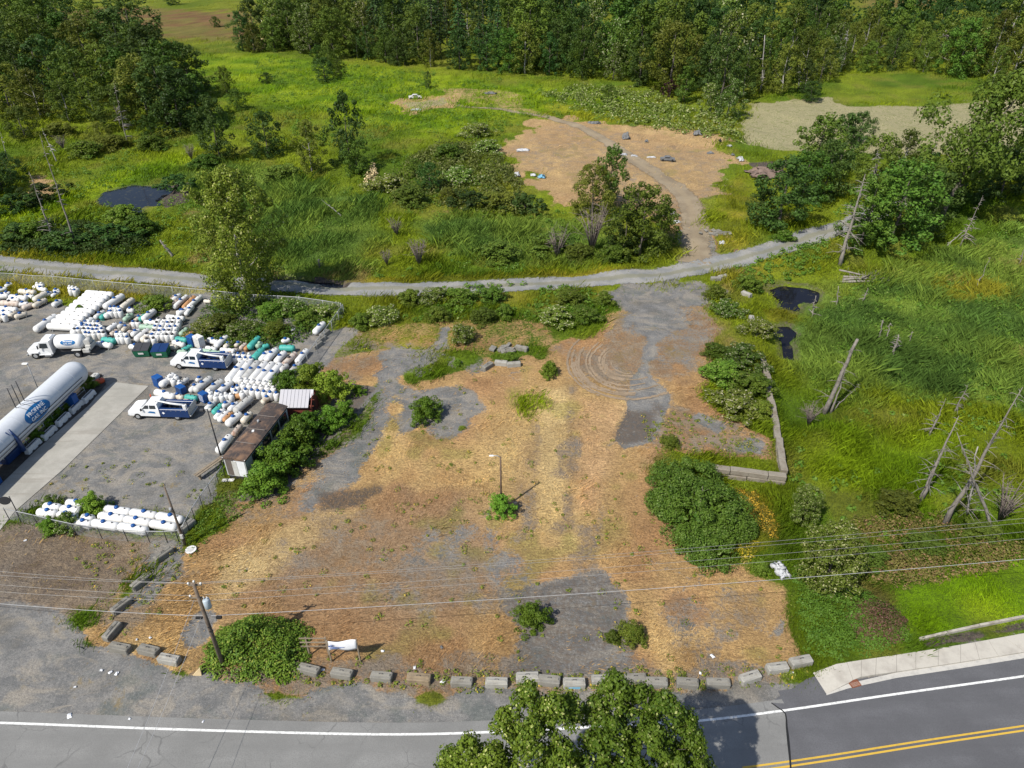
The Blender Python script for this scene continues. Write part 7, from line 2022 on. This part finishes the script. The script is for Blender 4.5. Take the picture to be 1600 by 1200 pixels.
FB = [(484, 1050, -.25, 0), (535, 1056, -.15, 0), (597, 1061, -.1, 0), (655, 1064, -.08, 2), (722, 1069, -.05, 0), (776, 1070, -.02, 3), (824, 1062, .05, 3), (858, 1067, -.1, 0), (897, 1071, 0, 3), (941, 1066, .02, 3), (992, 1064, .05, 0), (1025, 1070, -.03, 0), (1073, 1071, -.08, 0), (1121, 1071, -.02, 0), (1171, 1062, .3, 3), (1213, 1047, .15, 3), (1250, 1037, .2, 3)]
ld = ["half hidden by the brambles", "under the white banner", "with a weed tuft before it", "brownish, standing alone"]
for i, (u, v, a, m) in enumerate(FB):
    side = f"{ordn(i)} from the left" if i < 9 else f"{ordn(len(FB) - 1 - i)} from the right"
    ex_ = ld[i] if i < 4 else ("with a blue-painted face" if i == 8 else ("lying crooked by the pavement end" if i == 14 else ("pale " if m == 3 else "grey")))
    o = block(u, v, a, f"concrete block {ex_.strip()} in the roadside row, {side}", m, "concrete blocks along the road")
    if i == 8: MB().box((0, -.372, .25), (.9, .012, .22)).build("paint_patch", M_BLUEJ, o)
for (u, v, a, m, lab) in ((257, 870, 1.0, 0, "dark concrete block nearest the tank row, top of the slanting line"), (221, 913, 1.05, 0, "second block down the slanting line left of the utility pole"), (191, 950, 1.05, 0, "long block with weeds behind it, third down the slanting line"), (177, 990, 1.35, 0, "upright-set block at the bend of the block line"), (189, 1016, -.2, 0, "block with a green weed before it at the gravel's edge"), (234, 1020, -.25, 0, "middle block of three at the gravel's edge"), (266, 1034, -.2, 3, "palest flat block of three at the gravel's edge, nearest the pole"),
                          (293, 826, 1.1, 0, "concrete block at the end of the front tank row"), (762, 575, .9, 0, "left loose block of the small group in the lot"), (783, 570, -.15, 3, "middle loose block of the small group in the lot"), (803, 572, .12, 3, "right loose block of the small group in the lot"), (815, 547, -.4, 0, "rear loose block beside the rubble slab in the lot"),
                          (508, 524, 1.15, 0, "dark block by the fence corner, rear of three"), (502, 533, 1.15, 0, "dark block by the fence corner, middle of three"), (496, 542, 1.15, 0, "dark block by the fence corner, front of three"), (1174, 502, 1.4, 3, "pale block standing in weeds at the head of the wall"), (1166, 462, -.9, 3, "pale leaning block near the dark pool"), (1118, 438, 0.1, 0, "grey block by the bend where two tracks meet"), (1129, 435, .5, 3, "white chunk of concrete beside the block at the bend")):
    block(u, v, a, lab, m)
for (u, v, s, lab) in ((790, 547, 3.2, "low heap of broken slabs behind the loose blocks in the lot"), (1045, 335, 3.5, "grey rubble heap beside the field track, left side"), (1120, 365, 4, "grey rubble heap beside the field track, right side")):
    p = G(u, v); rng = np.random.default_rng(int(u)); mb = MB()
    for i in range(22): mb.box((rng.normal() * s * .22, rng.normal() * s * .18, rng.uniform(.05, .35)), (rng.uniform(.4, 1.2), rng.uniform(.3, .8), rng.uniform(.12, .3)), rng.uniform(0, 3), rot=Matrix.Rotation(rng.uniform(0, 6), 3, 'Z') @ Matrix.Rotation(rng.normal() * .3, 3, 'X'))
    tag(mb.build("rubble_heap", M_BLOCK, None, loc=p), lab, "rubble heap")


def block_wall(px, label, ztop, zbot):
    P = [G0(u, v, ztop) for u, v in px]
    C = resample(P, .3)
    acc = 0; last = C[0]; mb = MB(); rng = np.random.default_rng(int(px[0][0]))
    o0_ = Vector((C[0][0], C[0][1], 0))
    for q_ in C[1:]:
        if np.linalg.norm(q_ - last) >= 1.8:
            d = q_ - last; m_ = (q_ + last) / 2
            for zz, j in ((ztop - .31, .0), (ztop - .94, .02), (ztop - 1.57, -.02)):
                if zz + .3 < zbot: continue
                mb.box((m_[0] - o0_.x + rng.normal() * .05, m_[1] - o0_.y + rng.normal() * .05, zz + rng.normal() * .03), (np.linalg.norm(d) - .03, .74 + j, .61), math.atan2(d[1], d[0]) + rng.normal() * .03, bev=.05)
            last = q_
    t = link("block_wall", mb.mesh("block_wall", M_BLOCK3), None, o0_)
    return tag(t, label, "wall")


M_BLOCK3 = paint("wall_concrete", (.24, .215, .175), .95, dirt=.6, dirtc=(.15, .12, .09), sc=1.0, bump=.04)
block_wall(((1192, 560), (1200, 590), (1204, 620), (1212, 650), (1218, 690), (1228, 742)), "mossy concrete block wall running down the edge of the marsh", .65, -1.3)
block_wall(((1108, 727), (1140, 731), (1180, 736), (1230, 742)), "dark concrete block wall facing the shrub mound", .62, -1.3)
# timber edging by the lawn
P = [G0(u, v, .2) for u, v in ((1438, 998), (1480, 988), (1530, 977), (1600, 963), (1750, 935), (2000, 890))]
mb = MB()
for a, b in zip(P[:-1], P[1:]):
    d = b - a; m_ = (a + b) / 2
    mb.box((m_[0], m_[1], .12), (np.linalg.norm(d[:2]) + .05, .2, .3), math.atan2(d[1], d[0]))
tag(mb.build("lawn_edging", paint("edging", (.4, .37, .32), .9, dirt=.5, dirtc=(.2, .17, .13), sc=1.5)), "pale weathered edging along the foot of the bright lawn", "edging")

# ------------------------------------------------------------------ poles, wires, lamps
pb = G(349, 1040)
up_ = thing("utility_pole", pb, 0, "wooden utility pole with a transformer rising from the brambles", "utility pole")
MB().tube([(0, 0, -.5), (0, 0, 5), (0, 0, 9.6)], [.17, .15, .11], 12).build("pole", M_POLE, up_)
MB().box((0, .12, 9.35), (1.0, .1, .12)).box((-.25, .1, 8.0), (.9, .1, .12)).build("crossarm", M_WOOD, up_)
for x, z in ((-.45, 9.41), (.45, 9.41), (0, 9.62), (-.65, 8.06), (-.1, 8.06)):
    MB().tube([(x, .12, z), (x, .12, z + .12), (x, .12, z + .2)], [.05, .09, .04], 8).build("insulator", M_LAMP, up_)
tr = MB().tube([(.42, .1, 6.9), (.42, .1, 6.95), (.42, .1, 7.75), (.42, .1, 7.85)], [.2, .26, .26, .18], 14).build("transformer", paint("transformer_grey", (.45, .52, .58), .4, dirt=.1), up_)
for a in (-.12, .12): MB().tube([(.42 + a, .1, 7.85), (.42 + a, .1, 8.1)], [.05, .03], 6).build("bushing", M_LAMP, tr)
MB().tube([(0, -.2, 5.0), (.35, -.3, 4.8), (.3, -.25, 4.3), (0, -.2, 4.5)], .05, 6).build("cable_coil", M_BLACK, up_)
MB().box((-.5, 0, 5.85), (.5, .16, .16)).box((1.0, 0, 5.9), (.4, .2, .2)).build("splice_box", M_BLACK, up_)
wirem = paint("bare_wire", (.34, .33, .32), .5, .2, dirt=.1)
cablem = paint("cable_grey", (.40, .40, .41), .7, dirt=.1)
for (z, dx, vl, vr, lab, r_, m_) in ((9.55, -.45, 886, 804, "topmost of the overhead wires", .011, wirem), (9.5, .45, 892, 811, "second wire, just under the topmost", .011, wirem), (8.2, -.65, 907, 825, "third overhead wire, on the lower crossarm", .011, wirem), (7.6, 0, 918, 836, "fourth overhead wire, below the lower crossarm", .011, wirem), (5.9, 0, 937, 868, "lowest and thickest overhead cable", .019, cablem)):
    M0 = pb + Vector((dx, .12, z))
    Lp = Vector(G0(0, vl, z)); Rp = Vector(G0(1600, vr, z - .2))
    Lp = M0 + (Lp - M0) * 1.8; Rp = M0 + (Rp - M0) * 1.25
    pts = []
    for i in range(12): t_ = i / 12; pts.append(Lp.lerp(M0, t_) - Vector((0, 0, .5 * 4 * t_ * (1 - t_))))
    for i in range(25): t_ = i / 24; pts.append(M0.lerp(Rp, t_) - Vector((0, 0, .7 * 4 * t_ * (1 - t_))))
    tag(MB().tube(pts, r_, 5).build("overhead_wire", m_), lab + " running along the road past the pole", "wire", "overhead wires along the road")
for z, (u, v), lab in ((8.0, (222, 1138), "left service wire dropping across the road from the pole"), (6.0, (240, 1138), "right service wire dropping across the road from the pole")):
    M0 = pb + Vector((-.3, -.1, z)); Q_ = Vector(G0(u, v, z - 1.0)); Q_ = M0 + (Q_ - M0) * 1.5
    pts = [M0.lerp(Q_, i / 14) - Vector((0, 0, .3 * 4 * (i / 14) * (1 - i / 14))) for i in range(15)]
    tag(MB().tube(pts, .014, 5).build("service_wire", cablem), lab, "wire")
# lamp post in the lot
p = G(783, 797)
t = thing("lamp_post", p, 0, "brown lamp post with a short curved arm standing in the vacant lot", "lamp post")
MB().tube([(0, 0, -.2), (0, 0, 6.9)], [.11, .085], 10).build("pole", paint("post_brown", (.12, .08, .055), .8, dirt=.3), t)
a = MB().tube([(0, 0, 6.75), (-.25, 0, 7.0), (-.7, -.05, 7.08)], .045, 8).build("arm", M_STEEL, t)
MB().box((-.85, -.06, 7.07), (.45, .2, .12), bev=.04).build("lamp_head", M_LAMP, a)
MB().box((1.0, -.1, .5), (.4, .25, 1.0), bev=.03).box((1.0, -.1, .02), (.5, .35, .1)).build("meter_box", M_DARK, None, loc=p + Vector((.4, .2, 0)))
bpy.context.scene.objects[-1]
mo = [o for o in COL.objects if o.name.startswith("meter_box")][0]
tag(mo, "dark meter box on a post beside the lamp post shrub", "meter box")
# twin-headed yard light by the office
p = G(346, 716)
t = thing("yard_light", p, 0, "dark twin-headed yard light beside the mobile office", "lamp post")
MB().tube([(0, 0, -.2), (0, 0, 6.6)], [.09, .06], 8).build("pole", M_DARK, t)
MB().box((0, 0, 6.55), (.9, .06, .06)).build("crossbar", M_DARK, t)
MB().box((-.5, -.1, 6.6), (.45, .35, .28), bev=.05).build("lamp_head", M_DARK, t); MB().box((.35, -.1, 6.65), (.3, .3, .3), bev=.05).build("lamp_head", M_GREYW, t)
p = G(63, 615)
t = thing("yard_light", p, 0, "slim white yard light behind the big storage tank", "lamp post")
MB().tube([(0, 0, 0), (0, 0, 4.4)], [.06, .05], 8).build("pole", M_STEEL, t)
MB().box((-.25, 0, 4.4), (.7, .35, .14), bev=.05).build("lamp_head", M_LAMP, t)
p = G(290, 853)
t = thing("service_pole", p, 0, "slender wooden service pole with a small transformer at the end of the front tank row", "utility pole")
MB().tube([(0, 0, -.3), (0, 0, 3.2), (0, 0, 7.4)], [.13, .11, .075], 10).build("pole", M_POLE, t)
MB().box((.05, -.15, 1.4), (.3, .2, .5), bev=.03).build("meter_box", M_GREYW, t)
MB().tube([(-.1, -.12, 4.6), (-.1, -.12, 5.0)], [.14, .12], 8).build("service_head", M_STEEL, t)
p = G(30, 806)
t = thing("round_sign", p, .3, "black round sign on a post at the yard gate", "sign")
MB().tube([(0, 0, -.2), (0, 0, 2.6)], .05, 6).build("post", M_DARK, t)
MB().tube([(-.5, -.06, 2.2), (-.5, -.02, 2.2)], .5, 24).build("sign_disc", M_DARK, t)

# ------------------------------------------------------------------ chain-link fences
lm, nt, out = new_mat("chain_link")
tcn = nd(nt, "NewGeometry").outputs["Position"]
tr_ = nd(nt, "BsdfTransparent"); df = nd(nt, "BsdfPrincipled", {"Base Color": (.36, .37, .38, 1), "Roughness": .6})
nt.links.new(nd(nt, "MixShader", {0: mapr(nt, nz(nt, tcn, 3, 3), .3, .7, .1, .3), 1: tr_.outputs[0], 2: df.outputs[0]}).outputs[0], out.inputs[0])


def fence(px, label, h=1.8, step=3.0, postm=None):
    P = [G(u, v) for u, v in px]
    o0_ = P[0]
    t = thing("chain_link_fence", o0_, 0, label, "fence")
    C = resample([(p.x, p.y) for p in P], step)
    pts = [Vector((c[0] - o0_.x, c[1] - o0_.y, hz1(c[0], c[1]) - o0_.z)) for c in C]
    MB().tube([p + Vector((0, 0, h)) for p in pts], .045, 5).build("top_rail", M_STEEL, t)
    q = MB()
    for a, b in zip(pts[:-1], pts[1:]): q.add([a, b, b + Vector((0, 0, h)), a + Vector((0, 0, h))], [(0, 1, 2, 3)])
    q.build("wire_mesh", lm, t)
    pm = MB().tube([(0, 0, -.1), (0, 0, h + .08)], .04, 6).mesh("post", postm or M_STEEL)
    for p_ in pts: link("post", pm, t, p_)


fence(((-120, 430), (0, 443), (150, 455), (300, 468), (400, 478), (470, 482), (535, 492)), "long galvanised chain-link fence behind the tanks, below the gravel track", 1.9, 3.0)
fence(((538, 494), (520, 520), (497, 552), (470, 590)), "chain-link fence corner beside the dark blocks and gravel strip", 1.9, 2.5)
fence(((352, 745), (330, 775), (305, 812), (290, 842)), "low chain-link fence between the office and the front tank row", 1.5, 2.5, M_DARK)
fence(((15, 812), (60, 822), (120, 836), (200, 846), (262, 848), (290, 846)), "dark-posted chain-link fence in front of the tank row by the road", 1.5, 2.2, M_DARK)
# plank barrier and sign frames
p = G(330, 737)
t = thing("plank_barrier", p, 1.05, "weathered plank lying on posts at the fence below the office", "barrier")
MB().box((0, .2, .75), (3.6, .3, .08)).box((0, -.12, .72), (3.6, .25, .08)).build("plank", M_WOOD, t)
for x in (-1.4, 1.4): MB().box((x, 0, .35), (.18, .3, .7)).build("post", M_WOOD, t)
p0 = G(482, 1024); p1 = G(514, 1024)
t = thing("sign_frame", p0, 0, "empty wooden sign frame of three rails beside the brambles", "sign frame")
D = p1 - p0
for x in (.1, D.x): MB().box((x, 0, 1.15), (.1, .1, 2.3)).build("post", M_WOOD, t)
for i, z in enumerate((1.25, 1.75, 2.25)): MB().box((D.x / 2 - .15, -.07, z), (D.x + .5, .04, .12)).build("rail", M_WOOD, t)
p0 = G(518, 1034); p1 = G(563, 1034)
D = p1 - p0
t = thing("banner_sign", p0, math.atan2(D.y, D.x), "blank sagging white banner tied between two wooden posts", "banner")
for x, h_ in ((0, 2.7), (D.length, 2.85)): MB().box((x, 0, h_ / 2 - .1), (.1, .1, h_ + .2)).build("post", M_WOOD, t)
mb = MB(); nx_, ny_ = 12, 6; V = []
for j in range(ny_ + 1):
    for i in range(nx_ + 1):
        s = i / nx_; r_ = j / ny_
        V.append((D.length * (.01 + .98 * s), -.08 + .07 * math.sin(s * 7 + r_ * 2) - .06 * math.sin(math.pi * r_) * (.3 + s), 1.55 + .15 * s + (1.05 + .1 * s) * r_))
mb.add(V, [(j * (nx_ + 1) + i, j * (nx_ + 1) + i + 1, (j + 1) * (nx_ + 1) + i + 1, (j + 1) * (nx_ + 1) + i) for j in range(ny_) for i in range(nx_)], True)
bn = mb.build("banner_cloth", M_SHEET, t)
sm2 = bn.modifiers.new("thick", 'SOLIDIFY'); sm2.thickness = .01
q = MB()
for (xa, za_, xb, zb) in ((.1, 2.15, .9, 2.03), (.1, 2.2, .45, 2.35), (.15, 1.95, .9, 2.0), (.9, 2.03, 1.35, 2.1)):
    q.tube([(xa, -.17, za_), (xb, -.19, zb)], .04, 4)
q.build("blue_mark", paint("mark_blue", (.08, .13, .3), .6), bn)
# torn white sheet, orange marker, pallets of rubbish
def crumple(name, p, sx, sy, hgt, mat, label, cat, seed, rz=0):
    if cat == 'rubbish':
        sx *= .62; sy *= .8; hgt *= 1.3
        if mat is M_SHEET: mat = M_TARP
    n = 14
    X, Y = np.meshgrid(np.linspace(-1, 1, n), np.linspace(-1, 1, n))
    r_ = np.maximum(abs(X), abs(Y))
    z = hgt * (0.25 + .75 * noise(X * 3 + seed, Y * 3, .9, seed)) * np.clip(1.25 - r_ ** 2, 0, 1)
    jx = (noise(X * 5, Y * 5 + seed, .7, seed + 1) - .5) * .5; jy = (noise(X * 5 + seed, Y * 5, .7, seed + 2) - .5) * .5
    V = np.column_stack([((X + jx) * sx / 2).ravel(), ((Y + jy) * sy / 2).ravel(), z.ravel()])
    ii_ = np.arange(n * n).reshape(n, n)
    q_ = np.stack([ii_[:-1, :-1].ravel(), ii_[:-1, 1:].ravel(), ii_[1:, 1:].ravel(), ii_[1:, :-1].ravel()], 1)
    o = link(name, mesh_np(name, V, q_, mat), None, p, (0, 0, rz))
    m_ = o.modifiers.new("thick", 'SOLIDIFY'); m_.thickness = .012
    return tag(o, label, cat)


crumple("torn_sheet", G(1219, 893), 1.1, 1.9, 0.9, M_TARP, "torn white sheet hanging crumpled over brush by the pale-tipped poplar", "sheet", 3, .3)
for (u, v, sx, sy, h_, m_, lab) in ((818, 236, 5.5, 1.8, .5, M_SHEET, "white plastic rubbish strewn at the left of the dry field"), (846, 278, 2.8, 1.6, .7, M_BLUEJ, "pile of light blue and white rubbish on the dry field"), (833, 274, 2.0, 1.5, .4, M_SHEET, "white rags beside the light blue rubbish"), (808, 275, 2.0, 2, .9, M_SHEET, "white rag caught in weeds at the field's rim"),
                                    (975, 242, 2.6, 1.4, .4, M_SHEET, "white scraps beside the field track"), (991, 244, 2.6, 1.2, .3, M_SHEET, "flat white scraps right of the field track"), (1018, 246, 3.4, 1.0, .25, M_SHEET, "thin white scraps left of the dark car shell"), (1140, 229, 2.0, 1.2, .6, M_SHEET, "small white bundle at the upper right of the dry field"), (1157, 250, 2.0, 3.4, .8, M_SHEET, "tall white bundle at the right edge of the dry field"), (1057, 348, 2.2, 1.2, .5, M_SHEET, "white sheet by the grey rubble at the field track"), (1128, 380, 2.0, 1.4, .4, M_SHEET, "pale scraps at the rubble right of the track"), (928, 193, 6, 2.0, .6, M_GREY, "grey brush and scrap heap at the top of the dry field"), (978, 217, 3, 2.5, 1.6, M_GREY, "dark scrap heap beside the field track"), (1010, 222, 1.5, 1, .6, M_GREY, "small dark lump right of the dark scrap heap"), (1090, 211, 3.6, 1.8, 1.3, M_GREY, "grey scrap heap at the upper right of the dry field"), (1110, 240, 2.6, 1.3, .5, M_GREY, "flat grey scrap on the right of the dry field"), (1145, 243, 1.4, 1.2, .5, M_GREY, "grey lump beside the tall white bundle"), (1125, 222, 1.0, 1.0, .8, M_BLACK, "black and white drum-like lump at the field's upper right"), (765, 147, 7, 1.5, .7, M_GREY, "grey brush heap at the right of the burnt patch"), (650, 172, 5, 2, .4, M_SHEET, "pale heap of cut branches on the burnt patch")):
    crumple("scrap_heap", G(u, v), sx, sy, h_, m_, lab, "rubbish", int(u) % 97)
# soil mound
crumple("soil_mound", G(1200, 275), 8, 6, 2.4, paint("mound_soil", (.20, .145, .12), .95, dirt=.4, dirtc=(.11, .08, .065), sc=.8), "bare brown soil mound behind the big dark rounded tree", "mound", 5)


def car_shell(u, v, s, mat, label, rz):
    p = G(u, v)
    t = thing("car_shell", p, rz, label, "car", None, (s, s, s))
    prof = [(-2.2, .3), (-2.2, .8), (-1.2, .9), (-.8, 1.35), (.6, 1.35), (1.1, .9), (2.1, .75), (2.2, .3)]
    n = len(prof)
    MB().add([(x, -.8, z) for x, z in prof] + [(x, .8, z) for x, z in prof], [tuple(range(n)), tuple(range(2 * n - 1, n - 1, -1))] + [(i, n + i, n + (i + 1) % n, (i + 1) % n) for i in range(n)]).build("body", mat, t)
    for y in (-.815, .815): MB().box((-.1, y, 1.1), (1.4, .02, .32)).build("window_opening", M_DARK, t)
    for x in (-1.4, 1.4):
        for y in (-.75, .75): MB().tube([(x, y - .1, .32), (x, y + .1, .32)], .32, 12).build("wheel", M_BLACK, t)


car_shell(1043, 251, .8, M_GREY, "dark grey stripped car shell on the dry field", -.15)
car_shell(649, 154, .95, M_WHITE, "white car wreck on the burnt patch in the meadow", .1)
p = G(308, 1056)
tag(MB().add([(-.35, 0, 0), (.35, 0, 0), (.42, .05, .95), (-.35, .12, 0), (.35, .12, 0), (.42, .15, .95)], [(0, 1, 2), (5, 4, 3), (0, 3, 4, 1), (1, 4, 5, 2), (2, 5, 3, 0)]).build("broken_board", paint("board_tan", (.62, .48, .28), .8, dirt=.2), None, loc=p), "pointed pale board leaning at the left edge of the brambles", "board")
# light chair-like frame and a tyre in the tank yard
p = G(*c2(1155, 465))
t = thing("metal_chair", p, .4, "white metal chair frame standing in weeds behind the teal tanks", "chair")
q = MB()
for x in (-.25, .25): q.tube([(x, -.25, 0), (x, -.25, .45), (x, .25, .45), (x, .3, 1.0)], .03, 5).tube([(x, .25, 0), (x, .25, .45)], .03, 5)
q.build("chair_frame", M_WHITE, t)
MB().box((0, 0, .46), (.5, .5, .04)).build("seat", M_WHITE, t); MB().box((0, .29, .85), (.5, .04, .25)).build("backrest", M_WHITE, t)
p = G(*c3(1330, 1075))
t = thing("toilet_bowl", p, .3, "white round basin lying in the weeds below the service pole", "basin")
MB().tube([(0, 0, 0), (0, 0, .2), (0, 0, .3)], [.3, .48, .5], 18).build("basin_body", M_WHITE, t)
MB().tube([(0, 0, .301), (0, 0, .302)], [.33, .33], 14).build("basin_hollow", M_GREYW, t)
# litter on the gravel and lot
LT = [(159, 1048, .5, "left of three white scraps on the gravel below the block line"), (173, 1051, .6, "middle of three white scraps on the gravel below the block line"), (183, 1053, .7, "right of three white scraps on the gravel below the block line"), (109, 1119, 1.0, "long white torn paper near the road's edge line"), (203, 1124, .3, "small white scrap beside the edge line"), (118, 1074, .3, "tiny scrap on the gravel right of centre"), (318, 1128, .3, "white scrap by the edge line below the pole"), (648, 1044, .6, "white scrap behind the brownish block"), (403, 1038, .7, "pale scrap lying in the brambles"), (505, 1047, .5, "pale scrap between the first two roadside blocks"), (692, 1066, .9, "crumpled white scrap left of a roadside block"), (1094, 1052, .5, "white scrap behind the roadside row, under the bare patch"), (1113, 1026, .8, "white flakes of rubble in the dry grass near the pavement"), (1238, 1052, .5, "white scrap between the last two roadside blocks"), (257, 866 + 20, .5, "scrap beside the slanting line of blocks"), (232, 905, .4, "white scrap left of the second slanting block"), (214, 1000, .3, "white speck on dry grass among the block line"), (235, 997, .4, "white speck behind the middle gravel-edge block"), (598, 1018, .5, "white speck in dry grass right of the banner"), (40, 845, .5, "white speck on the verge near the gate"), (333, 1032, .3, "scrap at the pole's left"), (690, 1012, .6, "grey stub standing in the dry grass behind the blocks")]
for i, (u, v, s, lab) in enumerate(LT):
    p = G(u, v); p.z += .05
    crumple("litter_scrap", p, .34 * s + .1, .22 * s + .08, .1, M_SHEET if i != 21 else M_GREY, lab, "litter", 10 + i, i * .7)
print("objects", len(COL.objects))
